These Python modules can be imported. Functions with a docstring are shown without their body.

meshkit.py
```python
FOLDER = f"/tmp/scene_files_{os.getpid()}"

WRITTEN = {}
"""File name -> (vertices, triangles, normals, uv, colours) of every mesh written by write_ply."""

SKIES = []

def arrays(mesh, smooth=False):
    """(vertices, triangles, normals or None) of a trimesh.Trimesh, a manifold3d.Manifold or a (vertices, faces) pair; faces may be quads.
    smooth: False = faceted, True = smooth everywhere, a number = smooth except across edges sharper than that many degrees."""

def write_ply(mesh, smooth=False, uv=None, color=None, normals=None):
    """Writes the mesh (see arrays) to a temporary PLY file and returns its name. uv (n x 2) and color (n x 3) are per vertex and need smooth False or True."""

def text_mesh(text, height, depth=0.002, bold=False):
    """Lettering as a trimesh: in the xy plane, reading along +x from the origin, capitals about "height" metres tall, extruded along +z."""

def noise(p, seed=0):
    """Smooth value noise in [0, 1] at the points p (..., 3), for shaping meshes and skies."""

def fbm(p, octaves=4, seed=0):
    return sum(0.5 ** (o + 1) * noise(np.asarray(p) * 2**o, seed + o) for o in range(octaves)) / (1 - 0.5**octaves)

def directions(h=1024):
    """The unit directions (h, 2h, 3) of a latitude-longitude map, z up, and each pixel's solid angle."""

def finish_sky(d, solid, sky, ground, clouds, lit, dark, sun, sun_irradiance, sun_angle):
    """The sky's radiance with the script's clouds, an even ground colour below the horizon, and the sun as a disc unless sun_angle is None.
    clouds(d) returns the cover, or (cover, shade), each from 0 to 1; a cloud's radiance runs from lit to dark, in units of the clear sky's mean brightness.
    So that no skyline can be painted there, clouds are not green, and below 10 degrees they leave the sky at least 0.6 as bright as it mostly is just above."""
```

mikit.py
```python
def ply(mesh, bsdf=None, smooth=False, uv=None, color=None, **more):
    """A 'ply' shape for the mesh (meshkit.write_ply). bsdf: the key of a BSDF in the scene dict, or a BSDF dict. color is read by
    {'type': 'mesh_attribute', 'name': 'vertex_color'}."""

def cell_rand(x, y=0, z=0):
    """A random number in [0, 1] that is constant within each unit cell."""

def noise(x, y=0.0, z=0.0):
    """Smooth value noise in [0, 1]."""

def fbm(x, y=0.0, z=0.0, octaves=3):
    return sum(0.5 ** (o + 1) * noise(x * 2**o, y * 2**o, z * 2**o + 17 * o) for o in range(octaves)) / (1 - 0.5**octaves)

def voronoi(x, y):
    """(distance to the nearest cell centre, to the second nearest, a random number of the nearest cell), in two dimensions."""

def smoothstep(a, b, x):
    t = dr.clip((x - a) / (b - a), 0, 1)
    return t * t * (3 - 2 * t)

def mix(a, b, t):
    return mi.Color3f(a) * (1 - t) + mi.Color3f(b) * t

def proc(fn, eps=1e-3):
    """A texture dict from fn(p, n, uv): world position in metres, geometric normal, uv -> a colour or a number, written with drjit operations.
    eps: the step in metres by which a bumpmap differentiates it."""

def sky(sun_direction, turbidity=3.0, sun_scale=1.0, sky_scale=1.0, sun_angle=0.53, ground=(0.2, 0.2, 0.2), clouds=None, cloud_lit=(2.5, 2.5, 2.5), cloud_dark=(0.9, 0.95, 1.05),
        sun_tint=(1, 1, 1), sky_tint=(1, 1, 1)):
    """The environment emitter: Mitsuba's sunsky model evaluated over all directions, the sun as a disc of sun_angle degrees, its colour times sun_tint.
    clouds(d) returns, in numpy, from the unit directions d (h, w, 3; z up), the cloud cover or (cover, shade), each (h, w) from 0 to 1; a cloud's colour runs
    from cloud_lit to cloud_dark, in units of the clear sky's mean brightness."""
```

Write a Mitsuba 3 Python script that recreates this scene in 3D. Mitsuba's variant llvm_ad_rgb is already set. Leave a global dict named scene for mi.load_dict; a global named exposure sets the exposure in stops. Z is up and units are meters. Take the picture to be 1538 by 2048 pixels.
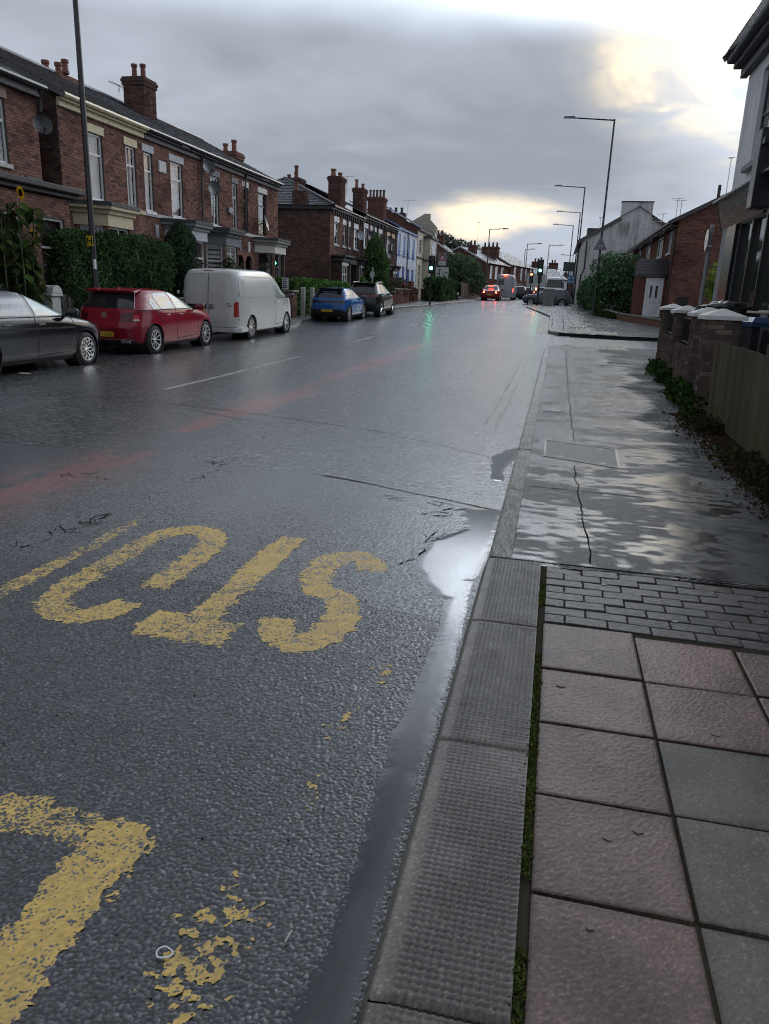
import math, random
import numpy as np, trimesh, shapely, manifold3d
import drjit as dr, mitsuba as mi, mikit, meshkit
from shapely import affinity
from shapely.geometry import Polygon, LineString, Point, box as sbox
from scipy.interpolate import PchipInterpolator
from mikit import proc, noise, fbm, voronoi, cell_rand, smoothstep, mix
T = mi.ScalarTransform4f
PI = math.pi
rng = np.random.default_rng(7)
random.seed(7)
scene, labels = {}, {}

# ------------------------------------------------------------------ camera, sky, exposure
FPX, PITCH, YAW, ROLL, EYE = 1485., math.radians(-16.4), math.radians(-12.12), math.radians(2.1), np.array([0, 0, 1.6])
_f = np.array([math.sin(YAW)*math.cos(PITCH), math.cos(YAW)*math.cos(PITCH), math.sin(PITCH)])
_r = np.array([math.cos(YAW), -math.sin(YAW), 0.]); _u = np.cross(_r, _f)
_u = _u*math.cos(ROLL) - _r*math.sin(ROLL)
scene['camera'] = dict(type='perspective', fov=math.degrees(2*math.atan(769/FPX)), fov_axis='x', near_clip=.05, far_clip=3000.,
                       to_world=T().look_at(origin=EYE.tolist(), target=(EYE+_f).tolist(), up=_u.tolist()))
exposure = 3.15

def blob(d, az, el, r):
    a, e = math.radians(az), math.radians(el)
    c = np.array([math.sin(a)*math.cos(e), math.cos(a)*math.cos(e), math.sin(e)])
    return np.exp(-(np.arccos(np.clip(d @ c, -1, 1))/math.radians(r))**2)

def clouds(d):
    el = np.degrees(np.arcsin(d[..., 2])); az = np.degrees(np.arctan2(d[..., 0], d[..., 1]))
    h = np.maximum(d[..., 2], .02) + .20
    x, y = d[..., 0]/h, d[..., 1]/h
    q = np.stack([x*.8 + y*.45, y*.8 - x*.35, 0*h], -1)
    wob = (meshkit.fbm(q*2.1 + 1.7, 4, 41)[..., None] - .5)*.55
    n1 = meshkit.fbm((q + wob)*np.array([.9, 1.5, 1]) + 3.1, 5, 3)
    n2 = meshkit.fbm((q + wob)*np.array([2.2, 3.4, 1]) + 9.7, 6, 11)
    n3 = meshkit.fbm((q + wob*.6)*np.array([1.6, 2.6, 1]) + 5.3, 6, 23)
    n4 = meshkit.fbm((q + wob)*np.array([5.5, 8.5, 1]) + 7.3, 5, 31)
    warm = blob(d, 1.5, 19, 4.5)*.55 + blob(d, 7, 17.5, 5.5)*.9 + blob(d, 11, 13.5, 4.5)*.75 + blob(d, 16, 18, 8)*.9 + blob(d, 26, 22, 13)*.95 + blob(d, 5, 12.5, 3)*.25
    strip = np.exp(-((el - 5.6 - .05*(az + 6) - 2.6*(n3-.5))/1.5)**2)*np.exp(-((az + 5.2)/5.2)**2)
    low = np.exp(-((el - 2.8)/2.2)**2)
    o1 = smooth(.05, 1.25, warm*(.25 + .75*smooth(.33, .68, n2))*(.35 + .9*smooth(.36, .66, n4)))
    o2 = smooth(.16, 1.0, strip*(.05 + 1.9*n4))*.62
    cover = 1 - np.clip(np.maximum(o1*.62, o2*1.05), 0, .97)
    shade = .42 + 1.2*(n1 - .5) + 1.0*(n2 - .5) + .5*(n4 - .5) - .34*np.clip(warm, 0, 1) - .35*strip - .10*smooth(18, 35, el)
    shade = shade + .30*np.exp(-((el - 8.6)/2.6)**2)*np.exp(-((az + 3)/16)**2) - .40*low*(.4 + 1.2*n3) - .22*smooth(-18, -32, az)*np.exp(-((el-13)/8)**2)
    # bright band and glows added out of view as light, strongest round hidden sun
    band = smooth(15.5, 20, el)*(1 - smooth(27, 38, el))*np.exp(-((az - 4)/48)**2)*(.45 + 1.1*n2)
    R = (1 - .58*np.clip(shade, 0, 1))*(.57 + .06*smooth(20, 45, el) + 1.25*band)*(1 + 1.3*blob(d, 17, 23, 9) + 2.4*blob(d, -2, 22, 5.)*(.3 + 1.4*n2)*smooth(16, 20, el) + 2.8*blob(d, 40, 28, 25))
    return cover, np.clip((4.4 - R)/(4.4 - .40), 0, 1)

def smooth(a, b, x):
    t = np.clip((x-a)/(b-a), 0, 1); return t*t*(3-2*t)

TINT = np.array((.92, .74, .48)); CK = 1.955/TINT.mean(); CLD = np.array((.450, .500, .580))*CK
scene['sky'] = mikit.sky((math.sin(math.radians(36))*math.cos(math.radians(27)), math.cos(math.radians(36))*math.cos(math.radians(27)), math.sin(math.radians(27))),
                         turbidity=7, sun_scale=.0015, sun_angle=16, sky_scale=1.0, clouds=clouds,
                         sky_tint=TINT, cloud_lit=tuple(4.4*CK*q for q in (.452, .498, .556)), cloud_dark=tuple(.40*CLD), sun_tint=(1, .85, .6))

# ------------------------------------------------------------------ helpers
PER_VERTEX = ('m_asphalt', 'm_pavement', 'm_worn')
def put(key, mesh, bsdf, color=None, smooth=False, tw=None, label=None, **more):
    """one entry of scene; returns its key (numbered when taken)"""
    key = num(key)
    if color is not None:
        color = np.asarray(color, float)
        if smooth not in (False, True):
            mesh = trimesh.graph.smooth_shade(tm(mesh), angle=math.radians(smooth), facet_minarea=None); smooth = True
            if color.ndim == 2: color = color[0]
        else: mesh = tm(mesh)
        if color.ndim == 1: color = np.tile(color, (len(mesh.vertices), 1))
    if color is not None and bsdf not in PER_VERTEX:      # a colour that is even over each piece rides in uv, so that meshes of one material join
        c = np.clip(color, 0, .999); more['uv'] = np.c_[np.round(c[:, 0]*4000)+.05+.9*c[:, 1], c[:, 2]]; color = None
    d = mikit.ply(mesh, bsdf, smooth=smooth, color=color, **more)
    if tw is not None: d['to_world'] = tw
    scene[key] = d
    if label: labels[key] = dict(label=label)
    return key
_used = {}
def num(key):
    n = _used.get(key, -1) + 1; _used[key] = n
    return key if n == 0 else '%s_%03d' % (key, n)
def put_slab(key, mesh, kind, val, smooth=False):
    mesh = tm(mesh); key = num(key); scene[key] = mikit.ply(mesh, 'm_slab', smooth=smooth, uv=np.c_[np.full(len(mesh.vertices), float(kind)), np.broadcast_to(val, len(mesh.vertices))]); return key
def thing(name, label, cat, group=None):
    k = num(name); labels[k] = dict(label=label, category=cat)
    if group: labels[k]['group'] = group
    return k
def struct(name, mesh, bsdf, **kw):
    k = put(name, mesh, bsdf, **kw); labels[k] = dict(kind='structure'); return k
def stuff(key, mesh, bsdf, label=None, cat=None, **kw):
    k = put(key, mesh, bsdf, **kw); labels[k] = dict(kind='stuff')
    if label: labels[k]['label'] = label
    if cat: labels[k]['category'] = cat
    return k
def tm(m):
    if isinstance(m, trimesh.Trimesh): return m
    if hasattr(m, 'to_mesh'):
        q = m.to_mesh(); return trimesh.Trimesh(q.vert_properties[:, :3], q.tri_verts, process=False)
    return trimesh.Trimesh(m[0], m[1], process=False)
def man(m):
    m = tm(m); m = trimesh.Trimesh(m.vertices, m.faces, process=True)
    return manifold3d.Manifold(manifold3d.Mesh(np.asarray(m.vertices, np.float32), np.asarray(m.faces, np.uint32)))
def cat(*ms):
    ms = [tm(m) for m in ms if m is not None and len(tm(m).faces)]
    return trimesh.util.concatenate(ms)
def bx(x0, x1, y0, y1, z0, z1, b=0):
    """box, with its vertical and horizontal edges chamfered by b"""
    if x1 < x0: x0, x1 = x1, x0
    if y1 < y0: y0, y1 = y1, y0
    if b <= 0:
        m = trimesh.creation.box(extents=(x1-x0, y1-y0, z1-z0)); m.apply_translation(((x0+x1)/2, (y0+y1)/2, (z0+z1)/2)); return m
    p = []
    for sx in (0, 1):
        for sy in (0, 1):
            for sz in (0, 1):
                c = np.array([(x0, x1)[sx], (y0, y1)[sy], (z0, z1)[sz]], float); s = np.array([1-2*sx, 1-2*sy, 1-2*sz])*b
                p += [c+s*[0, 1, 1], c+s*[1, 0, 1], c+s*[1, 1, 0]]
    return trimesh.convex.convex_hull(np.array(p))
def xf(m, M):
    m = tm(m).copy(); m.apply_transform(np.array(M)); return m
def mat(loc=(0, 0, 0), rz=0, ry=0, rx=0, s=1):
    M = np.eye(4)
    for a, ax in ((rx, (1, 0, 0)), (ry, (0, 1, 0)), (rz, (0, 0, 1))):
        if a: M = trimesh.transformations.rotation_matrix(a, ax) @ M
    S = np.diag([*np.broadcast_to(s, 3), 1.]); M = M @ S
    M[:3, 3] = loc; return M
def TW(M): return T(np.asarray(M).tolist())
def tube(pts, r, n=8, cap=True):
    """tapered tube along a polyline"""
    p = np.asarray(pts, float); r = np.broadcast_to(r, len(p)).astype(float)
    t = np.gradient(p, axis=0); t /= np.linalg.norm(t, axis=1, keepdims=True)+1e-12
    a = np.cross(t, np.where(np.abs(t[:, 2:]) < .9, [0, 0, 1.], [1., 0, 0])); a /= np.linalg.norm(a, axis=1, keepdims=True)+1e-12
    for i in range(1, len(p)):
        q = a[i-1]-t[i]*(a[i-1] @ t[i]); a[i] = q/(np.linalg.norm(q)+1e-12)
    b = np.cross(t, a); g = np.arange(n)*2*PI/n
    v = (p[:, None]+r[:, None, None]*(np.cos(g)[None, :, None]*a[:, None]+np.sin(g)[None, :, None]*b[:, None])).reshape(-1, 3)
    f = []
    for i in range(len(p)-1):
        for j in range(n):
            k = (j+1) % n; A, B, C, D = i*n+j, i*n+k, (i+1)*n+k, (i+1)*n+j; f += [(A, B, C), (A, C, D)]
    if cap:
        v = np.vstack([v, p[0], p[-1]]); c0, c1 = len(v)-2, len(v)-1
        for j in range(n):
            k = (j+1) % n; f += [(c0, k, j), (c1, (len(p)-1)*n+j, (len(p)-1)*n+k)]
    return trimesh.Trimesh(v, f, process=False)
def lathe(prof, n=24):
    """prof: (r, z) from bottom to top"""
    return trimesh.creation.revolve(np.array(prof, float), sections=n)
def ext(poly, h):
    """shapely polygon(s) extruded along +z"""
    gs = [g for g in getattr(poly, 'geoms', [poly]) if g.geom_type == 'Polygon' and g.area > 1e-8]
    return trimesh.util.concatenate([trimesh.creation.extrude_polygon(g, h, engine='earcut') for g in gs])
def frame(o, u, v):
    """matrix that takes x,y,z to o + x u + y v + z (u x v)"""
    M = np.eye(4); u = np.array(u, float); v = np.array(v, float); M[:3, 0] = u; M[:3, 1] = v; M[:3, 2] = np.cross(u, v); M[:3, 3] = o; return M
def prism_x(poly, x0, x1):   # polygon in (y, z)
    return xf(ext(poly, x1-x0), frame((x0, 0, 0), (0, 1, 0), (0, 0, 1)))
def prism_y(poly, y0, y1):   # polygon in (x, z)
    return xf(ext(poly, y1-y0), frame((0, y1, 0), (1, 0, 0), (0, 0, 1)))
def quads(q, flip=False):
    """(n,4,3) corners -> mesh"""
    q = np.asarray(q, float); n = len(q); i = np.arange(n)[:, None]*4
    f = np.concatenate([i+[0, 1, 2], i+[0, 2, 3]]); m = trimesh.Trimesh(q.reshape(-1, 3), f[:, ::-1] if flip else f, process=False); return m
def P(y):
    """height of the pavement along the road: level here, rising gently ahead"""
    t = np.maximum(np.asarray(y, float)-10, 0); return 1.75*(1-np.exp(-(t/57)**1.7))
def ZR(x, y):
    """height of the carriageway"""
    return P(y)-.14+.10*np.clip(1-((np.asarray(x, float)+5.3)/5)**2, 0, 1)
def contour(x0, x1, y0, y1, h, field, zf, up=.004):
    """mesh of the region field > 0, clipped triangle by triangle"""
    X, Y = np.meshgrid(np.arange(x0, x1+h, h), np.arange(y0, y1+h, h), indexing='ij'); F = field(X, Y)
    Vx = np.stack([X, Y, F], -1)
    a, b, c, d = Vx[:-1, :-1], Vx[1:, :-1], Vx[1:, 1:], Vx[:-1, 1:]
    t = np.concatenate([np.stack([a, b, c], -2).reshape(-1, 3, 3), np.stack([a, c, d], -2).reshape(-1, 3, 3)])
    k = (t[..., 2] > 0).sum(1); out = [t[k == 3]]
    def roll(tt, one):
        m = (tt[..., 2] > 0) == one; i = m.argmax(1); return np.stack([tt[np.arange(len(tt)), (i+s) % 3] for s in range(3)], 1)
    def cut(p, q): w = p[:, 2:]/(p[:, 2:]-q[:, 2:]); return p+(q-p)*w
    if (k == 1).any():
        s = roll(t[k == 1], True); out.append(np.stack([s[:, 0], cut(s[:, 0], s[:, 1]), cut(s[:, 0], s[:, 2])], 1))
    if (k == 2).any():
        s = roll(t[k == 2], False); e, g = cut(s[:, 1], s[:, 0]), cut(s[:, 2], s[:, 0])
        out += [np.stack([e, s[:, 1], s[:, 2]], 1), np.stack([e, s[:, 2], g], 1)]
    t = np.concatenate(out).reshape(-1, 3)
    v = np.c_[t[:, 0], t[:, 1], zf(t[:, 0], t[:, 1])+up]
    m = trimesh.Trimesh(v, np.arange(len(v)).reshape(-1, 3), process=False); m.merge_vertices(digits_vertex=5); return m
def inside(poly, X, Y, blur=None):
    return shapely.contains_xy(poly, X, Y)
def sdist(poly, X, Y):
    """signed distance, positive inside"""
    p = shapely.points(np.stack([X.ravel(), Y.ravel()], -1)); shapely.prepare(poly)
    d = shapely.distance(poly.boundary, p); return (np.where(shapely.contains_xy(poly, X.ravel(), Y.ravel()), d, -d)).reshape(X.shape)
def nz(X, Y, s, seed=0, o=3): return meshkit.fbm(np.stack([X*s, Y*s, 0*X+.5], -1), o, seed)
def sheet(poly, zf, step=1.0, skirt=.35, lo=None):
    """polygon cut into strips along y, its top following zf(x, y), with sides going down"""
    x0, y0, x1, y1 = poly.bounds; out = []
    ys = np.arange(math.floor(y0/step)*step, y1+step, step)
    for a, b in zip(ys[:-1], ys[1:]):
        g = poly.intersection(sbox(x0-1, a, x1+1, b))
        for q in getattr(g, 'geoms', [g]):
            if q.geom_type != 'Polygon' or q.area < 1e-6: continue
            v, f = trimesh.creation.triangulate_polygon(q, engine='earcut')
            f = f.copy(); a_, b_ = v[f[:, 1]]-v[f[:, 0]], v[f[:, 2]]-v[f[:, 0]]; n = a_[:, 0]*b_[:, 1]-a_[:, 1]*b_[:, 0]; f[n < 0] = f[n < 0][:, ::-1]
            out.append(trimesh.Trimesh(np.c_[v, zf(v[:, 0], v[:, 1])], f, process=False))
    if skirt:
        for q in getattr(poly, 'geoms', [poly]):
            for ring in [q.exterior, *q.interiors]:
                c = np.array(shapely.segmentize(LineString(ring.coords), step).coords); 
                if not shapely.is_ccw(ring) and ring is q.exterior: c = c[::-1]
                zt = zf(c[:, 0], c[:, 1]); A = np.c_[c, zt]; B = np.c_[c, zt-skirt]
                out.append(quads(np.stack([B[:-1], B[1:], A[1:], A[:-1]], 1)))
    m = trimesh.util.concatenate(out); return m
# ------------------------------------------------------------------ materials
ATTR = {'type': 'mesh_attribute', 'name': 'vertex_color'}
def uv_colour(p, n, uv): r = dr.floor(uv.x); return mi.Color3f(r/4000, (uv.x-r-.05)/.9, uv.y)
VC = proc(uv_colour)
def df(base): return dict(type='diffuse', reflectance=base if isinstance(base, dict) else proc(base))
def pr(base, rough=.6, **k):
    d = dict(type='principled', roughness=rough, **k)
    d['base_color'] = base if isinstance(base, dict) else ({'type': 'rgb', 'value': list(base)} if not callable(base) else proc(base))
    if callable(rough): d['roughness'] = proc(rough)
    return d
def two(b): return dict(type='twosided', bsdf=b)
def bump(b, fn, scale=1.0, eps=1e-3): return dict(type='bumpmap', arbitrary=proc(fn, eps), scale=scale, bsdf=b)
C3 = mi.Color3f
scene['m_paint'] = two(pr(VC, .55))                       # matt painted things, render, stone trim
scene['m_gloss'] = two(pr(VC, .28, clearcoat=.3, clearcoat_gloss=.8))   # plastics, gloss paint
scene['m_car'] = two(pr(VC, .12, clearcoat=.25, clearcoat_gloss=.95, specular=.45))
scene['m_metal'] = two(pr(VC, .3, metallic=.9))
scene['m_rubber'] = two(pr(VC, .75))
scene['m_glass'] = dict(type='thindielectric', int_ior=1.5)
scene['m_carglass'] = two(pr(VC, .04, specular=.75))
scene['m_leaf'] = dict(type='principledthin', base_color=VC, roughness=.5, diff_trans=.5, spec_trans=0.0) 

scene['m_brick'] = two(dict(type='diffuse', reflectance=VC))
scene['m_cloth'] = two(dict(type='diffuse', reflectance=VC))
def grain(p, s, o=2): return fbm(p.x*s, p.y*s, p.z*s, o)
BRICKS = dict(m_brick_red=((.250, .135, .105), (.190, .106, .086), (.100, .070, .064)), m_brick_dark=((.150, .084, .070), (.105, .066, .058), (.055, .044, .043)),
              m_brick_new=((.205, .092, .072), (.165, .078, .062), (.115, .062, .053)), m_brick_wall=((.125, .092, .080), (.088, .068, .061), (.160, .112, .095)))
def brick_cols(bs, pts, cell):
    """a colour for every vertex: one tone per brick, sooty and paler patches over the wall, grain"""
    c = np.array(BRICKS[bs]); r = np.random.default_rng(len(pts)); a = r.random(cell.max()+1); b = r.random(cell.max()+1)
    q = c[0]+(c[1]-c[0])*smooth(.15, .85, a)[:, None]; q = q+(c[2]-q)*(smooth(.80, .95, b)*.85)[:, None]; q = q[cell]
    ctr = np.zeros((cell.max()+1, 3)); ctr[cell] = pts; big = meshkit.fbm(ctr*[.55, .55, .8], 3, 5)[cell][:, None]; return q*(.75+.5*r.random((cell.max()+1, 1)))[cell]*(1-.42*smooth(.45, .75, big))
MORTAR = (.115, .100, .090)
# far brickwork, bonded by the material
def farbrick(p, n, uv):
    u = dr.select(dr.abs(n.x) > .6, p.y, p.x); r = dr.floor(p.z/.075); odd = r-2*dr.floor(r*.5); q = (u-odd*.1125)/.225
    k = dr.floor(q); fu, fz = q-k, p.z/.075-r
    m = dr.select((fu < .05) | (fz < .14), mi.Float(1), mi.Float(0))
    c = mix((.175, .082, .064), (.11, .058, .049), cell_rand(k, r, 1))*(.7+.5*noise(p.x*.9, p.y*.9, p.z*1.2))
    return mix(c, (.10, .085, .075), m)
scene['m_brick_far'] = two(df(farbrick))
scene['m_slate'] = two(pr(VC, .36, specular=.55)); SLATE, TILE = (.062, .066, .078), (.050, .046, .050)
def renderfn(p, n, uv):
    s = fbm(p.x*.7, p.y*.7, p.z*.35, 4); st = fbm(p.x*5, p.y*5, p.z*.5, 3)
    return mix((.80, .80, .82), (.60, .60, .61), smoothstep(.4, .75, s*.6+st*.4))*(.92+.16*grain(p, 60.))
scene['m_render'] = two(df(renderfn))
def stainfn(p, n, uv):    # old roughcast with black algae below the chimney's top
    s = fbm(p.x*1.1, p.y*1.1, p.z*.55, 4); st = fbm(p.x*4, p.y*4, p.z*.4, 3)
    return mix((.62, .61, .60), (.20, .20, .19), smoothstep(.40, .72, s*.55+st*.45+.20*smoothstep(8.0, 10.6, p.z)-.05))
scene['m_roughcast'] = two(df(stainfn))
def wearN(X, Y):
    lane = np.exp(-((X+4.15)/.75)**2)+np.exp(-((X+2.35)/.42)**2)*.55*smooth(4.2, 6., Y)+np.exp(-((X+7.6)/.9)**2)*.5
    return np.clip(lane*.9+(nz(X, Y*.4, 1.1, 61)-.5)*.9, 0, 1)
from scipy.spatial import cKDTree
_ST = {}
def stones(X, Y, pitch, seed):
    """aggregate: for every point the nearest chip: (height 0..1 with tilted tops, its random number, how far on it); one lattice per pitch and seed"""
    r = np.random.default_rng(seed); x0, x1, y0, y1 = _ST.get(seed) or (X.min()-.05, X.max()+.05, Y.min()-.05, Y.max()+.05)
    gx, gy = np.meshgrid(np.arange(x0, x1, pitch), np.arange(y0, y1, pitch)); c = np.c_[gx.ravel(), gy.ravel()]+r.uniform(-.46, .46, (gx.size, 2))*pitch; w = r.random(len(c)); t = r.normal(0, .55, (len(c), 2))
    d, i = cKDTree(c).query(np.c_[X.ravel(), Y.ravel()]); o = np.c_[X.ravel(), Y.ravel()]-c[i]
    h = (1-smooth(.36, .58, d/pitch))*(.30+.7*w[i])*(1+(t[i]*o).sum(1)/pitch*1.1); return h.reshape(X.shape), w[i].reshape(X.shape), (1-smooth(.4, .6, d/pitch)).reshape(X.shape)
_ST[1] = (-4.8, -.05, .85, 6.75)
def lanes(X, Y, c):
    """wear, damp and old red surfacing, as colours of the road itself"""
    w = wearN(X, Y)[..., None]; b = nz(X, Y*.5, .6, 3, 4)[..., None]; c = c*(.60+.75*b); c = c+(np.array((.098, .105, .117))*(.6+.7*b)-c)*.55*w*(.35+.65*smooth(3, 7, Y))[..., None]
    st = np.exp(-((X+4.1+.3*(nz(X*.4, Y, .8, 9)-.5))/.36)**2)*smooth(3.2, 5.5, Y)*(1-smooth(21, 27, Y)); m = smooth(.46, .62, nz(X*2.2, Y*.5, 1.1, 8, 4)*.72+nz(X, Y, 11, 4, 3)*.36)*st
    return c+(np.array((.215, .088, .078))*(.7+.5*b)-c)*np.clip(m*.85, 0, .72)[..., None]
scene['m_asphalt'] = two(pr(ATTR, .27, specular=.95))
def paver(p, n, uv):
    v = fbm(p.x*1.5+2, p.y*2.6, 5, 4); v2 = noise(p.x*9, p.y*22, 4); e = smoothstep(1.25, 1.75, p.x+.6*(noise(p.x*1.3, p.y*1.1, 9)-.5))
    return dr.clip(.21+.34*smoothstep(.42, .58, v*.7+v2*.3)+.4*e, .2, .75)
scene['m_pavement'] = two(pr(ATTR, paver, specular=.9))
def slabcol(p, n, uv):     # uv: which concrete, how dark the spot is
    c = dr.select(uv.x < .5, C3(*PINK[0]), dr.select(uv.x < 1.5, C3(*GREY[0]), dr.select(uv.x < 2.5, C3(*BLOCK[0]), dr.select(uv.x < 3.5, C3(*KERB[0]), C3(*KASS[0]))))); return c*uv.y
scene['m_slab'] = two(pr(slabcol, .42, specular=.45)); scene['m_worn'] = two(pr(ATTR, .5))
scene['m_water'] = two(pr((.020, .022, .025), .02, specular=.95))
def speck(v, seed, s=5.):
    """mottled concrete: brightness per vertex"""
    r = np.random.default_rng(seed); b = smooth(.25, .75, meshkit.fbm(v*s, 4, seed)); c = 1-.38*b; return np.where(r.random(len(v)) > .93, c+.55, c)*(.72+.56*r.random(len(v)))
PINK, GREY, BLOCK, KERB, KASS = ((.182, .118, .100), (.100, .064, .060), (.30, .25, .23)), ((.146, .130, .102), (.088, .085, .074), (.21, .20, .18)), ((.074, .068, .062), (.060, .058, .057), (.20, .20, .19)), ((.152, .144, .132), (.098, .095, .093), (.25, .24, .23)), ((.140, .124, .108), (.076, .071, .067), (.26, .24, .22))
def woodc(p, n, uv):
    g = fbm(p.y*26, p.x*26, p.z*1.3, 4); big = fbm(p.y*1.2, 0, p.z*2, 3)
    c = mix((.150, .128, .100), (.075, .064, .050), g); gr = smoothstep(.85, .1, p.z-.1+.5*(big-.5)); return mix(c, (.085, .092, .045), gr*.75*(.5+.6*big))*(.75+.5*cell_rand(dr.floor((p.y-2.4)/.205), 0, 3))
scene['m_wood'] = two(df(woodc))
scene['m_cloth'] = two(df(VC))

# ------------------------------------------------------------------ the setting: terrain, road, pavements
def grid(xs, ys, zf):
    X, Y = np.meshgrid(xs, ys, indexing='ij'); v = np.stack([X, Y, zf(X, Y)], -1).reshape(-1, 3); n = len(ys)
    i = (np.arange(len(xs)-1)[:, None]*n+np.arange(n-1)).ravel(); f = np.concatenate([np.c_[i, i+n, i+n+1], np.c_[i, i+n+1, i+1]])
    return trimesh.Trimesh(v, f, process=False)
def struct_c(name, mesh, bsdf, col): k = put(name, mesh, bsdf, color=col, smooth=True); labels[k] = dict(kind='structure'); return k
struct_c('ground', grid(np.r_[-900, -400, -200, -100, np.arange(-60, 61, 10), 100, 200, 400, 900], np.r_[-400, -100, np.arange(-20, 161, 3.), 200, 300, 500, 1500], lambda X, Y: P(Y)-.42), 'm_cloth', (.045, .040, .032))
def road_patch(xs, ys, pitch, amp, seed, fine=True):
    X, Y = np.meshgrid(xs, ys, indexing='ij'); w = wearN(X, Y)
    if pitch: h, q, on = stones(X, Y, pitch, seed)
    else: h, q, on = np.zeros_like(X), np.full_like(X, .5), np.ones_like(X)
    e = np.minimum(Y-.95, 1.)+0*X if seed == 1 else np.minimum(np.minimum(X-xs[0], xs[-1]-X), Y-ys[0]+(.2 if seed == 3 else 0)); a = amp*(1-.72*w)*(1-.5*smooth(5., 6.6, Y) if seed == 1 else smooth(0, .05, e))
    Z = ZR(X, Y)+h*a+.0025*(nz(X, Y, 3.1, 5)-.5); c = np.array((.018, .020, .023))+(np.array((.088, .092, .100))-(.018, .020, .023))*smooth(.2, .9, q)[..., None]; c = c*(.18+.82*on[..., None])
    hue = np.array([((0, 0, 0)), (.014, .004, -.010), (-.004, .0, .008), (.03, .026, .018)])[(q*977 % 1*4).astype(int)]; c = np.clip(c+hue*on[..., None]*.7, .004, 1); c = np.where((q > .965)[..., None] & (on > .5)[..., None], c+.08, c); c = c*(.62+.75*nz(X, Y, 4.5, 32, 4))[..., None]; c = lanes(X, Y, c); r = np.random.default_rng(seed); c = c*(.80+.40*r.random(X.shape))[..., None]
    n = len(ys); i = (np.arange(len(xs)-1)[:, None]*n+np.arange(n-1)).ravel(); f = np.concatenate([np.c_[i, i+n, i+n+1], np.c_[i, i+n+1, i+1]]); return np.stack([X, Y, Z], -1).reshape(-1, 3), f, c.reshape(-1, 3)
def steps(a, b, s0, s1):
    o = [a]
    while o[-1] < b: t = (o[-1]-a)/(b-a); o.append(o[-1]+s0+(s1-s0)*t)
    return np.r_[o[:-1], b]
LS = lambda a, b, h: np.linspace(a, b, int(round((b-a)/h))+1)
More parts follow.
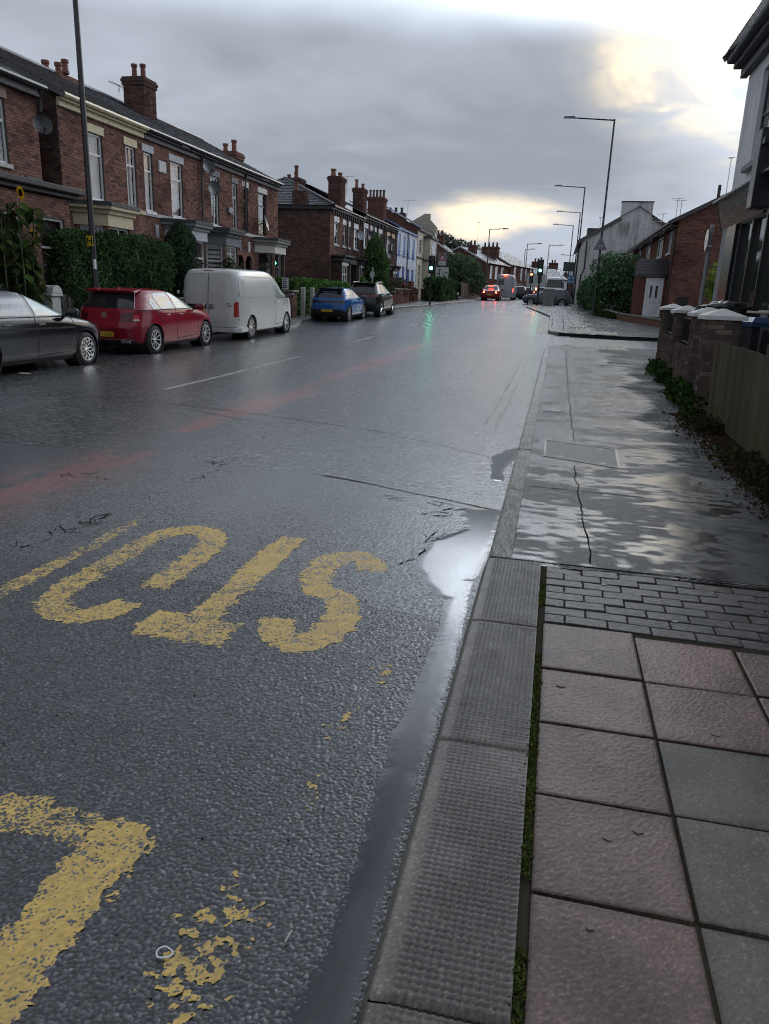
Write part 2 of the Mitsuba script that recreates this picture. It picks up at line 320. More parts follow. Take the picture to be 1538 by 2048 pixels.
RP = [road_patch(LS(-1.5, -.15, .0042), LS(.95, 1.45, .004), .0106, .0043, 1), road_patch(LS(-2.3, -.15, .0045), LS(1.45, 2.35, .0046), .0106, .0043, 1), road_patch(LS(-3.4, -.15, .0053), LS(2.35, 3.8, .0060), .0106, .0043, 1),
      road_patch(LS(-4.7, -1.5, .03), LS(.95, 1.45, .03), 0, 0, 11), road_patch(LS(-4.7, -2.3, .03), LS(1.45, 2.35, .03), 0, 0, 16), road_patch(LS(-4.7, -3.4, .03), LS(2.35, 3.8, .03), 0, 0, 14),
      road_patch(LS(-4.7, -.15, .0080), steps(3.8, 6.6, .0092, .0140), .0106, .0043, 1), road_patch(LS(-13.5, -4.7, .04), LS(.95, 6.6, .05), 0, 0, 2),
      road_patch(steps(-13.5, -.15, .042, .021), steps(6.6, 24.1, .020, .075), .030, .0040, 3), road_patch(LS(-13.5, -.12, .1), np.r_[np.arange(24.1, 60, .3), np.arange(60, 170, 1.5), 260], 0, 0, 4),
      road_patch(LS(-13.5, -.12, .5), np.r_[np.arange(-6, .9, .5), .95], 0, 0, 5), road_patch(np.r_[-.12, .3, .6, 1, 1.5, 2, 3, 4, 6, 8, 12, 20, 40], np.arange(20, 170, .5), 0, 0, 6)]
of = np.cumsum([0]+[len(q[0]) for q in RP]); struct_c('road', trimesh.Trimesh(np.vstack([q[0] for q in RP]), np.vstack([q[1]+o for q, o in zip(RP, of)]), process=False), 'm_asphalt', np.vstack([q[2] for q in RP]))
struct_c('road_bed', grid(np.r_[np.arange(-13.5, .3, .5)], np.r_[np.arange(-6, 30, .5)], lambda X, Y: ZR(X, Y)-.012), 'm_cloth', (.012, .012, .013))

pz = lambda x, y: P(y)+0*x
def clipped_grid(poly, xs, ys, pitch, amp, seed):
    """black-top: chips as geometry, colours per vertex, cut to the outline, with a skirt"""
    X, Y = np.meshgrid(xs, ys, indexing='ij'); h, q, on = stones(X, Y, pitch, seed) if pitch else (0*X, .5+0*X, 1+0*X)
    Z = P(Y)+h*amp-.006+.005*(nz(X, Y, 1.8, seed+2)-.5)+.003*(nz(X, Y, 6, seed+3)-.5); b = nz(X, Y, .9, 14, 4)[..., None]
    c = np.array((.030, .030, .031))+(np.array((.135, .133, .130))-(.030, .030, .031))*smooth(.2, .95, q)[..., None]; c = c*(.35+.65*on[..., None])*(.55+.85*b); d = smooth(1.2, 1.75, X+.5*(nz(X, Y, 1.5, 33)-.5))[..., None]; c = c+(np.array((.034, .033, .028))-c)*.6*d
    n = len(ys); i = (np.arange(len(xs)-1)[:, None]*n+np.arange(n-1)).ravel(); f = np.concatenate([np.c_[i, i+n, i+n+1], np.c_[i, i+n+1, i+1]]); v = np.stack([X, Y, Z], -1).reshape(-1, 3)
    m = v[f].mean(1); f = f[shapely.contains_xy(poly, m[:, 0], m[:, 1])]; return v, f, c.reshape(-1, 3)*(.8+.4*np.random.default_rng(seed).random((len(v), 1)))
PVP = Polygon([(-.135, 4.50), (1.80, 4.50), (1.98, 9), (2.12, 14), (2.45, 20.6), (12, 21.), (12, 25.4), (2.4, 25.6), (.6, 25.7), (.05, 25.3), (-.135, 24.6)])
A_ = clipped_grid(PVP, np.arange(-.15, 2.5, .0115), steps(4.5, 13, .0115, .028), .022, .0042, 3); B_ = clipped_grid(PVP, np.r_[np.arange(-.15, 2.6, .03), 3, 4, 6, 12], steps(13, 25.9, .04, .08), .05, .0045, 4)
pk = struct_c('pavement', trimesh.Trimesh(np.vstack([A_[0], B_[0]]), np.vstack([A_[1], B_[1]+len(A_[0])]), process=False), 'm_pavement', np.vstack([A_[2], B_[2]]))
struct_c('pavement_base', sheet(PVP.buffer(-.004), lambda x, y: P(y)-.014), 'm_cloth', (.02, .02, .02))

KX = -.30                                   # front of the kerb beside the camera
# right pavement of black-top, up to the side road
pz = lambda x, y: P(y)+0*x
struct('pavement', sheet(Polygon([(-.135, 4.56), (1.80, 4.56), (1.98, 9), (2.12, 14), (2.45, 20.6), (12, 21.), (12, 25.4), (2.4, 25.6), (.6, 25.7), (.05, 25.3), (-.135, 24.6)]), pz), 'm_pavement', smooth=False)
# under the kerbs and slabs beside the camera: bedding that shows in the joints
struct_c('paving_bed', sheet(Polygon([(-.24, -2), (6, -2), (6, 4.54), (1.80, 4.54), (-.24, 4.54)]), lambda x, y: P(y)-.012), 'm_cloth', (.050, .044, .033))
struct_c('verge', sheet(Polygon([(1.80, 4.6), (3.6, 4.6), (3.6, 20.6), (2.44, 20.6), (2.12, 14), (1.98, 9)]), lambda x, y: P(y)-.035+.03*(x-1.8)), 'm_cloth', (.045, .039, .028))

# bus boarding kerbs, four long textured stones
def kassel(y0, y1):
    xs = np.r_[np.linspace(-.33, -.285, 4), np.linspace(-.28, .038, 54), .05]; ys = np.linspace(y0, y1, int((y1-y0)/.0062))
    X, Y = np.meshgrid(xs, ys, indexing='ij'); p = .021
    Z = .0050*(.35+1.2*nz(X, Y, 7, 77, 3))*np.clip(np.cos(PI*(X+Y)/p)*np.cos(PI*(X-Y)/p), -.3, 1)*((X > -.235) & (X < .04))
    top = 0-.006*smooth(-.22, -.285, X)
    Z = Z+top; e = np.minimum(Y-y0, y1-Y); Z = Z-.012*np.clip(1-e/.012, 0, 1)**2
    fr = X < -.283; Z = np.where(fr, -.006-(.17)*(np.clip((-.283-X)/.047, 0, 1))**1.0, Z)
    Z += .0016*(nz(X, Y, 60, 5)-.5)+.004*(nz(X, Y, 6, 8)-.5)
    n = len(ys); i = (np.arange(len(xs)-1)[:, None]*n+np.arange(n-1)).ravel()
    f = np.concatenate([np.c_[i, i+n, i+n+1], np.c_[i, i+n+1, i+1]]); v = np.stack([X, Y, Z], -1).reshape(-1, 3)
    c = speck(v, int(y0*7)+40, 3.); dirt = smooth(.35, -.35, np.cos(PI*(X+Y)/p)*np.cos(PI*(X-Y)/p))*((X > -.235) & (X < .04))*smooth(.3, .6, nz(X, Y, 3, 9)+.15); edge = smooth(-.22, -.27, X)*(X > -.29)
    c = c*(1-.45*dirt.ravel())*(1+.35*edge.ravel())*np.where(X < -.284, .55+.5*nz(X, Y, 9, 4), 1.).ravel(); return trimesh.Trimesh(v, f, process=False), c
k = thing('boarding_kerb', 'wide grey bus boarding kerb of long stones with raised dimples', 'kerb')
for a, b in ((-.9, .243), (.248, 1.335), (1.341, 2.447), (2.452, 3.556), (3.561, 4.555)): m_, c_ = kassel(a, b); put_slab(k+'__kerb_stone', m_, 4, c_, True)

# slabs, 450 mm, pink with grey ones
bev = lambda x0, x1, y0, y1, z, t=.05, b=.004: bx(x0, x1, y0, y1, z-t, z, b)
cols = [.078, .526, .990, 1.447, 1.905, 2.36]
rows = [-.9, -.45, 0, .455, .905, 1.335, 1.768, 2.217, 2.668, 3.128, 3.60]
ps = thing('slab_paving', 'square pink and grey paving slabs laid behind the boarding kerb', 'paving')
for i in range(len(cols)-1):
    for j in range(len(rows)-1):
        g = .0022+.002*rng.random(); c = i == 0 or (i == 1 and rows[j] > 2.5) or (i == 2 and rows[j] > 2.0) or (i > 2 and rows[j] > 2.2)
        y1 = rows[j+1]-g if j < len(rows)-2 else rows[j+1]+.02-(.03*i)
        x0, x1, y0_ = cols[i]+g, cols[i+1]-g, rows[j]+g; near = rows[j] > .8 and i < 3
        xs_ = np.linspace(x0, x1, 76 if near else 8); ys_ = np.linspace(y0_, y1, 76 if near else 8); X, Y = np.meshgrid(xs_, ys_, indexing='ij'); d = rng.normal(0, .005, 2); z0 = rng.uniform(-.005, .001)
        e = np.minimum(np.minimum(X-x0, x1-X), np.minimum(Y-y0_, y1-Y)); ch = .010*(nz(X, Y, 22, 7+i*13+j)-.30)
        h_, q_, on_ = stones(X, Y, .0135, 100+i*20+j) if c else (nz(X, Y, 120, 3), None, None)
        Z = h_*(.0017 if c else .0009)+.002*(nz(X, Y, 7, i+j)-.5)-.0025*(1-smooth(0, .004, e))-np.clip(.0035-e+ch*.55, 0, .010)*.8+d[0]*(X-x0)+d[1]*(Y-y0_)+z0
        n = len(ys_); k_ = (np.arange(len(xs_)-1)[:, None]*n+np.arange(n-1)).ravel(); f = np.concatenate([np.c_[k_, k_+n, k_+n+1], np.c_[k_, k_+n+1, k_+1]]); v = np.stack([X, Y, Z], -1).reshape(-1, 3)
        tone = rng.uniform(.85, 1.12); cc = speck(v, 60+i*11+j, 4.)*tone; dirt = (.55*smooth(.045, .0, e+.04*(nz(X, Y, 6, 50+j)-.5))+.45*smooth(.52, .72, nz(X, Y, 2.6, 71, 4))).ravel(); cc = cc*(1-.5*dirt)
        rim = np.r_[np.arange(n), n*np.arange(1, len(xs_))+n-1, (len(xs_)-1)*n+np.arange(n-2, -1, -1), n*np.arange(len(xs_)-2, 0, -1)]; lo = v[rim]-[0, 0, .05]; nv = len(v); m_ = len(rim); r2 = np.roll(np.arange(m_), -1)
        f = np.vstack([f, np.c_[rim, nv+np.arange(m_), nv+r2], np.c_[rim, nv+r2, rim[r2]]]); put_slab(ps+'__slab', trimesh.Trimesh(np.vstack([v, lo]), f, process=False), 0 if c else 1, np.r_[cc, cc[rim]*.5], True)
# grey block band, rows nearly across the pavement
bp = thing('block_paving', 'band of small grey concrete blocks in rows across the pavement', 'paving')
r = 0; y = 4.50
while y > 3.5:
    o = (r % 2)*.107
    for i in range(-1, 12):
        x0, x1 = .083+i*.215+o, .083+(i+1)*.215+o
        x0 = max(x0, .083)
        if x1-x0 < .04 or x0 > 2.2: continue
        sl = -.028*(x0-.08)
        yy = y+sl; lo = 3.628-.028*(x0-.1)
        a = yy-.100; 
        if yy-.03 < lo: continue
        a = max(a, lo)
        m = bev(x0+.003, x1-.003, a, yy-.006, 0, .04, .0035).subdivide_to_size(.032); m.vertices[:, 2] += rng.uniform(-.005, .001)+rng.normal(0, .012)*(m.vertices[:, 0]-x0)+.0016*(rng.random(len(m.vertices))-.5)
        put_slab(bp+'__block', m, 2, speck(m.vertices, int(1000*x0+77*r), 6.)*rng.uniform(.8, 1.15))
    y -= .1065; r += 1

# moss in the joint behind the boarding kerb and between blocks
def tufts(pts, size, cols_, up=.5, n=None):
    """small two-sided leaf quads; pts (n,3); returns mesh, colours per vertex"""
    n = len(pts); d = rng.normal(size=(n, 3)); d[:, 2] = np.abs(d[:, 2])*up+.05; d /= np.linalg.norm(d, axis=1, keepdims=True)
    a = np.cross(d, rng.normal(size=(n, 3))); a /= np.linalg.norm(a, axis=1, keepdims=True)+1e-9
    s = (size*rng.uniform(.6, 1.4, n))[:, None]
    q = np.stack([pts-a*s*.12, pts+d*s*.5-a*s*.5*.62, pts+d*s, pts+d*s*.5+a*s*.5*.62], 1)
    c = np.asarray(cols_)[rng.integers(0, len(cols_), n)]*rng.uniform(.65, 1.35, (n, 1)); return quads(q), np.repeat(c, 4, 0)
MOSS = [(.085, .115, .028), (.060, .085, .022), (.11, .125, .035), (.045, .05, .02)]
n = 9000; yy = rng.uniform(-.2, 4.5, n); keep = meshkit.fbm(np.c_[yy*3, 0*yy, 0*yy], 3, 4) > .36+.1*rng.random(n); yy = yy[keep]
m, c = tufts(np.c_[.064+rng.normal(0, .0085, len(yy)), yy, -.012+rng.uniform(0, .010, len(yy))], .012, MOSS)
k = stuff('moss', m, 'm_leaf', 'green moss along the joint behind the boarding kerb', 'moss', color=c)

# ordinary kerb stones: along the black-top pavement, round the side road, the far pavement, the left pavement
def kerb_run(pts, w=.145, step=.92, up=0.0, key=None, first=0, gap=.008):
    line = LineString(pts); s = 0
    while s < line.length-.05:
        e = min(s+step, line.length); a, b = np.array(line.interpolate(s+gap/2).coords[0]), np.array(line.interpolate(e-gap/2).coords[0])
        t = (b-a)/np.linalg.norm(b-a); nn = np.array([t[1], -t[0]])*w      # behind the kerb's face
        m = trimesh.creation.box(extents=(1, 1, 1)); v = []
        for (q, zz) in ((a, 0), (b, 0)):
            z = P(q[1])+up+rng.uniform(-.004, .003)
            for o, dz in ((0, -.30), (0, -.020), (.018/w, 0), (1, 0), (1, -.30)): v.append((*(q+nn*o), z+dz))
        f = []
        for i in range(5):
            j = (i+1) % 5; f += [(i, i+5, j+5), (i, j+5, j)]
        f += [(0, 1, 2), (0, 2, 3), (0, 3, 4), (5, 7, 6), (5, 8, 7), (5, 9, 8)]
        m = trimesh.Trimesh(v, f, process=False); m.fix_normals(); tone = rng.uniform(.8, 1.1)
        if 4 < a[1] < 12 and a[0] > -1: m = m.subdivide_to_size(.05); m.vertices += rng.normal(0, .0012, m.vertices.shape)
        put_slab(key+'__kerb_stone', m, 3, speck(m.vertices, int(a[1]*9)+300, 5.)*tone); s = e
kk = thing('kerb', 'line of grey kerb stones edging the wet footway on the right', 'kerb')
kerb_run([(-.285, 4.56), (-.285, 24.3), (-.1, 25.3), (.35, 25.75)], key=kk)
k2 = thing('kerb', 'kerb stones of the footway beyond the side road', 'kerb')
kerb_run([(.40, 32.0), (-.1, 32.4), (-.32, 33.3), (-.42, 47.6), (-2.45, 61.6), (-2.5, 73), (-2.0, 110)], key=k2)
k3 = thing('kerb', 'kerb stones along the far left footway under the parked cars', 'kerb')
LK = [(-11.6, 4), (-11.6, 26.3), (-10.05, 27.7), (-10.0, 28.6), (-11.2, 33), (-11.3, 45), (-10.6, 50), (-9.6, 57), (-8.0, 76), (-7.3, 95), (-6.0, 125)]
kerb_run(LK[::-1], key=k3)
LKX = -10.4
ypts = [(0.4, 31.95), (2.5, 31.5), (5, 31.6), (30, 31.6), (30, 130), (-1.7, 130), (-1.9, 110), (-2.36, 73), (-2.31, 61.65), (-.28, 47.6), (-.17, 33.3), (.03, 32.45)]
FP = Polygon(ypts); C_ = clipped_grid(FP, np.r_[np.arange(-2.6, 5.6, .11), 7, 10, 16, 30], np.r_[np.arange(31, 62, .13), np.arange(62, 131, .4)], .13, .010, 8)
k4 = struct_c('pavement', trimesh.Trimesh(C_[0], C_[1], process=False), 'm_pavement', C_[2]*.8); struct_c('pavement_base', sheet(FP.buffer(-.004), lambda x, y: P(y)-.016), 'm_cloth', (.02, .02, .02))
struct_c('pavement', sheet(Polygon([(x-.13, y) for x, y in LK]+[(-14.2, 125), (-14.2, 4)]), pz), 'm_pavement', (.10, .10, .102))
struct_c('front_gardens', sheet(Polygon([(-14.19, -6), (-14.19, 150), (-30, 150), (-30, -6)]), lambda x, y: P(y)-.02, step=3.), 'm_cloth', (.05, .045, .035))

# blistered crossing tiles at both sides of the side road, pale and wet
def tactile(name, label, x0, y0, nx, ny, wx, wy, slope):
    t = thing(name, label, 'tactile paving', 'tactile paving at the side road')
    for i in range(nx):
        for j in range(ny):
            x, y = x0+i*wx, y0+j*wy+slope*i*wx; z = float(P(y))+.006
            m = [bx(x+.008, x+wx-.008, y+.010, y+wy-.010, z-.03, z+.004, .004)]
            for a in range(2):
                for b in range(3):
                    cx, cy = x+wx*(a+.5)/2, y+wy*(b+.5)/3; m.append(trimesh.creation.cylinder(.02, .008, sections=6, transform=mat((cx, cy, z+.006))))
            put(t+'__tile', cat(*m), 'm_gloss', np.array((.46, .42, .33))*rng.uniform(.7, 1.1))
tactile('tactile_paving', 'pale blistered paving at the near side of the side road', .45, 24.75, 9, 2, .2, .45, -.17)
tactile('tactile_paving', 'pale blistered paving at the far side of the side road', .5, 32.4, 10, 4, .2, .42, -.25)

# ---- markings, as flakes of worn thermoplastic
import types
def ribbon(pts, w): return LineString(pts).buffer(w/2, cap_style=2, join_style=1)
def pw(key, g, *a, up=.0045): m = worn(g, *a, up=up); return put(key, m, 'm_paint', (.30, .275, .19) if 'yellow' in key else (.28, .275, .26))
def GX(px, py, z=0):
    d = _f+_r*(px-769)/FPX-_u*(py-1024)/FPX; t = (z-1.6)/d[2]; return (d[0]*t, d[1]*t)
ZL = -.085
# letters read by traffic coming the other way: S T O P, and above it (nearer to us) B U S
def arc(cx, cy, rx, ry, a0, a1, n=14): return [(cx+rx*math.cos(math.radians(a)), cy+ry*math.sin(math.radians(a))) for a in np.linspace(a0, a1, n)]
w = .17
def letter_S(x0, x1, y0, y1):   # upright seen from the far side
    m = (y0+y1)/2; cx = (x0+x1)/2; rx = (x1-x0)/2-w/2; ry = (y1-y0)/4-w*.35
    top = arc(cx, m-ry, rx, ry, 180+25, 350, 12)
    pts = arc(cx, m+ry, rx, ry*.98, 20, 270, 22)[:]+arc(cx, m-ry, rx, ry*.98, 90, -165, 22)[1:]
    return LineString(pts).buffer(w/2, cap_style=2)
def S180(g, x0, x1, y0, y1): return g
def L(g): return g
ink = []
yA, yB = 2.93, 4.45
gS = letter_S(-1.33, -.86, yA, yB+.02); gS = affinity.rotate(gS, 0)
gT = shapely.unary_union([sbox(-1.67, yA+.2, -1.52, yB+.06), sbox(-1.84, yA-.02, -1.385, yA+.24)])
ro = .27
gO = LineString(arc(-2.23, yB-.38, ro-.06, .34, 0, 180)+arc(-2.23, yA+.4, ro-.06, .36, 180, 360)+[(-2.02, yB-.38)]).buffer(w/2-.005)
gO = gO.difference(sbox(-2.16, yA+.28, -1.9, yA+.50))
gP = ribbon([(-2.70, yA+.0), (-2.70, yB+.06)], .13)
gB = ribbon([(-1.21, .55), (-1.20, 1.76)], .17)
gB2 = shapely.unary_union([ribbon([(-1.12, 1.77), (-1.55, 1.78), (-1.85, 1.68)], .19), ribbon(arc(-1.62, 1.36, .42, .36, 80, 270), .16), ribbon([(-1.29, .98), (-1.6, .98)], .15)])
gS, gT, gO, gP, _ = [affinity.scale(g_, 1.055, 1.055, origin=(0, 0)) for g_ in (gS, gT, gO, gP, gP)]; gB = ribbon([(-1.215, .55), (-1.21, 1.80)], .17)
def ycol(v, seed): r = np.random.default_rng(seed); a = meshkit.fbm(v*9, 3, seed)[:, None]; return (np.array((.66, .44, .11))+(np.array((.48, .33, .12))-(.66, .44, .11))*a)*(.75+.45*r.random((len(v), 1)))
def wcol(v, seed): return np.array((.55, .54, .50))*(.6+.6*meshkit.fbm(v*8, 3, seed))[:, None]
def worn(poly, thr, amp, seed, h=.012, s=24., up=.0027):
    """a sheet of paint on the chippings: whole where it is thick, only between the tops or gone where worn"""
    x0, y0, x1, y1 = poly.buffer(.05).bounds; big = lambda X, Y: nz(X, Y, 1.7, seed+5, 2)
    def field(X, Y):
        e = sdist(poly, X, Y); q = nz(X, Y, s, seed, 3)*.55+nz(X, Y, 75, seed+1, 2)*.45
        return np.minimum(e/.02+.2, 2)*.35+(q-.5)*amp*.8-thr-(big(X, Y)-.5)*1.1+.12
    def zf(X, Y): w = nz(X, Y, 20, seed+8, 3)*.6+nz(X, Y, 60, seed+9, 2)*.4; return ZR(X, Y)+up+.0085*(w-.5)-.0024*(big(X, Y)-.5)-.0022*thr
    return contour(x0, x1, y0, y1, h, field, zf, 0)
lt = thing('road_lettering', 'worn yellow letters STOP painted on the road, upside down from here', 'road marking')
for nme, g, th in (('letter', gS, .14), ('letter', gT, .10), ('letter', gO, .22), ('letter', gP, .42)): (lambda m: (put(lt+'__'+nme, m, 'm_worn', ycol(m.vertices, 3))))(worn(g, th, 4.2, 31))
lb = thing('road_lettering', 'worn yellow letter B of BUS at the left of the nearest road', 'road marking')
m_ = cat(worn(gB, .05, 4.2, 57, .009), worn(gB2.difference(gB), .55, 4.8, 58, .009)); put(lb+'__letter', m_, 'm_worn', ycol(m_.vertices, 4))
cg = [ribbon([(-.62, 3.55), (-.64, 2.9), (-.66, 2.2), (-.69, 1.0)], .16)]
def cagef(X, Y):
    e = np.zeros_like(X)-1.6
    for cx, cy, rx, ry, k in ((-.66, 3.12, .07, .20, .52), (-.70, 2.62, .08, .16, .52), (-.70, 2.15, .07, .13, .42), (-.76, 1.46, .11, .26, .80), (-.74, 1.12, .10, .22, .75)): e = np.maximum(e, k-((X-cx)/rx)**2*.5-((Y-cy)/ry)**2*.5)
    return e-.75+(nz(X, Y, 34, 3, 3)-.5)*3.4+(nz(X, Y, 90, 5, 2)-.5)*1.0
m_ = contour(-1.1, -.45, .9, 3.6, .007, cagef, lambda x, y: ZR(x, y)+.0030+.006*(nz(x, y, 40, 6)-.5), 0); k = put('bus_stop_line', m_, 'm_worn', ycol(m_.vertices, 6)); labels[k] = dict(kind='stuff', label='nearly worn away dashed yellow line along the gutter puddle', category='road marking')
# white centre dashes, double yellow lines, give-way dashes
cl = thing('centre_line', 'broken white line along the middle of the road', 'road marking')
for a, b in ((11.2, 14.6), (14.75, 18.0), (23, 26), (32, 35), (41, 44), (2.0, 7.2)):
    g = ribbon([(-6.15, a), (-6.15, b)], .10); th = .75 if a < 5 else (.1 if a < 14.7 else .35)
    pw(cl+'__dash', g, th, 1.6, int(a), .03, 9.)
dy = thing('double_yellow_line', 'double yellow line beside the right kerb, bending into the side road', 'road marking')
for dx, a in ((0, 0), (.16, .12)):
    pw(dy+'__line', ribbon([(-.84+dx, 10.2), (-.82+dx, 13), (-.82+dx, 22.9), (-.72+dx, 24.0-a), (-.45+dx*.5, 24.7-a), (.25, 25.2-a*1.6)], .095), .80, 3.6, 5, .02, 16.)
dy2 = thing('double_yellow_line', 'short double yellow line beyond the side road', 'road marking')
for dx in (0, .19): pw(dy2+'__line', ribbon([(-.1-dx*.3, 32.2-dx), (-.6-dx, 33.5), (-.62-dx, 46)], .09), .0, 1.5, 6, .03, 9.)
gw = thing('give_way_line', 'two rows of white dashes across the mouth of the side road', 'road marking')
for x in (-.22, .36):
    for y in np.arange(25.7, 31.8, .98): pw(gw+'__dash', sbox(x, y, x+.22, y+.62), -.1, 1.2, 9, .04, 8.)
sp = thing('stop_line', 'faint white line across the lane before the junction', 'road marking')
pw(sp+'__line', ribbon([(-5.0, 52.5), (-.6, 49)], .2), .2, 1.5, 12, .05, 7.)

# tar joints and cracks, a few millimetres proud
def crack(pts, wdt, jag=.05, seed=0):
    l = LineString(pts); n = max(int(l.length/.06), 4); q = np.array([l.interpolate(t, normalized=True).coords[0] for t in np.linspace(0, 1, n)])
    k = meshkit.fbm(np.c_[np.arange(n)*.23, np.zeros(n)+seed, np.zeros(n)], 3, seed)-.5
    t = np.gradient(q, axis=0); t /= np.linalg.norm(t, axis=1, keepdims=True); q = q+np.c_[-t[:, 1], t[:, 0]]*k[:, None]*jag*2
    ww = wdt*(.35+1.3*meshkit.fbm(np.c_[np.arange(n)*.4, np.zeros(n)+seed+9, np.zeros(n)], 2, seed+2)); ww[0] = ww[-1] = .001
    a, b = q+np.c_[-t[:, 1], t[:, 0]]*ww[:, None]/2, q-np.c_[-t[:, 1], t[:, 0]]*ww[:, None]/2; return a, b
def ribbons(lst, zf, up=.005):
    out = []
    for a, b in lst:
        A = np.c_[a, zf(a[:, 0], a[:, 1])+up]; B = np.c_[b, zf(b[:, 0], b[:, 1])+up]; out.append(quads(np.stack([B[:-1], B[1:], A[1:], A[:-1]], 1)))
    return trimesh.util.concatenate(out)
rp = lambda *q: [GX(x, y, -.07) for x, y in q]
cr = [crack(rp((150, 812), (400, 832), (760, 862), (985, 897)), .013, .025, 1), crack(rp((380, 838), (545, 862)), .010, .025, 2), crack(rp((640, 952), (800, 972), (1000, 998)), .016, .03, 3), crack(rp((660, 745), (860, 720)), .012, .04, 15),
      crack(rp((700, 690), (1085, 680)), .02, .04, 10), crack(rp((780, 712), (940, 722)), .02, .04, 11), crack(rp((590, 648), (760, 690), (1020, 672)), .02, .06, 12)]
def branchy(p0, p1, n, wd, seed):
    """a fringe of short fine cracks following one line"""
    r = np.random.default_rng(seed); p0, p1 = np.array(p0), np.array(p1); d = p1-p0
    for i in range(n):
        q = p0+d*r.random()+r.normal(0, .03, 2); a = math.atan2(d[1], d[0])+r.normal(0, .55); l = r.uniform(.04, .20); cr.append(crack([q, q+l*np.array([math.cos(a), math.sin(a)])], wd*r.uniform(.5, 1.1), .10, seed*50+i))
for p0, p1, n, sd in (((30, 1135), (215, 1048), 22, 5), ((300, 1020), (455, 932), 16, 6), ((120, 975), (260, 985), 7, 7), ((530, 890), (538, 862), 5, 8), ((790, 1120), (890, 1045), 14, 9), ((1000, 1001), (780, 985), 16, 4), ((0, 770), (250, 726), 14, 14), ((20, 818), (140, 815), 12, 13), ((840, 1020), (1000, 1003), 12, 16)):
    a_, b_ = rp(p0, p1); branchy(a_, b_, n, .011, sd)
k = put('road_crack', ribbons(cr, ZR), 'm_cloth', (.010, .010, .011)); labels[k] = dict(kind='stuff', label='dark cracks and tar joints in the road surface', category='crack')
pj = [crack([(.36, 4.6), (.33, 6.5), (.30, 7.6)], .009, .02, 21), crack([(.34, 8.9), (.33, 12), (.36, 24)], .010, .02, 22), crack([(-.13, 6.55), (1.9, 6.42)], .010, .004, 23), crack([(-.13, 11.1), (2.0, 10.6)], .009, .012, 24), crack([(.3, 15.5), (2.1, 14.9)], .014, .03, 25),
      crack([(-.13, 13.2), (.33, 13.4), (.9, 13.3)], .009, .03, 27), crack([(1.80, 4.7), (1.95, 9), (2.1, 14)], .014, .03, 26), crack([(.35, 33), (.33, 47)], .02, .04, 29), crack([(-.2, 39), (3, 38.4)], .02, .04, 20), crack([(.12, 4.545), (2.0, 4.49)], .018, .006, 19)]
k = put('pavement_joint', ribbons(pj, lambda x, y: P(y), .003), 'm_cloth', (.012, .012, .013)); labels[k] = dict(kind='stuff', label='dark joints and cracks in the black-top footway', category='crack')

# standing water in the gutter
def puddle(pts, h, amp, seed, z, s=5.):
    g = Polygon(pts); x0, y0, x1, y1 = g.buffer(.12).bounds
    f = lambda X, Y: sdist(g, X, Y)+amp*((nz(X, Y, s, seed, 4)-.5)*2+(nz(X, Y, 70, seed+3, 2)-.5)*.6)
    return contour(x0, x1, y0, y1, h, f, lambda x, y: 0*x+z, 0)
def pud(label, px, h, amp, seed, up=.006, s=5.):
    pts = [GX(x, y, -.125) for x, y in px]; g = Polygon(pts).buffer(.05).buffer(-.09).buffer(.05)
    f = lambda X, Y: sdist(g, X, Y)+amp*((nz(X, Y, s, seed, 4)-.5)*2+(nz(X, Y, 60, seed+3, 2)-.5)*.7)
    x0, y0, x1, y1 = g.buffer(.12).bounds; x1 = min(x1, -.30)
    zs = lambda x, y: ZR(np.minimum(x, -.3), y)+.0012+.0042*smooth(-.02, .05, f(np.atleast_1d(x), np.atleast_1d(y)))
    k = put('puddle', contour(x0, x1, y0, y1, h, f, zs, 0), 'm_water', smooth=True); labels[k] = dict(label=label, category='puddle')
pud('long dark puddle in the gutter beside the boarding kerb', [(560, 2060), (690, 2060), (815, 1600), (880, 1400), (915, 1270), (945, 1150), (905, 1150), (880, 1260), (835, 1370), (785, 1480), (745, 1620), (700, 1760), (640, 1930)], .012, .022, 3)
pud('pale puddle reflecting the sky at the end of the boarding kerb', [(835, 1130), (860, 1080), (930, 1052), (920, 1012), (1002, 1008), (988, 1070), (955, 1140), (935, 1155), (915, 1195), (880, 1188), (850, 1160)], .012, .025, 9)
pud('small bright puddle beside the kerb further up the road', [(985, 905), (1035, 880), (1042, 876), (1030, 905), (1005, 930), (1005, 955), (985, 950)], .02, .035, 13)
# ------------------------------------------------------------------ buildings
class Pl:
    """a wall plane: axis 'y' at x = c or axis 'x' at y = c, outward side sg; s runs along the world axis"""
    def __init__(self, ax, c, sg, M=None): self.ax, self.c, self.sg, self.M = ax, c, sg, M
    def pt(self, s, d, z):
        s, d, z = np.broadcast_arrays(np.asarray(s, float), np.asarray(d, float), np.asarray(z, float))
        q = np.stack([self.c+self.sg*d, s, z] if self.ax == 'y' else [s, self.c+self.sg*d, z], -1)
        return q if self.M is None else q @ self.M[:3, :3].T+self.M[:3, 3]
    def box(self, s0, s1, d0, d1, z0, z1, b=0):
        m = bx(self.c+self.sg*d0, self.c+self.sg*d1, s0, s1, z0, z1, b) if self.ax == 'y' else bx(s0, s1, self.c+self.sg*d0, self.c+self.sg*d1, z0, z1, b)
        return m if self.M is None else xf(m, self.M)
    def quad(self, s0, s1, d, z0, z1): return quads([self.pt([s0, s1, s1, s0], d, [z0, z0, z1, z1])])
    def poly(self, g, d):
        g = g.buffer(0); out = []
        for q in getattr(g, 'geoms', [g]):
            v, f = trimesh.creation.triangulate_polygon(q, engine='earcut'); out.append(trimesh.Trimesh(self.pt(v[:, 0], d, v[:, 1]), f, process=False))
        return trimesh.util.concatenate(out)
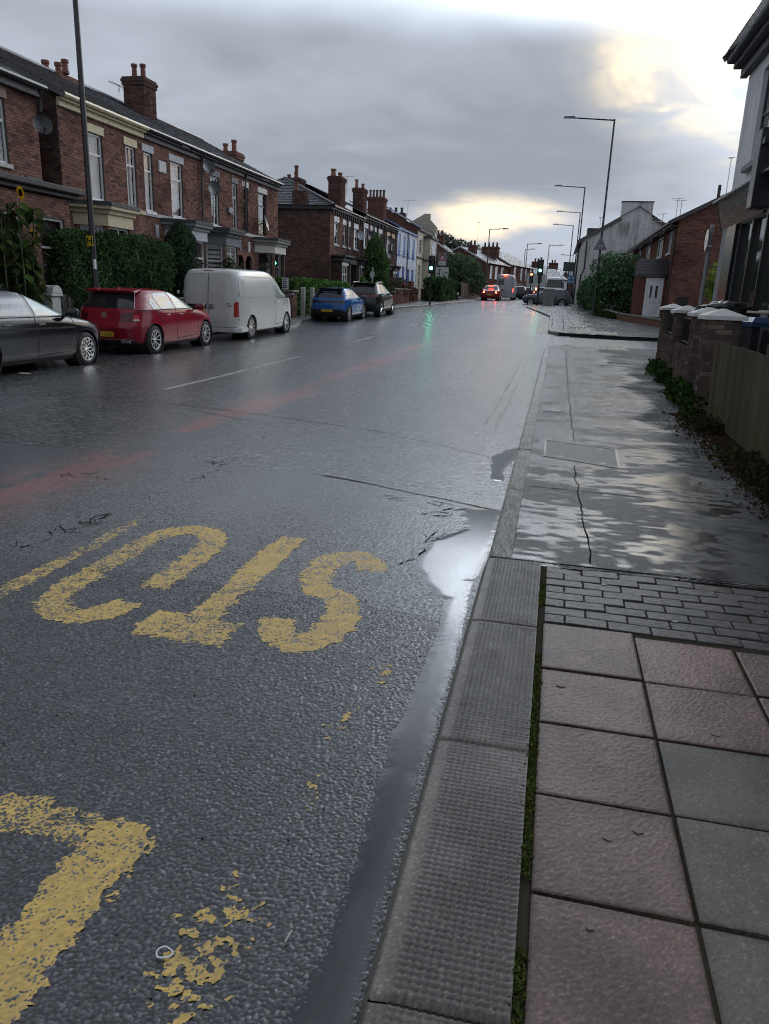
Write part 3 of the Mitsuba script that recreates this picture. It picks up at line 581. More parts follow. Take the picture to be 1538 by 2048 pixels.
def spans(g, z):
    x0, _, x1, _ = g.bounds; q = g.intersection(LineString([(x0-1, z), (x1+1, z)]))
    return [(a.bounds[0], a.bounds[2]) for a in getattr(q, 'geoms', [q]) if a.geom_type == 'LineString' and a.length > .02]
def brick_rects(g, holes):
    out = []
    _, z0, _, z1 = g.bounds
    for r in range(int(math.floor(z0/.075)), int(math.ceil(z1/.075))):
        a, b = max(r*.075, z0), min(r*.075+.066, z1)
        if b-a < .02: continue
        iv = spans(g, (a+b)/2)
        for h in holes:
            if h[2] < b-.01 and h[3] > a+.01:
                nv = []
                for p, q in iv:
                    if h[1] <= p or h[0] >= q: nv.append((p, q)); continue
                    if h[0] > p: nv.append((p, h[0]))
                    if h[1] < q: nv.append((h[1], q))
                iv = nv
        o = (r % 2)*.1125
        for p, q in iv:
            k0, k1 = int(math.floor((p-o)/.225)), int(math.ceil((q-o)/.225))
            for k in range(k0, k1):
                s0, s1 = max(k*.225+o+.001, p), min(k*.225+o+.215, q)
                if s1-s0 > .03: out.append((s0, s1, a, b))
    return np.array(out)
def brick_mesh(pl, R, d0=-.009, jit=.0025):
    n = len(R); d = rng.uniform(-jit, jit, n); s0, s1, a, b = R.T; e = .003
    def P4(*c): return np.stack(c, 1)
    F = [pl.pt(s0+e, d, a+e), pl.pt(s1-e, d, a+e), pl.pt(s1-e, d, b-e), pl.pt(s0+e, d, b-e)]
    B = [pl.pt(s0, d0, a), pl.pt(s1, d0, a), pl.pt(s1, d0, b), pl.pt(s0, d0, b)]
    v = np.stack(F+B, 1).reshape(-1, 3); i = np.arange(n)[:, None]*8
    f = np.concatenate([i+np.array(q) for q in ((0, 1, 2), (0, 2, 3), (0, 4, 5), (0, 5, 1), (1, 5, 6), (1, 6, 2), (2, 6, 7), (2, 7, 3), (3, 7, 4), (3, 4, 0))])
    return trimesh.Trimesh(v, f, process=False)
def put_bricks(fn, key, pl, R, bsdf, **k):
    m = brick_mesh(pl, R, **k); c = brick_cols(bsdf, m.vertices, np.repeat(np.arange(len(R)), 8)); return fn(key, m, 'm_brick', color=c)
def wall(t, pl, g, holes=(), bsdf='m_brick_red', singles=0, near=None, reveal=.11, name='wall'):
    """a brick wall: mortar plane with openings and reveals, every brick its own box; the SINGLES nearest bricks are entries"""
    hp = g
    for h in holes: hp = hp.difference(sbox(h[0], h[2], h[1], h[3]))
    ms = [pl.poly(hp, -.009)]
    for h in holes:
        for s in h[:2]: ms.append(quads([pl.pt([s, s, s, s], [0, -reveal, -reveal, 0], [h[2], h[2], h[3], h[3]])]))
        for z in h[2:4]: ms.append(quads([pl.pt([h[0], h[1], h[1], h[0]], [0, 0, -reveal, -reveal], [z]*4)]))
    k = put(t+'__'+name, cat(*ms), 'm_cloth', MORTAR)
    R = brick_rects(g, holes)
    if singles:
        c = np.c_[(R[:, 0]+R[:, 1])/2, (R[:, 2]+R[:, 3])/2]; q = pl.pt(c[:, 0], 0, c[:, 1]); dist = np.linalg.norm(q-(EYE if near is None else np.array(near)), axis=1)
        o = np.argsort(dist); one, R = R[o[:singles]], R[o[singles:]]
        for i_, r in enumerate(one): rr = rng.random(2); m = brick_mesh(pl, r[None]); c3 = np.array(BRICKS[bsdf]); put(k+'__brick', m, 'm_brick', (c3[0]+(c3[1]-c3[0])*rr[0] if rr[1] < .85 else c3[2])*(.55+.7*meshkit.fbm(m.vertices[:1]*[.55, .55, .8], 3, 5)[0]))
    if len(R): put_bricks(stuff, k+'__brickwork', pl, R, bsdf)
    return k
WHITE, CREAM, GREYL, GREYD, OFFW, BLACK, BLUE = (.62, .62, .62), (.50, .43, .27), (.34, .35, .38), (.10, .105, .12), (.52, .50, .45), (.016, .016, .018), (.035, .10, .30)
def window(t, pl, s0, s1, z0, z1, frame_c=WHITE, curtain=(.42, .36, .34), bars_z=(), bars_s=(), d=-.06, w=.055, lintel=None, sill=None, lint_h=.24, lint_o=.10, blind=None, glass=True, bs='m_paint', deep=.14):
    fr = [pl.box(s0, s0+w, d-.05, d, z0, z1), pl.box(s1-w, s1, d-.05, d, z0, z1), pl.box(s0+w, s1-w, d-.05, d, z0, z0+w), pl.box(s0+w, s1-w, d-.05, d, z1-w, z1)]
    for b in bars_z: fr.append(pl.box(s0+w, s1-w, d-.045, d-.002, b-w*.5, b+w*.5))
    for b in bars_s: fr.append(pl.box(b-w*.42, b+w*.42, d-.045, d-.004, z0+w, z1-w))
    k = put(t+'__window', cat(*fr), 'm_gloss', frame_c)
    if glass: put(k+'__pane', pl.quad(s0+w, s1-w, d-.03, z0+w, z1-w), 'm_glass')
    cm = [pl.quad(s0, s1, d-deep, z0, z1)]
    put(k+'__curtain', cat(*cm), 'm_cloth', curtain)
    if blind:
        z = z1-w; q = []
        while z > z0+.1: q.append(pl.box(s0+w, s1-w, d-deep+.01, d-deep+.02, z-.10, z)); z -= .17
        put(k+'__blind', cat(*q), 'm_cloth', blind)
    if lintel is not None: put(t+'__lintel', pl.box(s0-lint_o, s1+lint_o, -.06, .022, z1+.004, z1+lint_h, .008), bs, lintel)
    if sill is not None: put(t+'__sill', pl.box(s0-.06, s1+.06, -.08, .06, z0-.11, z0-.002, .01), bs, sill)
    return k
def slates(t, A, B, up, L, bsdf_, row=.20, wd=.28, clip=None, name='roof', lift=.018, base=True):
    """roof slope from eave A-B up the unit slope vector, length L; rows of thin lapped slates"""
    A, B, up = np.array(A, float), np.array(B, float), np.array(up, float); up /= np.linalg.norm(up); e = B-A; W = np.linalg.norm(e); e /= W; n = np.cross(e, up)
    if n[2] < 0: n = -n
    g = clip if clip is not None else sbox(0, 0, W, L)
    bsdf = 'm_slate'; base_c = SLATE if bsdf_ == 'm_slate' else TILE; Q = []; r = 0; tt = 0.
    while tt < L-.02:
        t1 = min(tt+row, L)
        for p, q in spans(g, tt+.5*(t1-tt)):
            o = (r % 2)*wd/2; k0, k1 = int(math.floor((p-o)/wd)), int(math.ceil((q-o)/wd))
            for k in range(k0, k1):
                s0, s1 = max(k*wd+o+.004, p), min((k+1)*wd+o-.004, q)
                if s1-s0 < .02: continue
                h = lift+rng.uniform(-.004, .004); jt = rng.uniform(-.006, .006)
                a = A+e*s0+up*(tt+jt); b = A+e*s1+up*(tt+jt); c = A+e*s1+up*t1; d = A+e*s0+up*t1
                Q += [(a+n*h, b+n*h, c+n*.003, d+n*.003), (a, b, b+n*h, a+n*h)]
        tt = t1; r += 1
    if base:
        v, f = trimesh.creation.triangulate_polygon(g, engine='earcut'); pts = A+v[:, :1]*e+v[:, 1:2]*up-n*.004
        k = put(t+'__'+name, trimesh.Trimesh(pts, f, process=False), 'm_slate', base_c)
    else: k = t+'__'+name
    m = quads(Q); tone = np.repeat(rng.uniform(.6, 1.45, (len(Q)+1)//2), 2)[:len(Q)]; cc = np.array(base_c)*np.repeat(tone*(.55+.9*meshkit.fbm(m.vertices[::4]*1.1, 3, 12)), 4)[:, None]; stuff(k+'__slates', m, bsdf, color=cc); return k
def chimney(t, x0, x1, y0, y1, z0, z1, bsdf='m_brick_dark', pots=(), caps=True, bricks=True, potc=(.20, .075, .045)):
    k = put(t+'__chimney', bx(x0+.009, x1-.009, y0+.009, y1-.009, z0, z1-.01), 'm_brick', np.array(BRICKS.get(bsdf, BRICKS['m_brick_dark'])[1])*.8) if bricks or bsdf != 'm_brick_far' else put(t+'__chimney', bx(x0+.009, x1-.009, y0+.009, y1-.009, z0, z1-.01), bsdf)
    if bricks or bsdf != 'm_brick_far':
        ms = []
        for ax, c, sg, a, b in (('x', y0, -1, x0, x1), ('y', x1, 1, y0, y1), ('y', x0, -1, y0, y1)): R_ = brick_rects(sbox(a, z0, b, z1-(.30 if caps else .01)), ()); m_ = brick_mesh(Pl(ax, c, sg), R_); ms.append((m_, brick_cols(bsdf, m_.vertices, np.repeat(np.arange(len(R_)), 8))))
        stuff(k+'__brickwork', trimesh.util.concatenate([q[0] for q in ms]), 'm_brick', color=np.vstack([q[1] for q in ms]))
    if caps: put(k+'__cap', cat(*[bx(x0-o, x1+o, y0-o, y1+o, z1-a, z1-b, .006) for o, a, b in ((.045, .30, .18), (.075, .178, .08), (.04, .078, 0))]), 'm_brick' if bsdf in BRICKS else bsdf, BRICKS[bsdf][1] if bsdf in BRICKS else None)
    for x, y, h, r in pots:
        put(k+'__chimney_pot', xf(lathe([(r*.8, 0), (r*1.02, .02), (r*1.02, .09), (r*.82, .11), (r*.76, h-.12), (r*.98, h-.10), (r*1.0, h), (r*.72, h), (r*.7, h-.3), (0, h-.3)], 14), mat((x, y, z1))), 'm_paint', np.array(potc)*rng.uniform(.75, 1.15), smooth=40)
    return k
def dish(label, at, nrm, r=.33, c=(.022, .022, .024)):
    r = r*.82
    t = thing('satellite_dish', label, 'satellite dish', 'satellite dishes on the houses')
    nrm = np.array(nrm, float); nrm /= np.linalg.norm(nrm); M = trimesh.geometry.align_vectors([0, 0, 1], nrm); M[:3, 3] = at
    q = [(0, 0)]+[(r*s, .22*r*s*s) for s in (.3, .55, .8, 1)]+[(r*1.02, .24*r), (r*.98, .20*r), (r*.5, .03), (0, -.02)]
    put(t+'__reflector', xf(lathe(q, 24), M), 'm_gloss', c, smooth=50)
    R = M[:3, :3]; a = np.array(at); f = a+nrm*r*1.15-np.array([0, 0, r*.6])
    put(t+'__arm', tube([a-np.array([0, 0, r*.8])+nrm*.05, f], .014, 6), 'm_gloss', c)
    put(t+'__receiver', xf(lathe([(0, 0), (.03, 0), (.035, .08), (0, .09)], 10), trimesh.geometry.align_vectors([0, 0, 1], -nrm) @ np.eye(4)+np.pad(np.zeros((3, 3)), ((0, 1), (0, 1)))*0+mat(f)-np.eye(4)), 'm_gloss', c)
    put(t+'__bracket', tube([a-nrm*.02, a-nrm*.18, a-nrm*.32+np.array([0, 0, -.05])], .022, 6), 'm_gloss', c)
    return t
def aerial(t, base, h, dirn, el=9, ln=.9, c=(.14, .14, .15)):
    b = np.array(base, float); d = np.array(dirn, float); d /= np.linalg.norm(d); s = np.cross(d, [0, 0, 1.]); top = b+[0, 0, h]
    ms = [tube([b, top], .016, 6), tube([top-d*ln*.4, top+d*ln*.6], .011, 5)]
    for i in range(el): q = top+d*ln*(-.35+.95*i/(el-1)); ms.append(tube([q-s*(.17-.008*i), q+s*(.17-.008*i)], .007, 4))
    return put(t+'__aerial', cat(*ms), 'm_metal', c)

HX = -14.0                                   # building line on the left
FL = Pl('y', HX, 1)
# ---- the house at the left edge
A = thing('terraced_house', 'red brick house at the left edge with a black cornice over its front bay', 'house', None)
gA = sbox(9.0, .1, 19.33, 6.25)
wall(A, FL, gA, [(17.05, 18.08, 4.42, 5.93), (14.2, 15.2, 4.42, 5.93)], singles=290)
for a, b in ((17.05, 18.08), (14.2, 15.2)): window(A, FL, a, b, 4.42, 5.93, bars_z=(5.42,), curtain=(.10, .11, .12), sill=(.42, .41, .37), lintel=(.15, .07, .05), lint_h=.30)
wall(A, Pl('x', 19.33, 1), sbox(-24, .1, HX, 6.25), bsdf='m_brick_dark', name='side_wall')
put(A+'__cornice', FL.box(9, 19.40, 0, .16, 6.22, 6.42, .02), 'm_paint', BLACK)
put(A+'__gutter', tube([(HX+.24, 9, 6.47), (HX+.24, 19.45, 6.47)], .075, 10), 'm_gloss', BLACK)
put(A+'__downpipe', tube([(HX+.2, 19.30, 6.45), (HX+.12, 19.36, 6.2), (HX+.10, 19.36, 5.9)], .045, 8), 'm_gloss', BLACK)
sl = np.array([-4.2, 0, 2.0])
slates(A, (HX+.22, 9, 6.50), (HX+.22, 19.42, 6.50), sl, 4.6, 'm_slate')
put(A+'__vent', FL.box(18.62, 19.28, 0, .05, 4.10, 4.24, .01), 'm_paint', (.05, .045, .045))
# its bay: brick piers, window, black cornice
bA = Pl('y', HX+.75, 1)
wall(A, bA, sbox(15.6, .1, 19.33, 3.72), [(18.02, 19.06, 1.42, 3.19), (16.2, 17.3, 1.42, 3.19)], name='bay_wall', singles=0)
wall(A, Pl('x', 19.33, 1), sbox(HX, .1, HX+.75, 3.72), name='bay_side', bsdf='m_brick_dark')
for a, b in ((18.02, 19.06), (16.2, 17.3)): window(A, bA, a, b, 1.42, 3.19, bars_z=(2.45,), curtain=(.045, .032, .034), sill=(.5, .5, .48))
put(A+'__bay_roof', cat(bA.box(15.4, 19.60, -.8, .14, 3.75, 3.86, .02), bA.box(15.3, 19.72, -.8, .28, 3.863, 4.02, .03)), 'm_paint', (.022, .022, .025))
dish('dark satellite dish on the wall of the leftmost house', (HX+.36, 19.02, 5.52), (1, -.75, .25), .30)

# ---- terrace of four, each with its own trim
YB = [20.2, 24.66, 28.92, 33.2, 37.42]
TRIM = [CREAM, GREYL, GREYD, OFFW]
WIN = [((21.42, 22.33), (23.62, 24.22)), ((24.72, 25.29), (26.54, 27.46)), ((29.81, 30.58), (31.95, 32.44)), ((33.04, 33.60), (34.86, 35.84))]
LBL = ['brick terraced house with cream lintels and cream bay, tall hedge in front', 'brick terraced house with pale grey lintels and a stone name plaque', 'brick terraced house with dark grey lintels and a dark grey bay', 'brick end terraced house with off-white lintels and dark brown windows']
BAY = [((20.62, 23.05), ((20.72, 21.20), (21.66, 22.60))), ((26.0, 28.3), ((26.1, 26.55), (27.08, 28.0))), ((28.95, 31.35), ((29.02, 29.66), (30.18, 30.98))), ((34.4, 36.95), ((34.5, 35.2), (35.75, 36.55)))]
for i in range(4):
    t = thing('terraced_house', LBL[i], 'house', 'brick terrace of four on the left'); tr = TRIM[i]; y0, y1 = YB[i], YB[i+1]
    holes = [(a, b, 4.03, 5.87) for a, b in WIN[i]]; dr0 = {0: None, 1: (24.95, 25.75), 2: (32.2, 33.05), 3: (33.25, 33.95)}[i]
    if dr0: holes.append((*dr0, .4, 3.0))
    wall(t, FL, sbox(y0, .1, y1, 6.30), holes, singles=(290 if i == 0 else 0))
    fc = WHITE if i < 3 else (.05, .03, .025)
    for j, (a, b) in enumerate(WIN[i]):
        bz = (5.30,) if i < 2 else (5.32,)
        cu = [(.42, .37, .36), (.43, .39, .37), (.12, .12, .12), (.06, .055, .05)][i]
        window(t, FL, a, b, 4.03, 5.87, fc, cu, bars_z=bz, bars_s=((a*.45+b*.55,) if i == 2 and j == 0 else ()), lintel=tr, sill=(WHITE if i < 3 else None))
        if i >= 2: put(t+'__curtain', FL.quad(a+.1, a+(b-a)*.42, -.15, 4.1, 5.78), 'm_cloth', (.45, .42, .36))
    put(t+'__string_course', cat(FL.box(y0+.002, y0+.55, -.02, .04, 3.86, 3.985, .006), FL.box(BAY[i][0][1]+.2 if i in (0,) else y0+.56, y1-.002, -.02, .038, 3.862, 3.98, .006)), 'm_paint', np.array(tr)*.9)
    put(t+'__eaves_board', cat(FL.box(y0, y1-.003, 0, .10, 6.25, 6.40, .01), FL.box(y0, y1-.003, .0, .20, 6.402, 6.47, .01)), 'm_paint', CREAM if i == 0 else (.030, .031, .035))
    put(t+'__gutter', tube([(HX+.25, y0, 6.53), (HX+.25, y1-.01, 6.53)], .07, 10), 'm_gloss', CREAM if i == 0 else BLACK)
    L = 4.75
    slates(t, (HX+.27, y0+(.0 if i else -.12), 6.56), (HX+.27, y1+(.12 if i == 3 else -.004), 6.56), (-4.27, 0, 2.02), L, 'm_tile' if i == 0 else 'm_slate', row=.2 if i else .16, wd=.3 if i else .24, lift=.02 if i else .035)
    slates(t, (HX-8.7, y1-.004, 6.56), (HX-8.7, y0, 6.56), (4.27, 0, 2.02), L, 'm_slate', row=.5, wd=.6, name='back_roof')
    put(t+'__ridge', tube([(HX-4.0, y0, 8.585), (HX-4.0, y1, 8.585)], .11, 8), 'm_slate', TILE)
    put(t+'__inner_wall', bx(HX-8.7, HX-.62, y0+.3, y1-.004, .1, 6.3), 'm_cloth', MORTAR)
    # bay window with canted side
    (b0, b1), ws = BAY[i]; bp_ = Pl('y', HX+.72, 1); c = .55
    pts = [(HX, b0-.0), (HX+.72, b0+c), (HX+.72, b1-c), (HX, b1)]
    pier = Polygon(pts)
    if i != 3 or True:
        wz0, wz1 = 1.5, 3.22
        ym = [(b0+c, b1-c)]
        ow = max(.55, (b1-b0-2*c)*.42)
        s0 = b0+c+.12; s1 = b1-c-.12
        ph = sbox(b0+c, .1, b1-c, 3.3)
        hol = [(s0, s1, wz0, wz1)]
        wall(t, bp_, ph, hol, name='bay_wall')
        window(t, bp_, s0, s1, wz0, wz1, fc, [(.10, .10, .10), (.13, .12, .12), (.10, .10, .10), (.03, .025, .022)][i], bars_z=(2.62,), bars_s=((s0+s1)/2,) if i != 1 else (), blind=(.5, .5, .5) if i == 2 else None)
        for sgn, ya, yb in ((-1, b0, b0+c), (1, b1-c, b1)):   # canted cheeks in a turned frame
            p0 = np.array([HX, b0]) if sgn < 0 else np.array([HX+.72, b1-c]); p1 = np.array([HX+.72, b0+c]) if sgn < 0 else np.array([HX, b1])
            e = p1-p0; ln = np.linalg.norm(e); ang = math.atan2(e[1], e[0])
            Mx = mat((p0[0], p0[1], 0), rz=ang); cp = Pl('x', 0, -1, Mx)
            wall(t, cp, sbox(0, .1, ln, 3.3), [(.14, ln-.12, wz0, wz1)], name='bay_side')
            window(t, cp, .14, ln-.12, wz0, wz1, fc, (.10, .10, .10) if i != 3 else (.03, .025, .022), bars_z=(2.62,), blind=(.5, .5, .5) if i == 2 else None)
        out = pier.buffer(.05, join_style=2); o2 = pier.buffer(.13, join_style=2); o3 = pier.buffer(.24, join_style=2); hf = sbox(HX, 0, HX+3, 60)
        put(t+'__bay_lintel', xf(ext(out.intersection(hf), .34), mat((0, 0, 3.225))), 'm_paint', tr)
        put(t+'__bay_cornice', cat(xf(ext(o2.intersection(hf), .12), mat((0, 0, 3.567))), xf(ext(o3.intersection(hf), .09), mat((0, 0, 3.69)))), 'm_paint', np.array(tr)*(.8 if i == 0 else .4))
        put(t+'__bay_roof', xf(ext(pier.buffer(.27, join_style=2).intersection(hf), .11), mat((0, 0, 3.782))), 'm_paint', (.028, .030, .035))
    if dr0:
        put(t+'__door', FL.box(dr0[0], dr0[1], -.35, -.25, .4, 2.7), 'm_gloss', (.025, .022, .022))
        a = (dr0[0]+dr0[1])/2; put(t+'__keystone', FL.box(a-.10, a+.10, -.02, .05, 3.16, 3.62, .01), 'm_paint', tr)
        rr = [r for r in np.linspace(-70, 70, 17)]
        put(t+'__arch', cat(*[xf(bx(-.036, .036, -.02, .03, .0, .22), frame((HX, a+.42*math.sin(math.radians(r)), 2.62+.42*math.cos(math.radians(r))), (0, math.cos(math.radians(r)), -math.sin(math.radians(r))), (-1, 0, 0))) for r in rr]), 'm_brick', BRICKS['m_brick_red'][0])
    if i == 0:
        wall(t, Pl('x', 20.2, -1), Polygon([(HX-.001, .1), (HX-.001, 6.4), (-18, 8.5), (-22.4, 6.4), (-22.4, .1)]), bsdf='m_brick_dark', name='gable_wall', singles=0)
        put(t+'__verge', xf(bx(0, 4.75, -.10, .06, -.06, .05), frame((HX+.27, 20.12, 6.50), np.array([-4.27, 0, 2.02])/4.724, (0, 1, 0))), 'm_slate', TILE)
    if i == 3:
        wall(t, Pl('x', 37.42, 1), Polygon([(HX, .1), (HX, 6.4), (-18, 8.5), (-22.4, 6.4), (-22.4, .1)]), bsdf='m_brick_red', name='gable_wall')
    if i == 1:
        pq = put(t+'__name_plaque', cat(FL.box(25.67, 26.2, -.01, .035, 5.38, 5.76, .012), FL.box(25.71, 26.16, .03, .045, 5.42, 5.72, .006)), 'm_paint', (.42, .42, .44))
    if i in (1, 2): put(t+'__downpipe', tube([(HX+.22, y1-.05, 6.5), (HX+.09, y1-.05, 6.2), (HX+.09, y1-.05, 3.95)], .042, 8), 'm_gloss', (.03, .03, .033))
    t_ = t
    if i == 0:
        chimney(t, -18.6, -17.6, 25.7, 26.7, 7.7, 8.55, 'm_brick_red', [(-18.25, 25.9, .42, .14), (-17.95, 26.2, .42, .14), (-17.55, 26.0, .45, .13)])
        chimney(t, -17.75, -16.85, 30.05, 31.0, 7.4, 9.5, 'm_brick_dark', [(-17.42, 30.4, .52, .125), (-17.07, 30.45, .52, .125)])
        aerial(t, (-17.85, 29.9, 8.9), .25, (-.5, -1, .15), ln=.7)
    if i == 3: chimney(t, -16.5, -15.7, 36.3, 37.2, 7.0, 7.86, 'm_brick_red', [(-16.35, 36.6, .38, .13), (-15.95, 36.7, .55, .14)], bricks=False)
dish('dark satellite dish high on the downpipe of the grey trimmed house', (HX+.34, 28.95, 6.02), (1, -.6, .25), .33)
dish('dark satellite dish beside the tall window with dark grey lintel', (HX+.36, 29.35, 5.30), (1, -.6, .25), .36)
dish('black satellite dish in front of the last upper window of the terrace', (HX+.36, 34.75, 4.55), (1, .2, .25), .42, (.012, .012, .012))
al = thing('alarm_box', 'small grey alarm box between the dark grey trimmed windows', 'alarm box'); put(al+'__case', FL.box(31.35, 31.75, 0, .10, 4.62, 4.86, .02), 'm_gloss', (.22, .22, .23)); put(al+'__lamp', FL.box(31.47, 31.63, .1, .12, 4.58, 4.62), 'm_gloss', (.1, .1, .12))

# ---- second terrace: corner house with a hipped roof, then narrower ones
YC = [46.35, 50.2, 54.15, 57.55, 61.25, 65.9]
WC = [((47.25, 48.2), (49.25, 49.95)), ((50.35, 51.0), (52.0, 53.05)), ((54.75, 55.8), (56.65, 57.35)), ((57.75, 58.4), (59.35, 60.4)), ((62.3, 63.35), (64.15, 65.1))]
LC = ['brick corner house with a wide blank side wall and hipped slate roof', 'brick terraced house next to the corner house, dark porch at its door', 'brick terraced house in the middle of the second terrace, dish beside its first window', 'brick terraced house half hidden behind the tall conifer', 'brick terraced house with two dishes beside the blue and white house']
for i in range(5):
    t = thing('terraced_house', LC[i], 'house', 'second brick terrace on the left'); y0, y1 = YC[i], YC[i+1]; dz = 0 if i < 2 else .28; zb = .5
    holes = [(a, b, 4.45+dz, 5.75+dz) for a, b in WC[i]]
    wall(t, FL, sbox(y0, zb, y1, 6.42+dz), holes, bsdf='m_brick_dark' if i else 'm_brick_red')
    for a, b in WC[i]: window(t, FL, a, b, 4.45+dz, 5.75+dz, WHITE, (.46, .44, .42) if i != 4 else (.2, .17, .14), bars_z=(5.25+dz,), lintel=(.6, .6, .6) if i < 4 else (.5, .36, .2), sill=(.45, .45, .45), lint_h=.34)
    put(t+'__eaves_board', FL.box(y0, y1-.003, 0, .22, 6.38+dz, 6.50+dz, .01), 'm_paint', (.03, .03, .033))
    for y in np.arange(y0+.2, y1-.1, .48): put(t+'__bracket', FL.box(y, y+.10, 0, .17, 6.16+dz, 6.38+dz), 'm_paint', (.05, .05, .052))
    put(t+'__gutter', tube([(HX+.27, y0, 6.55+dz), (HX+.27, y1-.01, 6.55+dz)], .065, 8), 'm_gloss', BLACK)
    put(t+'__downpipe', tube([(HX+.10, y1-.1, 6.5+dz), (HX+.10, y1-.1, .8)], .045, 6), 'm_gloss', BLACK)
    up = (-4.5, 0, 2.0); Ls = 4.9
    clip = Polygon([(0, 0), (y1-y0, 0), (y1-y0, Ls), (3.6, Ls)]) if i == 0 else None
    slates(t, (HX+.3, y0-(.15 if i == 0 else 0), 6.58+dz), (HX+.3, y1-.004, 6.58+dz), up, Ls, 'm_slate', clip=clip)
    slates(t, (HX-8.7, y1-.004, 6.58+dz), (HX-8.7, y0, 6.58+dz), (4.5, 0, 2.0), Ls, 'm_slate', row=.5, wd=.6, name='back_roof', clip=Polygon([(0, 0), (y1-y0, 0), (y1-y0-3.4, Ls), (0, Ls)]) if i == 0 else None)
    put(t+'__inner_wall', bx(HX-8.5, HX-.5, y0+.4, y1-.004, .3, 6.4), 'm_cloth', MORTAR)
    # ground floor bay with white frames under a bracketed hood
    b0 = {0: 46.9, 1: 51.6, 2: 54.5, 3: 59.0, 4: 62.2}[i]; b1 = b0+1.75; bp_ = Pl('y', HX+.6, 1)
    wall(t, bp_, sbox(b0, zb, b1, 3.42), [(b0+.2, b1-.2, 1.6, 3.2)], bsdf='m_brick_dark', name='bay_wall')
    wall(t, Pl('x', b0, -1), sbox(HX, zb, HX+.6, 3.42), bsdf='m_brick_dark', name='bay_side'); wall(t, Pl('x', b1, 1), sbox(HX, zb, HX+.6, 3.42), bsdf='m_brick_dark', name='bay_side')
    window(t, bp_, b0+.2, b1-.2, 1.6, 3.2, (.75, .75, .75), (.15, .16, .17), bars_z=(2.65,), bars_s=(b0+.65, b1-.65), lintel=(.6, .6, .6), lint_h=.2)
    put(t+'__bay_roof', cat(bx(HX, HX+.78, b0-.2, b1+.2, 3.44, 3.55), bx(HX, HX+.95, b0-.3, b1+.3, 3.70, 3.80), *[bx(HX+.6, HX+.82, y, y+.09, 3.55, 3.70) for y in np.arange(b0-.15, b1+.2, .3)], bx(HX, HX+.6, b0-.1, b1+.1, 3.55, 3.7)), 'm_paint', (.035, .034, .036))
    if i == 1: put(t+'__porch', cat(bx(HX, HX+.55, 49.25, 51.4, 3.35, 3.62), bx(HX, HX+.5, 49.3, 49.6, zb, 3.35), bx(HX, HX+.5, 51.1, 51.35, zb, 3.35), bx(HX, HX+.1, 49.6, 51.1, zb, 3.35)), 'm_paint', (.035, .028, .026))
    if i == 0:
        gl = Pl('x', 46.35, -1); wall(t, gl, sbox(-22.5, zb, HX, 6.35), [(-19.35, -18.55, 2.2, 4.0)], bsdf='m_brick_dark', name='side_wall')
        window(t, gl, -19.35, -18.55, 2.2, 4.0, WHITE, (.4, .4, .38), bars_z=(3.3,))
        put(t+'__eaves_board', gl.box(-22.5, HX+.2, 0, .2, 6.36, 6.52), 'm_paint', (.025, .025, .028))
        W_ = 8.5+.45; slates(t, (-22.65, 46.2, 6.58), (HX+.3, 46.2, 6.58), (0, 3.6, 2.0), 4.1, 'm_slate', row=.24, wd=.32, clip=Polygon([(0, 0), (W_, 0), (W_/2+.2, 4.1), (W_/2-.2, 4.1)]), name='hip_roof', lift=.03)
        put(t+'__hip_tile', tube([(HX+.3, 46.2, 6.62), (-18.2, 49.9, 8.62)], .09, 6), 'm_slate', TILE)
        chimney(t, -16.39, -15.53, 46.25, 46.85, 6.3, 7.39, 'm_brick_dark', [(-16.2, 46.5, .5, .13)], bricks=False, caps=False)
        chimney(t, -18.2, -17.1, 49.8, 50.8, 7.5, 8.6, 'm_brick_dark', [(-18.0, 50.2, .25, .13), (-17.42, 50.0, .75, .15), (-17.6, 50.4, .4, .13)], bricks=False)
        aerial(t, (-18.25, 49.7, 8.0), .4, (-1, -.2, .1))
        chimney(t, -15.72, -14.85, 51.5, 52.7, 6.9, 8.95, 'm_brick_dark', [(-15.45, 51.8, .48, .2), (-15.1, 52.2, .3, .16)], bricks=False)
        aerial(t, (-14.75, 52.7, 8.0), 1.1, (1, .2, 0), ln=.8)
    if i == 2: chimney(t, -15.5, -14.72, 57.0, 58.2, 6.9, 8.95, 'm_brick_dark', [(-15.3, 57.3, .6, .14), (-14.9, 57.6, .35, .13)], bricks=False)
    if i == 4: chimney(t, -16.44, -15.04, 65.2, 66.4, 7.0, 9.3, 'm_brick_far', [(-16.3+.29*k, 65.6, .6, .12) for k in range(5)], bricks=False, potc=(.10, .07, .06))
dish('black dish on the front of the second terrace, left of the tall conifer', (HX+.4, 55.4, 5.45), (1, -.8, .3), .45)
dish('upper of two dark dishes on the house beside the blue house', (HX+.4, 61.6, 5.65), (1, -.8, .3), .42)
dish('lower of two dark dishes on the house beside the blue house', (HX+.4, 61.9, 4.60), (1, -.8, .3), .42)
dish('pale dish in front of the white curtained window of the second terrace', (HX+.3, 52.6, 5.35), (1, -.9, .2), .36, (.33, .34, .36))

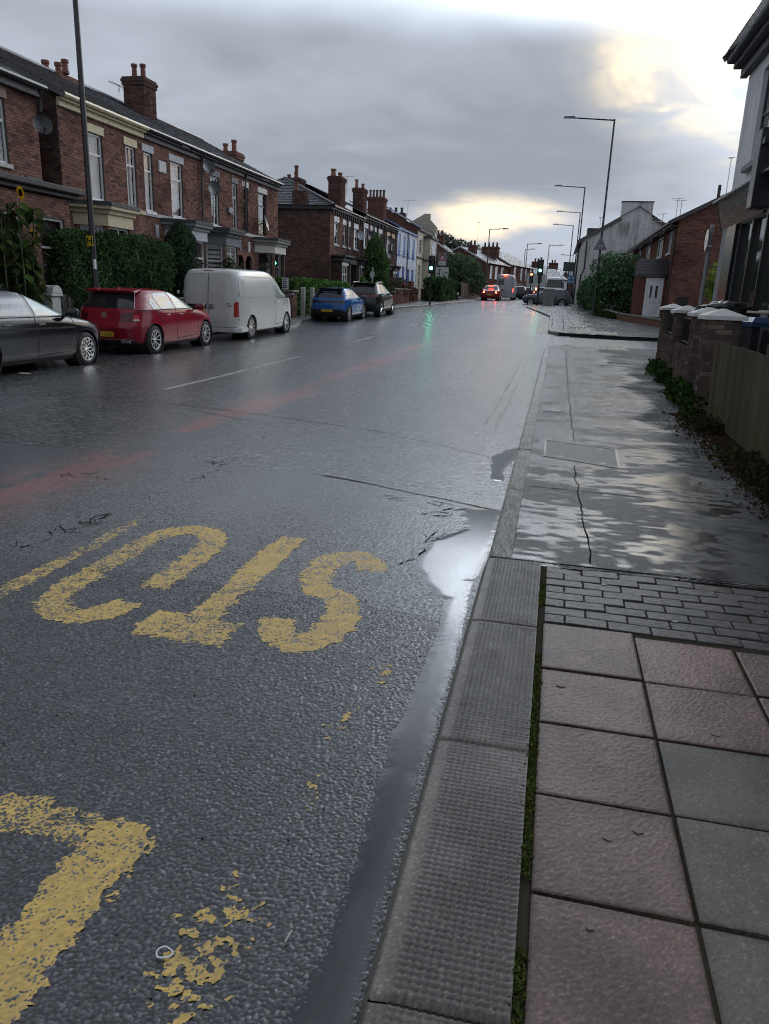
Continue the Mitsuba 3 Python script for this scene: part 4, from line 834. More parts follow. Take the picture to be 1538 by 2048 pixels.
# ---- pale painted house with blue shutters
t = thing('painted_house', 'pale blue-white painted house with dark blue window shutters and doors', 'house')
PW = (.50, .55, .63); WD = [(66.7, 67.75), (68.85, 69.95), (71.0, 72.1), (73.3, 74.45)]
hD = [(a, b, 4.92, 6.62) for a, b in WD]+[(66.7, 67.75, 2.2, 3.98), (68.85, 69.95, 2.2, 3.98), (71.3, 72.4, .9, 3.85), (73.4, 74.5, .9, 3.85)]
gD = sbox(66, .8, 75.7, 6.98)
for h in hD: gD = gD.difference(sbox(h[0], h[2], h[1], h[3]))
put(t+'__wall', cat(FL.poly(gD, .01), *[quads([FL.pt([s]*4, [.01, -.1, -.1, .01], [h[2], h[2], h[3], h[3]])]) for h in hD for s in h[:2]], quads([FL.pt([66]*4, [.01, -.3, -.3, .01], [.8, .8, 6.98, 6.98])])), 'm_paint', PW)
for h in hD[:6]:
    put(t+'__shutter', cat(FL.box(h[0], h[1], -.09, -.03, h[2], h[3]), *[FL.box(h[0]+.08, h[1]-.08, -.03, -.02, z, z+.05) for z in np.arange(h[2]+.1, h[3]-.1, .12)]), 'm_gloss', BLUE); put(t+'__sill', FL.box(h[0]-.05, h[1]+.05, 0, .1, h[2]-.12, h[2]-.003), 'm_gloss', (.09, .16, .36))
for h in hD[6:]: put(t+'__door', cat(FL.box(h[0], h[1], -.1, -.04, h[2], h[3]), *[FL.box(h[0]+.15+.45*a, h[0]+.5+.45*a, -.04, -.025, h[2]+.2+b, h[2]+1.1+b) for a in (0, 1) for b in (0, 1.2)]), 'm_gloss', BLUE)
put(t+'__eaves_board', FL.box(66, 75.68, 0, .2, 6.95, 7.08), 'm_gloss', (.06, .14, .36))
put(t+'__downpipe', tube([(HX+.08, 70.75, 7.0), (HX+.08, 70.75, .9)], .05, 6), 'm_gloss', (.02, .03, .06))
slates(t, (HX+.25, 66, 7.10), (HX+.25, 75.69, 7.10), (-4.5, 0, 2.0), 4.9, 'm_slate', row=.3, wd=.4); put(t+'__verge', xf(bx(0, 4.9, -.12, .12, -.03, .06), frame((HX+.25, 66.1, 7.1), np.array([-4.5, 0, 2.])/4.924, (0, 1, 0))), 'm_gloss', (.07, .17, .42))
put(t+'__inner_wall', bx(HX-8.5, HX-.4, 66.4, 75.69, .3, 6.9), 'm_cloth', MORTAR)

# ---- tall cream house with brick side wall
t = thing('cream_house', 'tall cream rendered house with dark slate roof beyond the blue shuttered house', 'house')
CR = (.50, .46, .36)
put(t+'__wall', bx(HX-8, HX, 75.72, 85, .8, 7.85), 'm_brick_far')
put(t+'__render', cat(FL.box(75.75, 85.0, .003, .05, .8, 7.8)), 'm_paint', CR)
put(t+'__bay', cat(FL.box(79.2, 83.2, .05, .75, .8, 7.1), FL.box(83.6, 85.0, .05, .45, .8, 8.0)), 'm_paint', CR)
put(t+'__cornice', cat(FL.box(79.0, 83.4, .05, .95, 7.1, 7.35), FL.box(75.7, 85.1, .05, .3, 7.6, 7.86), FL.box(79.1, 83.3, .05, .85, 4.9, 5.05), FL.box(75.7, 85.1, .05, .16, 5.05, 5.2)), 'm_paint', (.06, .055, .05))
for z0, z1 in ((5.5, 6.85), (2.2, 4.5)):
    window(t, Pl('y', HX+.87, 1), 80.1, 82.2, z0, z1, WHITE, (.10, .11, .11), bars_s=(80.8, 81.5), d=-.05, deep=.055); window(t, Pl('y', HX+.14, 1), 76.6, 77.6, z0, z1, WHITE, (.10, .10, .10), bars_z=((z0+z1)/2,), d=-.03, deep=.055)
slates(t, (HX+.3, 75.6, 7.9), (HX+.3, 84.3, 7.9), (-3.2, 0, 1.65), 3.8, 'm_slate', row=.4, wd=.5); put(t+'__verge', xf(bx(-.1, 4.2, -.12, .12, -.05, .09), frame((HX+.3, 75.62, 7.9), np.array([-3.2, 0, 1.65])/3.6, (0, 1, 0))), 'm_paint', (.42, .46, .54))
put(t+'__gable', xf(ext(Polygon([(0, 7.8), (3.3, 9.55), (7.4, 7.8)]), .2), frame((HX+.1, 75.72, 0), (-1, 0, 0), (0, 0, 1))), 'm_brick_far')
put(t+'__parapet', cat(xf(ext(Polygon([(.5, 7.8), (.5, 8.6), (-.3, 9.4), (-.3, 9.95), (-.9, 9.95), (-4, 8.2), (-8, 7.8)]), .5), frame((HX, 84.9, 0), (1, 0, 0), (0, 0, 1)))), 'm_paint', np.array(CR)*.8)
chimney(t, -17.5, -15.7, 77.6, 78.4, 8.6, 9.35, 'm_brick_dark', [(-17.3+.6*k, 78, .5, .16) for k in range(3)], bricks=False, caps=False, potc=(.06, .045, .04)); aerial(t, (-15.8, 79.5, 9.2), 1.5, (1, 0, 0), ln=1.3)

# ---- brick gable house, then far brick pairs turned with the bend of the road
def simple_house(label, M, ln, dep, ez, rz_, ch=(), wins=(), shop=False, roofc='m_slate', wallc='m_brick_far', verge=(.45, .46, .48), zb=.6, group=None):
    t = thing('brick_house' if 'brick' in wallc else 'white_house', label, 'house', group); pl = Pl('y', 0, 1, M); M = np.array(M)
    X = lambda m: xf(m, M)
    body = xf(ext(Polygon([(0, zb), (0, ez), (-dep/2, rz_), (-dep, ez), (-dep, zb)]), ln), frame((0, ln, 0), (1, 0, 0), (0, 0, 1)))
    put(t+'__wall', X(body), wallc, **(dict(color=(.55, .55, .54)) if wallc == 'm_paint' else {}))
    for s in (0, 1):
        a = np.array([.25 if s == 0 else -dep-.25, 0, ez-.1]); r = np.array([-dep/2, 0, rz_+.03]); up = r-a; L = np.linalg.norm(up); A_ = a+[0, -.1, .05]; B_ = a+[0, ln+.1, .05]
        A_, B_ = (A_, B_) if s == 0 else (B_, A_)
        R = M[:3, :3]; slates(t, R @ A_+M[:3, 3], R @ B_+M[:3, 3], R @ (up/L), L, roofc, row=.35, wd=.5)
    for q_ in [X(xf(bx(0, math.hypot(dep/2+.2, rz_-ez+.1), -.06, .06, -.08, .09), frame((x, -.06, ez-.1), d, (0, 1, 0)))) for x, d in ((.2, np.array([-dep/2-.2, 0, rz_-ez+.1])/math.hypot(dep/2+.2, rz_-ez+.1)), (-dep-.2, np.array([dep/2+.2, 0, rz_-ez+.1])/math.hypot(dep/2+.2, rz_-ez+.1)))]: put(t+'__verge', q_, 'm_paint', verge)
    put(t+'__gutter', X(tube([(.3, 0, ez-.02), (.3, ln, ez-.02)], .07, 6)), 'm_gloss', (.05, .05, .05))
    for (a, b, z0, z1) in wins: window(t, Pl('y', .07, 1, M), a, b, z0, z1, (.62, .62, .62), (.10, .10, .11), bars_z=((z0*.35+z1*.65),), d=-.004, deep=.052, lintel=(.5, .5, .48), lint_h=.22, lint_o=.05)
    for (x, y, w, d, z0, z1, n) in ch:
        k = put(t+'__chimney', X(cat(bx(x, x+w, y, y+d, z0, z1), bx(x-.07, x+w+.07, y-.07, y+d+.07, z1-.25, z1-.1))), 'm_brick_far')
        for j in range(n): put(k+'__chimney_pot', X(xf(lathe([(.16, 0), (.13, .5), (.16, .52), (.16, .6), (0, .6)], 10), mat((x+.25+(w-.5)*j/max(n-1, 1), y+d/2, z1)))), 'm_paint', (.08, .045, .035))
    return t
simple_house('brick house showing its gable end between the cream house and the trees', mat((-13.7, 99, 0)), 9, 9.0, 6.65, 9.6, [(-2.6, 2.2, 1.0, 1.2, 7.6, 9.1, 2)], verge=(.5, .5, .52), zb=.9, group=None)
h1 = simple_house('far brick house with pale slate roof behind the trees', mat((-9.7, 105, 0), rz=-.20), 10.5, 8, 6.0, 8.0, [(-3.2, 1.0, 1.0, 1.0, 7.0, 8.3, 2), (-3.6, 8.6, 2.3, 1.2, 7.0, 8.6, 4)], [(1.2, 2.2, 4.0, 5.5), (3.6, 4.8, 4.0, 5.5), (6.6, 7.6, 4.0, 5.5), (3.2, 4.8, 1.6, 3.1)])
aerial(h1, np.array([-11.2, 104.5, 7.4]), 3.6, (.3, 1, 0), ln=1.0)
simple_house('farthest brick terrace in the row, pale roof, dark shop front below', mat((-7.3, 117, 0), rz=-.20), 14, 9, 6.3, 8.6, [], [(1.5, 2.6, 4.3, 5.9), (5.6, 6.6, 4.3, 5.9), (8.2, 9.3, 4.3, 5.9), (11.5, 12.5, 4.3, 5.9)], roofc='m_slate')
sg_ = thing('shop_front', 'dark shop front at the foot of the farthest brick terrace', 'shop front'); Mx = mat((-7.3, 117, 0), rz=-.20); plx = Pl('y', .08, 1, Mx)
put(sg_+'__fascia', plx.box(.3, 8, 0, .25, 3.1, 3.8), 'm_gloss', (.02, .02, .022)); put(sg_+'__window', plx.box(.5, 7.8, 0, .1, 1.6, 3.1), 'm_carglass', (.02, .022, .025))
# low pale buildings closing the view
simple_house('low white building with a pale roof at the end of the road', mat((-4.2, 138, 0), rz=-.9), 7, 8, 5.0, 6.8, [], [(2, 3, 3.6, 4.6)], wallc='m_paint', zb=1)
simple_house('dark roofed house at the end of the road beside the white building', mat((-3.0, 152, 0), rz=-.7), 9, 9, 5.6, 7.9, [(-4.5, 1, 1.2, 1.4, 7.0, 8.6, 2), (-4.5, 6, 1.2, 1.4, 7.0, 8.6, 2)], [], zb=1)
simple_house('small brick house with pale roof at the right of the road end', mat((2.2, 146, 0), rz=-1.25), 9, 8, 4.9, 6.9, [], [(1.5, 2.5, 3.2, 4.4), (4, 5, 3.2, 4.4), (6.4, 7.4, 3.2, 4.4)], zb=1)
# ------------------------------------------------------------------ vehicles
def car_profile(K):
    z = np.array(K[0], float); f = [PchipInterpolator(z, np.array(k, float)) for k in K[1:4]]; zz = np.linspace(z[0], z[-1], 900)
    a, b, w = [g(zz) for g in f]; d = np.r_[0, np.cumsum(np.sqrt(np.diff(zz)**2+.35*np.diff(a)**2+.35*np.diff(b)**2+np.diff(w)**2))]
    zs = np.interp(np.linspace(0, d[-1], 92), d, zz); return zs, f
def car_loft(K, off=0.0, nn=72, pw=5.0):
    zs, (fr, ff, fw) = car_profile(K); th = (np.arange(nn)+.5)*2*PI/nn; c, s = np.cos(th), np.sin(th)
    # denser at the corners
    V = []
    for z in zs:
        a, b, w = float(fr(z))-off, float(ff(z))+off, float(fw(z))+off; xc, hx = (a+b)/2, (b-a)/2
        e = np.where(c > 0, 2/(pw*.72), 2/(pw*.95)); V.append(np.c_[xc+hx*np.sign(c)*np.abs(c)**e, w*np.sign(s)*np.abs(s)**(2/pw), np.full(nn, z+off*(1 if z > .5 else -1))])
    n = len(zs); V = np.vstack(V+[V[0].mean(0)[None], V[-1].mean(0)[None]]); F = []
    for i in range(n-1):
        j = np.arange(nn); k = (j+1) % nn; F += [np.c_[i*nn+j, i*nn+k, (i+1)*nn+k], np.c_[i*nn+j, (i+1)*nn+k, (i+1)*nn+j]]
    j = np.arange(nn); k = (j+1) % nn; F += [np.c_[np.full(nn, n*nn), k, j], np.c_[np.full(nn, n*nn+1), (n-1)*nn+j, (n-1)*nn+k]]
    m = trimesh.Trimesh(V, np.vstack(F), process=False); return manifold3d.Manifold(manifold3d.Mesh(V.astype(np.float32), np.vstack(F).astype(np.uint32)))
def cylm(x, z, r, y0, y1, n=40): return manifold3d.Manifold.cylinder(y1-y0, r, r, n).rotate((-90, 0, 0)).translate((x, y0, z))
def rim_mesh(R, style, n):
    """a wheel's face in the xz plane, outward +y (axis y)"""
    r = R*.70; sh = [Point(0, 0).buffer(r, 24).difference(Point(0, 0).buffer(r*.90, 24)), Point(0, 0).buffer(r*.20, 12)]
    for i in range(n):
        a = 2*PI*i/n+.2
        P_ = lambda q, t: (q*math.cos(a+t), q*math.sin(a+t))
        if style == 'twin':
            for sg in (-1, 1): sh.append(Polygon([P_(r*.14, -.25), P_(r*.14, .25), P_(r*.94, sg*.30+.07), P_(r*.94, sg*.30-.07)]))
        elif style == 'mesh':
            sh.append(Polygon([P_(r*.1, -.3), P_(r*.1, .3), P_(r*.62, .10), P_(r*.62, -.10)]))
            for sg in (-1, 1): sh.append(LineString([P_(r*.55, 0), P_(r*.78, sg*.24), P_(r*.95, sg*PI/n*.78)]).buffer(r*.045))
        else: sh.append(Polygon([P_(r*.14, -.55), P_(r*.14, .55), P_(r*.94, .17), P_(r*.94, -.17)]))
    m = ext(shapely.unary_union(sh), .022); v = m.vertices; q = np.hypot(v[:, 0], v[:, 1]); m.vertices[:, 2] -= .045*np.clip(1-q/r, 0, 1)**1.2
    return xf(m, frame((0, 0, 0), (-1, 0, 0), (0, 0, 1)))
def wheel(t, M, x, y, R, side, wd=.21, style='twin', n=5, rc=(.55, .55, .56), yaw=0.):
    """side +1 left, -1 right"""
    k = num(t+'__wheel'); Mw = M @ mat((x, y, R), rz=(0 if side > 0 else PI)+yaw); h = wd
    prof = [(R*.62, -h), (R*.70, -h), (R*.93, -h*.97), (R*.99, -h*.80), (R, -h*.6), (R, -h*.40), (R*.99, -h*.2), (R*.94, -.02), (R*.80, .004), (R*.72, .0), (R*.70, -.02), (R*.62, -.03)]
    ty = lathe(prof+[prof[0]], 40); put(k+'__tyre', xf(ty, Mw @ frame((0, 0, 0), (-1, 0, 0), (0, 0, 1))), 'm_rubber', (.018, .018, .019), smooth=35)
    put(k+'__rim', xf(rim_mesh(R, style, n), Mw @ mat((0, -.03, 0))), 'm_metal', rc, smooth=30)
    put(k+'__brake_disc', xf(lathe([(0, -.03), (R*.64, -.03), (R*.64, 0), (0, 0)], 24), Mw @ mat((0, -.10, 0)) @ frame((0, 0, 0), (-1, 0, 0), (0, 0, 1))), 'm_rubber', (.03, .03, .032))
def plate(t, M, x, z, w, text, y=0, col=(.50, .34, .03), front=False):
    k = put(t+'__number_plate', xf(bx(x-.012, x+.002, y-w/2, y+w/2, z-.055, z+.055, .003), M), 'm_gloss', col)
    if text:
        m = meshkit.text_mesh(text, .066, .002); b = m.bounds; m.apply_translation((-(b[0, 0]+b[1, 0])/2, -.033, 0)); m.apply_scale((min(1, w*.9/(b[1, 0]-b[0, 0])), 1, 1))
        put(k+'__lettering', xf(m, M @ frame((x-.0125, y, z), (0, -1, 0), (0, 0, 1))), 'm_paint', (.012, .012, .012))
def emblem(t, M, x, y, z, r, c=(.7, .7, .72)):
    b = r*.075; L_ = lambda *p: LineString([(a*r, q*r) for a, q in p]).buffer(b*1.2)
    g = shapely.unary_union([Point(0, 0).buffer(r).difference(Point(0, 0).buffer(r*.84)), L_((-.36, .82), (0, .05), (.36, .82)), L_((-.78, .42), (-.38, -.80), (0, -.02), (.38, -.80), (.78, .42))]).intersection(Point(0, 0).buffer(r))
    put(t+'__badge', xf(ext(g, .006), M @ frame((x, y, z), (0, -1, 0), (0, 0, 1))), 'm_metal', c)
def vehicle(name, label, catg, K, paint, pos, axles, R, heading=PI/2, pitch=0., s=1.0, side_glass=(), rear_glass=None, windscreen=None, tails=(), tail_c=(.30, .012, .012), seams=(), lower=None, plate_=None, mirrors=None, handles=(), wheels=dict(style='twin', n=5), glass_c=(.016, .018, .02), pw=5.0,
            group=None, rear_extra=(), side_extra=(), emit=None, spoiler=None, glass_list=None, arch=1.12):
    t = thing(name, label, catg, group); M = mat(pos, rz=heading, s=s) @ mat(ry=-pitch)
    body = car_loft(K, pw=pw); o1, o2 = car_loft(K, .005, pw=pw), car_loft(K, .0035, pw=pw); hw = max(K[3]); base = body
    cut = None
    for x in axles:
        for sd in (1, -1):
            y0, y1 = (hw-.34, hw+.3) if sd > 0 else (-hw-.3, -hw+.34); c = cylm(x, R*1.02, R*arch, y0, y1); cut = c if cut is None else cut+c
    liners = []
    for x in axles:
        for sd in (1, -1):
            y0, y1 = (hw-.36, hw-.03) if sd > 0 else (-hw+.03, -hw+.36); liners.append(cylm(x, R*1.02, R*arch+.012, y0, y1)-cylm(x, R*1.02, R*arch-.006, y0 if sd < 0 else y0+.03, y1+.0 if sd > 0 else y1-.03))
    body = body-cut
    def shell(pr_, o=o1, b=base): return (o ^ man(pr_))-b-cut
    def both(key, pr_, bsdf, col, o=o1, smooth=35, lab=None):
        m = shell(pr_, o)
        for sd in (1, -1):
            q = m.trim_by_plane((0, sd, 0), .2)
            if q.num_tri(): put(t+'__'+key, xf(q, M), bsdf, col, smooth=smooth)
    put(t+'__body', xf(body, M), 'm_car', paint, smooth=38)
    for q in liners: put(t+'__arch_liner', xf(q, M), 'm_rubber', (.012, .012, .013))
    for g in side_glass:
        c = glass_c
        if isinstance(g, tuple): g, c = g
        both('side_window', prism_y(Polygon(g), -3, 3), 'm_carglass', c)
    xm = (K[1][0]+K[2][0])/2
    if rear_glass: put(t+'__rear_window', xf(shell(prism_x(Polygon(rear_glass), -2, xm)), M), 'm_carglass', glass_c, smooth=35)
    if windscreen: put(t+'__windscreen', xf(shell(prism_x(Polygon(windscreen), xm, 9)), M), 'm_carglass', glass_c, smooth=35)
    for (kind, poly, c, bs) in rear_extra: put(t+'__'+kind, xf(shell(prism_x(Polygon(poly), -2, xm*.6)), M), bs, c, smooth=35)
    for (kind, poly, c, bs) in side_extra: both(kind, prism_y(Polygon(poly), -3, 3), bs, c)
    for (poly, xe) in tails:
        m = (car_loft(K, .008, pw=pw) ^ man(prism_x(Polygon(poly), -2, xe)))-base
        for sd in (1, -1):
            q = m.trim_by_plane((0, sd, 0), .05)
            if q.num_tri():
                kk_ = put(t+'__tail_light', xf(q, M), 'm_gloss' if emit is None else 'm_gloss', tail_c, smooth=35)
                if emit: scene[kk_]['emitter'] = dict(type='area', radiance=dict(type='rgb', value=list(emit)))
    for pl_ in seams: both('seam', prism_y(LineString(pl_).buffer(.0085, cap_style=2), -3, 3), 'm_rubber', (.006, .006, .006), o2)
    if lower:
        zl, c = lower; both('sill_trim', prism_y(sbox(-1, 0, 9, zl), -3, 3), 'm_rubber', c)
    for x in axles:
        for sd in (1, -1): wheel(t, M, x, sd*(hw-.02), R, sd, **wheels)
    if plate_: plate(t, M, *plate_)
    if mirrors:
        x, z, c = mirrors
        for sd in (1, -1):
            hs = [manifold3d.Manifold.sphere(r_, 16).translate(p) for p, r_ in (((0, 0, 0), .065), ((.03, sd*.13, .015), .07), ((.02, sd*.12, -.03), .06), ((.05, sd*.02, -.02), .05))]
            m = manifold3d.Manifold.batch_hull(hs).translate((x, sd*(hw+.02), z)); put(t+'__mirror', xf(m, M), 'm_car', c, smooth=50)
            put(t+'__mirror_arm', xf(tube([(x+.03, sd*(hw-.14), z-.07), (x+.02, sd*(hw+.04), z-.03)], .03, 6), M), 'm_rubber', (.02, .02, .02))
    for (x, z) in handles:
        for sd in (1, -1):
            fw = car_profile(K)[1][2]; y = float(fw(z)); hs = [manifold3d.Manifold.sphere(.018, 10).translate((x+dx, sd*(y*.998), z)) for dx in (-.085, .085)]; put(t+'__handle', xf(manifold3d.Manifold.batch_hull(hs), M), 'm_car', np.array(paint)*.9, smooth=50)
    return t, M
def slope(y): return math.atan(float(ZR(-9, y+1.5)-ZR(-9, y-1.5))/3)
KG = ([.18, .30, .45, .60, .75, .88, .95, 1.0, 1.10, 1.25, 1.37, 1.42, 1.45], [.26, .07, .02, .0, .07, .12, .14, .17, .25, .40, .50, .66, 1.0], [4.02, 4.16, 4.23, 4.26, 4.19, 3.95, 3.55, 3.12, 2.86, 2.50, 2.18, 1.98, 1.65], [.80, .87, .89, .895, .89, .875, .86, .845, .80, .725, .64, .55, .22])
S = 1.08
# red hatchback
gy = 17.5
z_ = lambda x, y: float(ZR(x, y))
tG, MG = vehicle('parked_car', 'red hatchback parked second from the left, behind the white van', 'car', KG, (.22, .010, .022), (-9.80-.88*S, gy-.80*S, z_(-10.6, gy)), (.80, 3.43), .325, pitch=slope(18.5), s=S,
    side_glass=[([(.80, 1.01), (1.10, 1.005), (.98, 1.24), (.82, 1.25), (.74, 1.14)], (.10, .12, .13)), ([(1.14, 1.005), (1.76, 1.0), (1.66, 1.375), (1.10, 1.36), (1.00, 1.27)], (.17, .20, .21)), ([(1.86, 1.0), (2.95, 1.0), (2.72, 1.10), (2.26, 1.33), (2.12, 1.375), (1.77, 1.385)], (.30, .32, .26))],
    rear_glass=[(-.66, 1.03), (.66, 1.03), (.54, 1.345), (-.54, 1.345)], windscreen=[(-.72, 1.05), (.72, 1.05), (.56, 1.37), (-.56, 1.37)],
    tails=[([(.40, .80), (.47, .755), (.66, .757), (.66, .943), (.55, .945), (.42, .90)], .30), ([(-.40, .80), (-.47, .755), (-.66, .757), (-.66, .943), (-.55, .945), (-.42, .90)], .30)], tail_c=(.07, .003, .006),
    seams=[[(1.80, .30), (1.80, 1.0)], [(2.92, .34), (2.96, .62), (2.94, .98)], [(1.18, .60), (1.12, .8), (.90, 1.0)], [(1.80, .30), (2.92, .34)], [(.3, .99), (3.0, .99)]],
    rear_extra=[('bumper_trim', [(-.80, .20), (.80, .20), (.62, .33), (-.62, .33)], (.012, .012, .013), 'm_rubber'), ('bumper_strip', [(-.66, .338), (.66, .338), (.66, .352), (-.66, .352)], (.55, .55, .56), 'm_metal'), ('hatch_seam', [(-.68, .555), (.68, .555), (.68, .562), (-.68, .562)], (.01, .004, .004), 'm_rubber')],
    lower=(.225, (.02, .02, .02)), plate_=(.012, .46, .52, 'SR17 DKN'), mirrors=(2.85, 1.03, (.13, .008, .016)), handles=[(1.42, .87), (2.06, .865)])
_b = car_loft(KG)
for sd in (1, -1):
    for zz, cc in (((.758, .80), (.55, .42, .42)), ((.803, .885), (.50, .035, .035)), ((.888, .942), (.20, .010, .014))):
        q = (car_loft(KG, .008) ^ man(prism_x(sbox(*sorted((sd*.665, sd*.98))[:1], zz[0], sorted((sd*.665, sd*.98))[1], zz[1]), -2, .30)))-_b
        if q.num_tri(): put(tG+'__tail_light', xf(q, MG), 'm_gloss', cc, smooth=35)
put(tG+'__spoiler', xf(trimesh.convex.convex_hull(np.array([(x, y, z) for x, z in ((.36, 1.405), (.38, 1.385), (.75, 1.415), (.75, 1.445)) for y in (-.60, .60)]+[(.40, -.64, 1.36), (.40, .64, 1.36)])), MG), 'm_car', (.22, .010, .022))
emblem(tG, MG, .105, 0, .87, .062); put(tG+'__wiper', xf(tube([(.17, -.05, 1.02), (.22, .32, 1.06)], .012, 6), MG), 'm_rubber', (.012, .012, .012))
put(tG+'__exhaust_trim', xf(bx(.02, .05, -.66, -.42, .27, .33, .01), MG), 'm_metal', (.5, .5, .5)); put(tG+'__aerial', xf(trimesh.convex.convex_hull(np.array([(.75, 0, 1.44), (.95, .02, 1.45), (.95, -.02, 1.45), (.74, 0, 1.50)])), MG), 'm_gloss', (.1, .01, .015))
put(tG+'__lettering', xf(meshkit.text_mesh('TDI', .03, .002), MG @ frame((.095, -.50, .70), (0, -1, 0), (0, 0, 1))), 'm_metal', (.6, .6, .6))

# black car at the left edge (its front half shows)
KM = ([.18, .30, .45, .60, .75, .86, .93, 1.0, 1.08, 1.20, 1.36, 1.43, 1.47], [.25, .06, .02, .0, .03, .08, .14, .30, .55, .85, 1.25, 1.5, 1.9], [4.50, 4.68, 4.75, 4.78, 4.68, 4.45, 4.10, 3.62, 3.32, 3.0, 2.52, 2.3, 2.05], [.82, .895, .915, .92, .915, .905, .89, .865, .83, .76, .66, .57, .22])
by = 14.45; S2 = 1.06
tB, MB_ = vehicle('parked_car', 'black car cut off by the left edge of the picture, pale misted window', 'car', KM, (.005, .006, .009), (-9.72-.9*S2, by-3.82*S2, z_(-10.6, by)), (.98, 3.82), .335, pitch=0, s=S2,
    side_glass=[([(.95, 1.03), (1.35, 1.02), (1.30, 1.34), (1.18, 1.28)], (.05, .055, .065)), ([(1.40, 1.02), (2.26, 1.01), (2.26, 1.405), (1.55, 1.40), (1.36, 1.36)], (.07, .075, .09)), ([(2.36, 1.01), (3.36, 1.0), (3.10, 1.10), (2.72, 1.30), (2.54, 1.375), (2.34, 1.40)], (.30, .36, .34))],
    windscreen=[(-.74, 1.05), (.74, 1.05), (.58, 1.38), (-.58, 1.38)], rear_glass=[(-.62, 1.05), (.62, 1.05), (.5, 1.38), (-.5, 1.38)],
    seams=[[(2.30, .30), (2.30, 1.0)], [(3.40, .34), (3.46, .6), (3.42, 1.0)], [(2.30, .30), (3.40, .34)], [(.5, .985), (3.6, .985)]],
    side_extra=[('side_strip', [(.8, .775), (3.42, .762), (3.42, .795), (.8, .808)], (.004, .004, .005), 'm_rubber'), ('sill_line', [(1.3, .335), (3.38, .33), (3.38, .342), (1.3, .347)], (.06, .06, .065), 'm_car')], lower=(.235, (.012, .012, .012)), mirrors=(3.22, 1.06, (.02, .02, .023)), handles=[(1.55, .86), (2.46, .855)], wheels=dict(style='mesh', n=10, rc=(.62, .60, .58)), arch=1.13)

# white panel van
KV = ([.20, .35, .60, .90, 1.10, 1.22, 1.32, 1.55, 1.75, 1.87, 1.94, 1.98], [.10, .02, .0, .02, .03, .04, .05, .08, .12, .17, .30, .8], [4.74, 4.87, 4.90, 4.84, 4.70, 4.32, 4.02, 3.68, 3.38, 3.15, 2.85, 2.2], [.88, .935, .95, .95, .95, .945, .935, .905, .865, .80, .70, .25])
VWHT = (.50, .50, .48); vy = 23.3; S3 = 1.09
tV, MV = vehicle('parked_van', 'white panel van parked between the red hatchback and the brick pillar', 'van', KV, VWHT, (-9.62-.93*S3, vy-.99*S3, z_(-10.4, vy)), (.99, 3.99), .335, pitch=slope(25), s=S3, pw=7.,
    side_glass=[([(3.02, 1.13), (4.02, 1.13), (3.70, 1.45), (3.45, 1.70), (3.28, 1.78), (3.02, 1.80)], (.22, .25, .21))], windscreen=[(-.80, 1.28), (.80, 1.28), (.70, 1.82), (-.70, 1.82)],
    tails=[([(.76, .66), (.97, .66), (.97, 1.08), (.80, 1.08), (.76, 1.02)], .22), ([(-.76, .66), (-.97, .66), (-.97, 1.08), (-.80, 1.08), (-.76, 1.02)], .22)],
    seams=[[(2.93, .30), (2.93, 1.85)], [(2.93, 1.84), (3.30, 1.83), (4.10, 1.14), (4.15, .55)], [(2.90, .34), (4.1, .40)]],
    rear_extra=[('door_seam', [(-.009, .33), (.009, .33), (.009, 1.88), (-.009, 1.88)], (.03, .03, .03), 'm_rubber'), ('door_seam', [(-.80, .36), (.80, .36), (.80, .378), (-.80, .378)], (.05, .05, .05), 'm_rubber'), ('plate_recess', [(.05, .86), (.66, .86), (.66, .99), (.05, .99)], (.015, .015, .016), 'm_gloss'),
                ('brake_lamp', [(-.12, 1.905), (.20, 1.905), (.20, 1.925), (-.12, 1.925)], (.12, .02, .02), 'm_gloss'), ('reflector', [(-.72, .24), (-.48, .24), (-.48, .27), (-.72, .27)], (.2, .02, .02), 'm_gloss')],
    lower=(.24, (.04, .04, .04)), mirrors=(4.02, 1.20, (.03, .03, .032)), handles=[(3.15, 1.03)], wheels=dict(style='star', n=10, rc=(.42, .42, .42), wd=.2), arch=1.10)
# stamped panels of the doors and sides (raised rims round sunk fields)
def rimmed(t, M, K, poly, axis, key, o=.010, wdt=.02, pw=7., col=VWHT):
    g = Polygon(poly).buffer(-.06).buffer(.06); ring = g.difference(g.buffer(-wdt)); pr_ = prism_x(ring, -2, 2.0) if axis == 'x' else prism_y(ring, -3, 3)
    q = (car_loft(K, o, pw=pw) ^ man(pr_))-car_loft(K, 0, pw=pw)
    for sd in ((1, -1) if axis == 'y' else (0,)):
        r_ = q.trim_by_plane((0, sd, 0), .2) if sd else q
        if r_.num_tri(): put(t+'__'+key, xf(r_, M), 'm_car', col, smooth=30)
rimmed(tV, MV, KV, [(.04, 1.30), (.70, 1.30), (.74, 1.36), (.66, 1.84), (.04, 1.86)], 'x', 'door_panel_rim'); rimmed(tV, MV, KV, [(-.04, 1.30), (-.70, 1.30), (-.74, 1.36), (-.66, 1.84), (-.04, 1.86)], 'x', 'door_panel_rim')
rimmed(tV, MV, KV, [(.28, 1.20), (2.82, 1.18), (2.74, 1.78), (.40, 1.80), (.28, 1.6)], 'y', 'side_panel_rim'); rimmed(tV, MV, KV, [(.30, 1.02), (4.3, .98), (4.3, 1.01), (.30, 1.05)], 'y', 'side_crease', wdt=.012)
plate(tV, MV, .012, .82, .52, 'MK65 RZE', y=.36); emblem(tV, MV, .02, -.10, .93, .075, (.05, .05, .055))
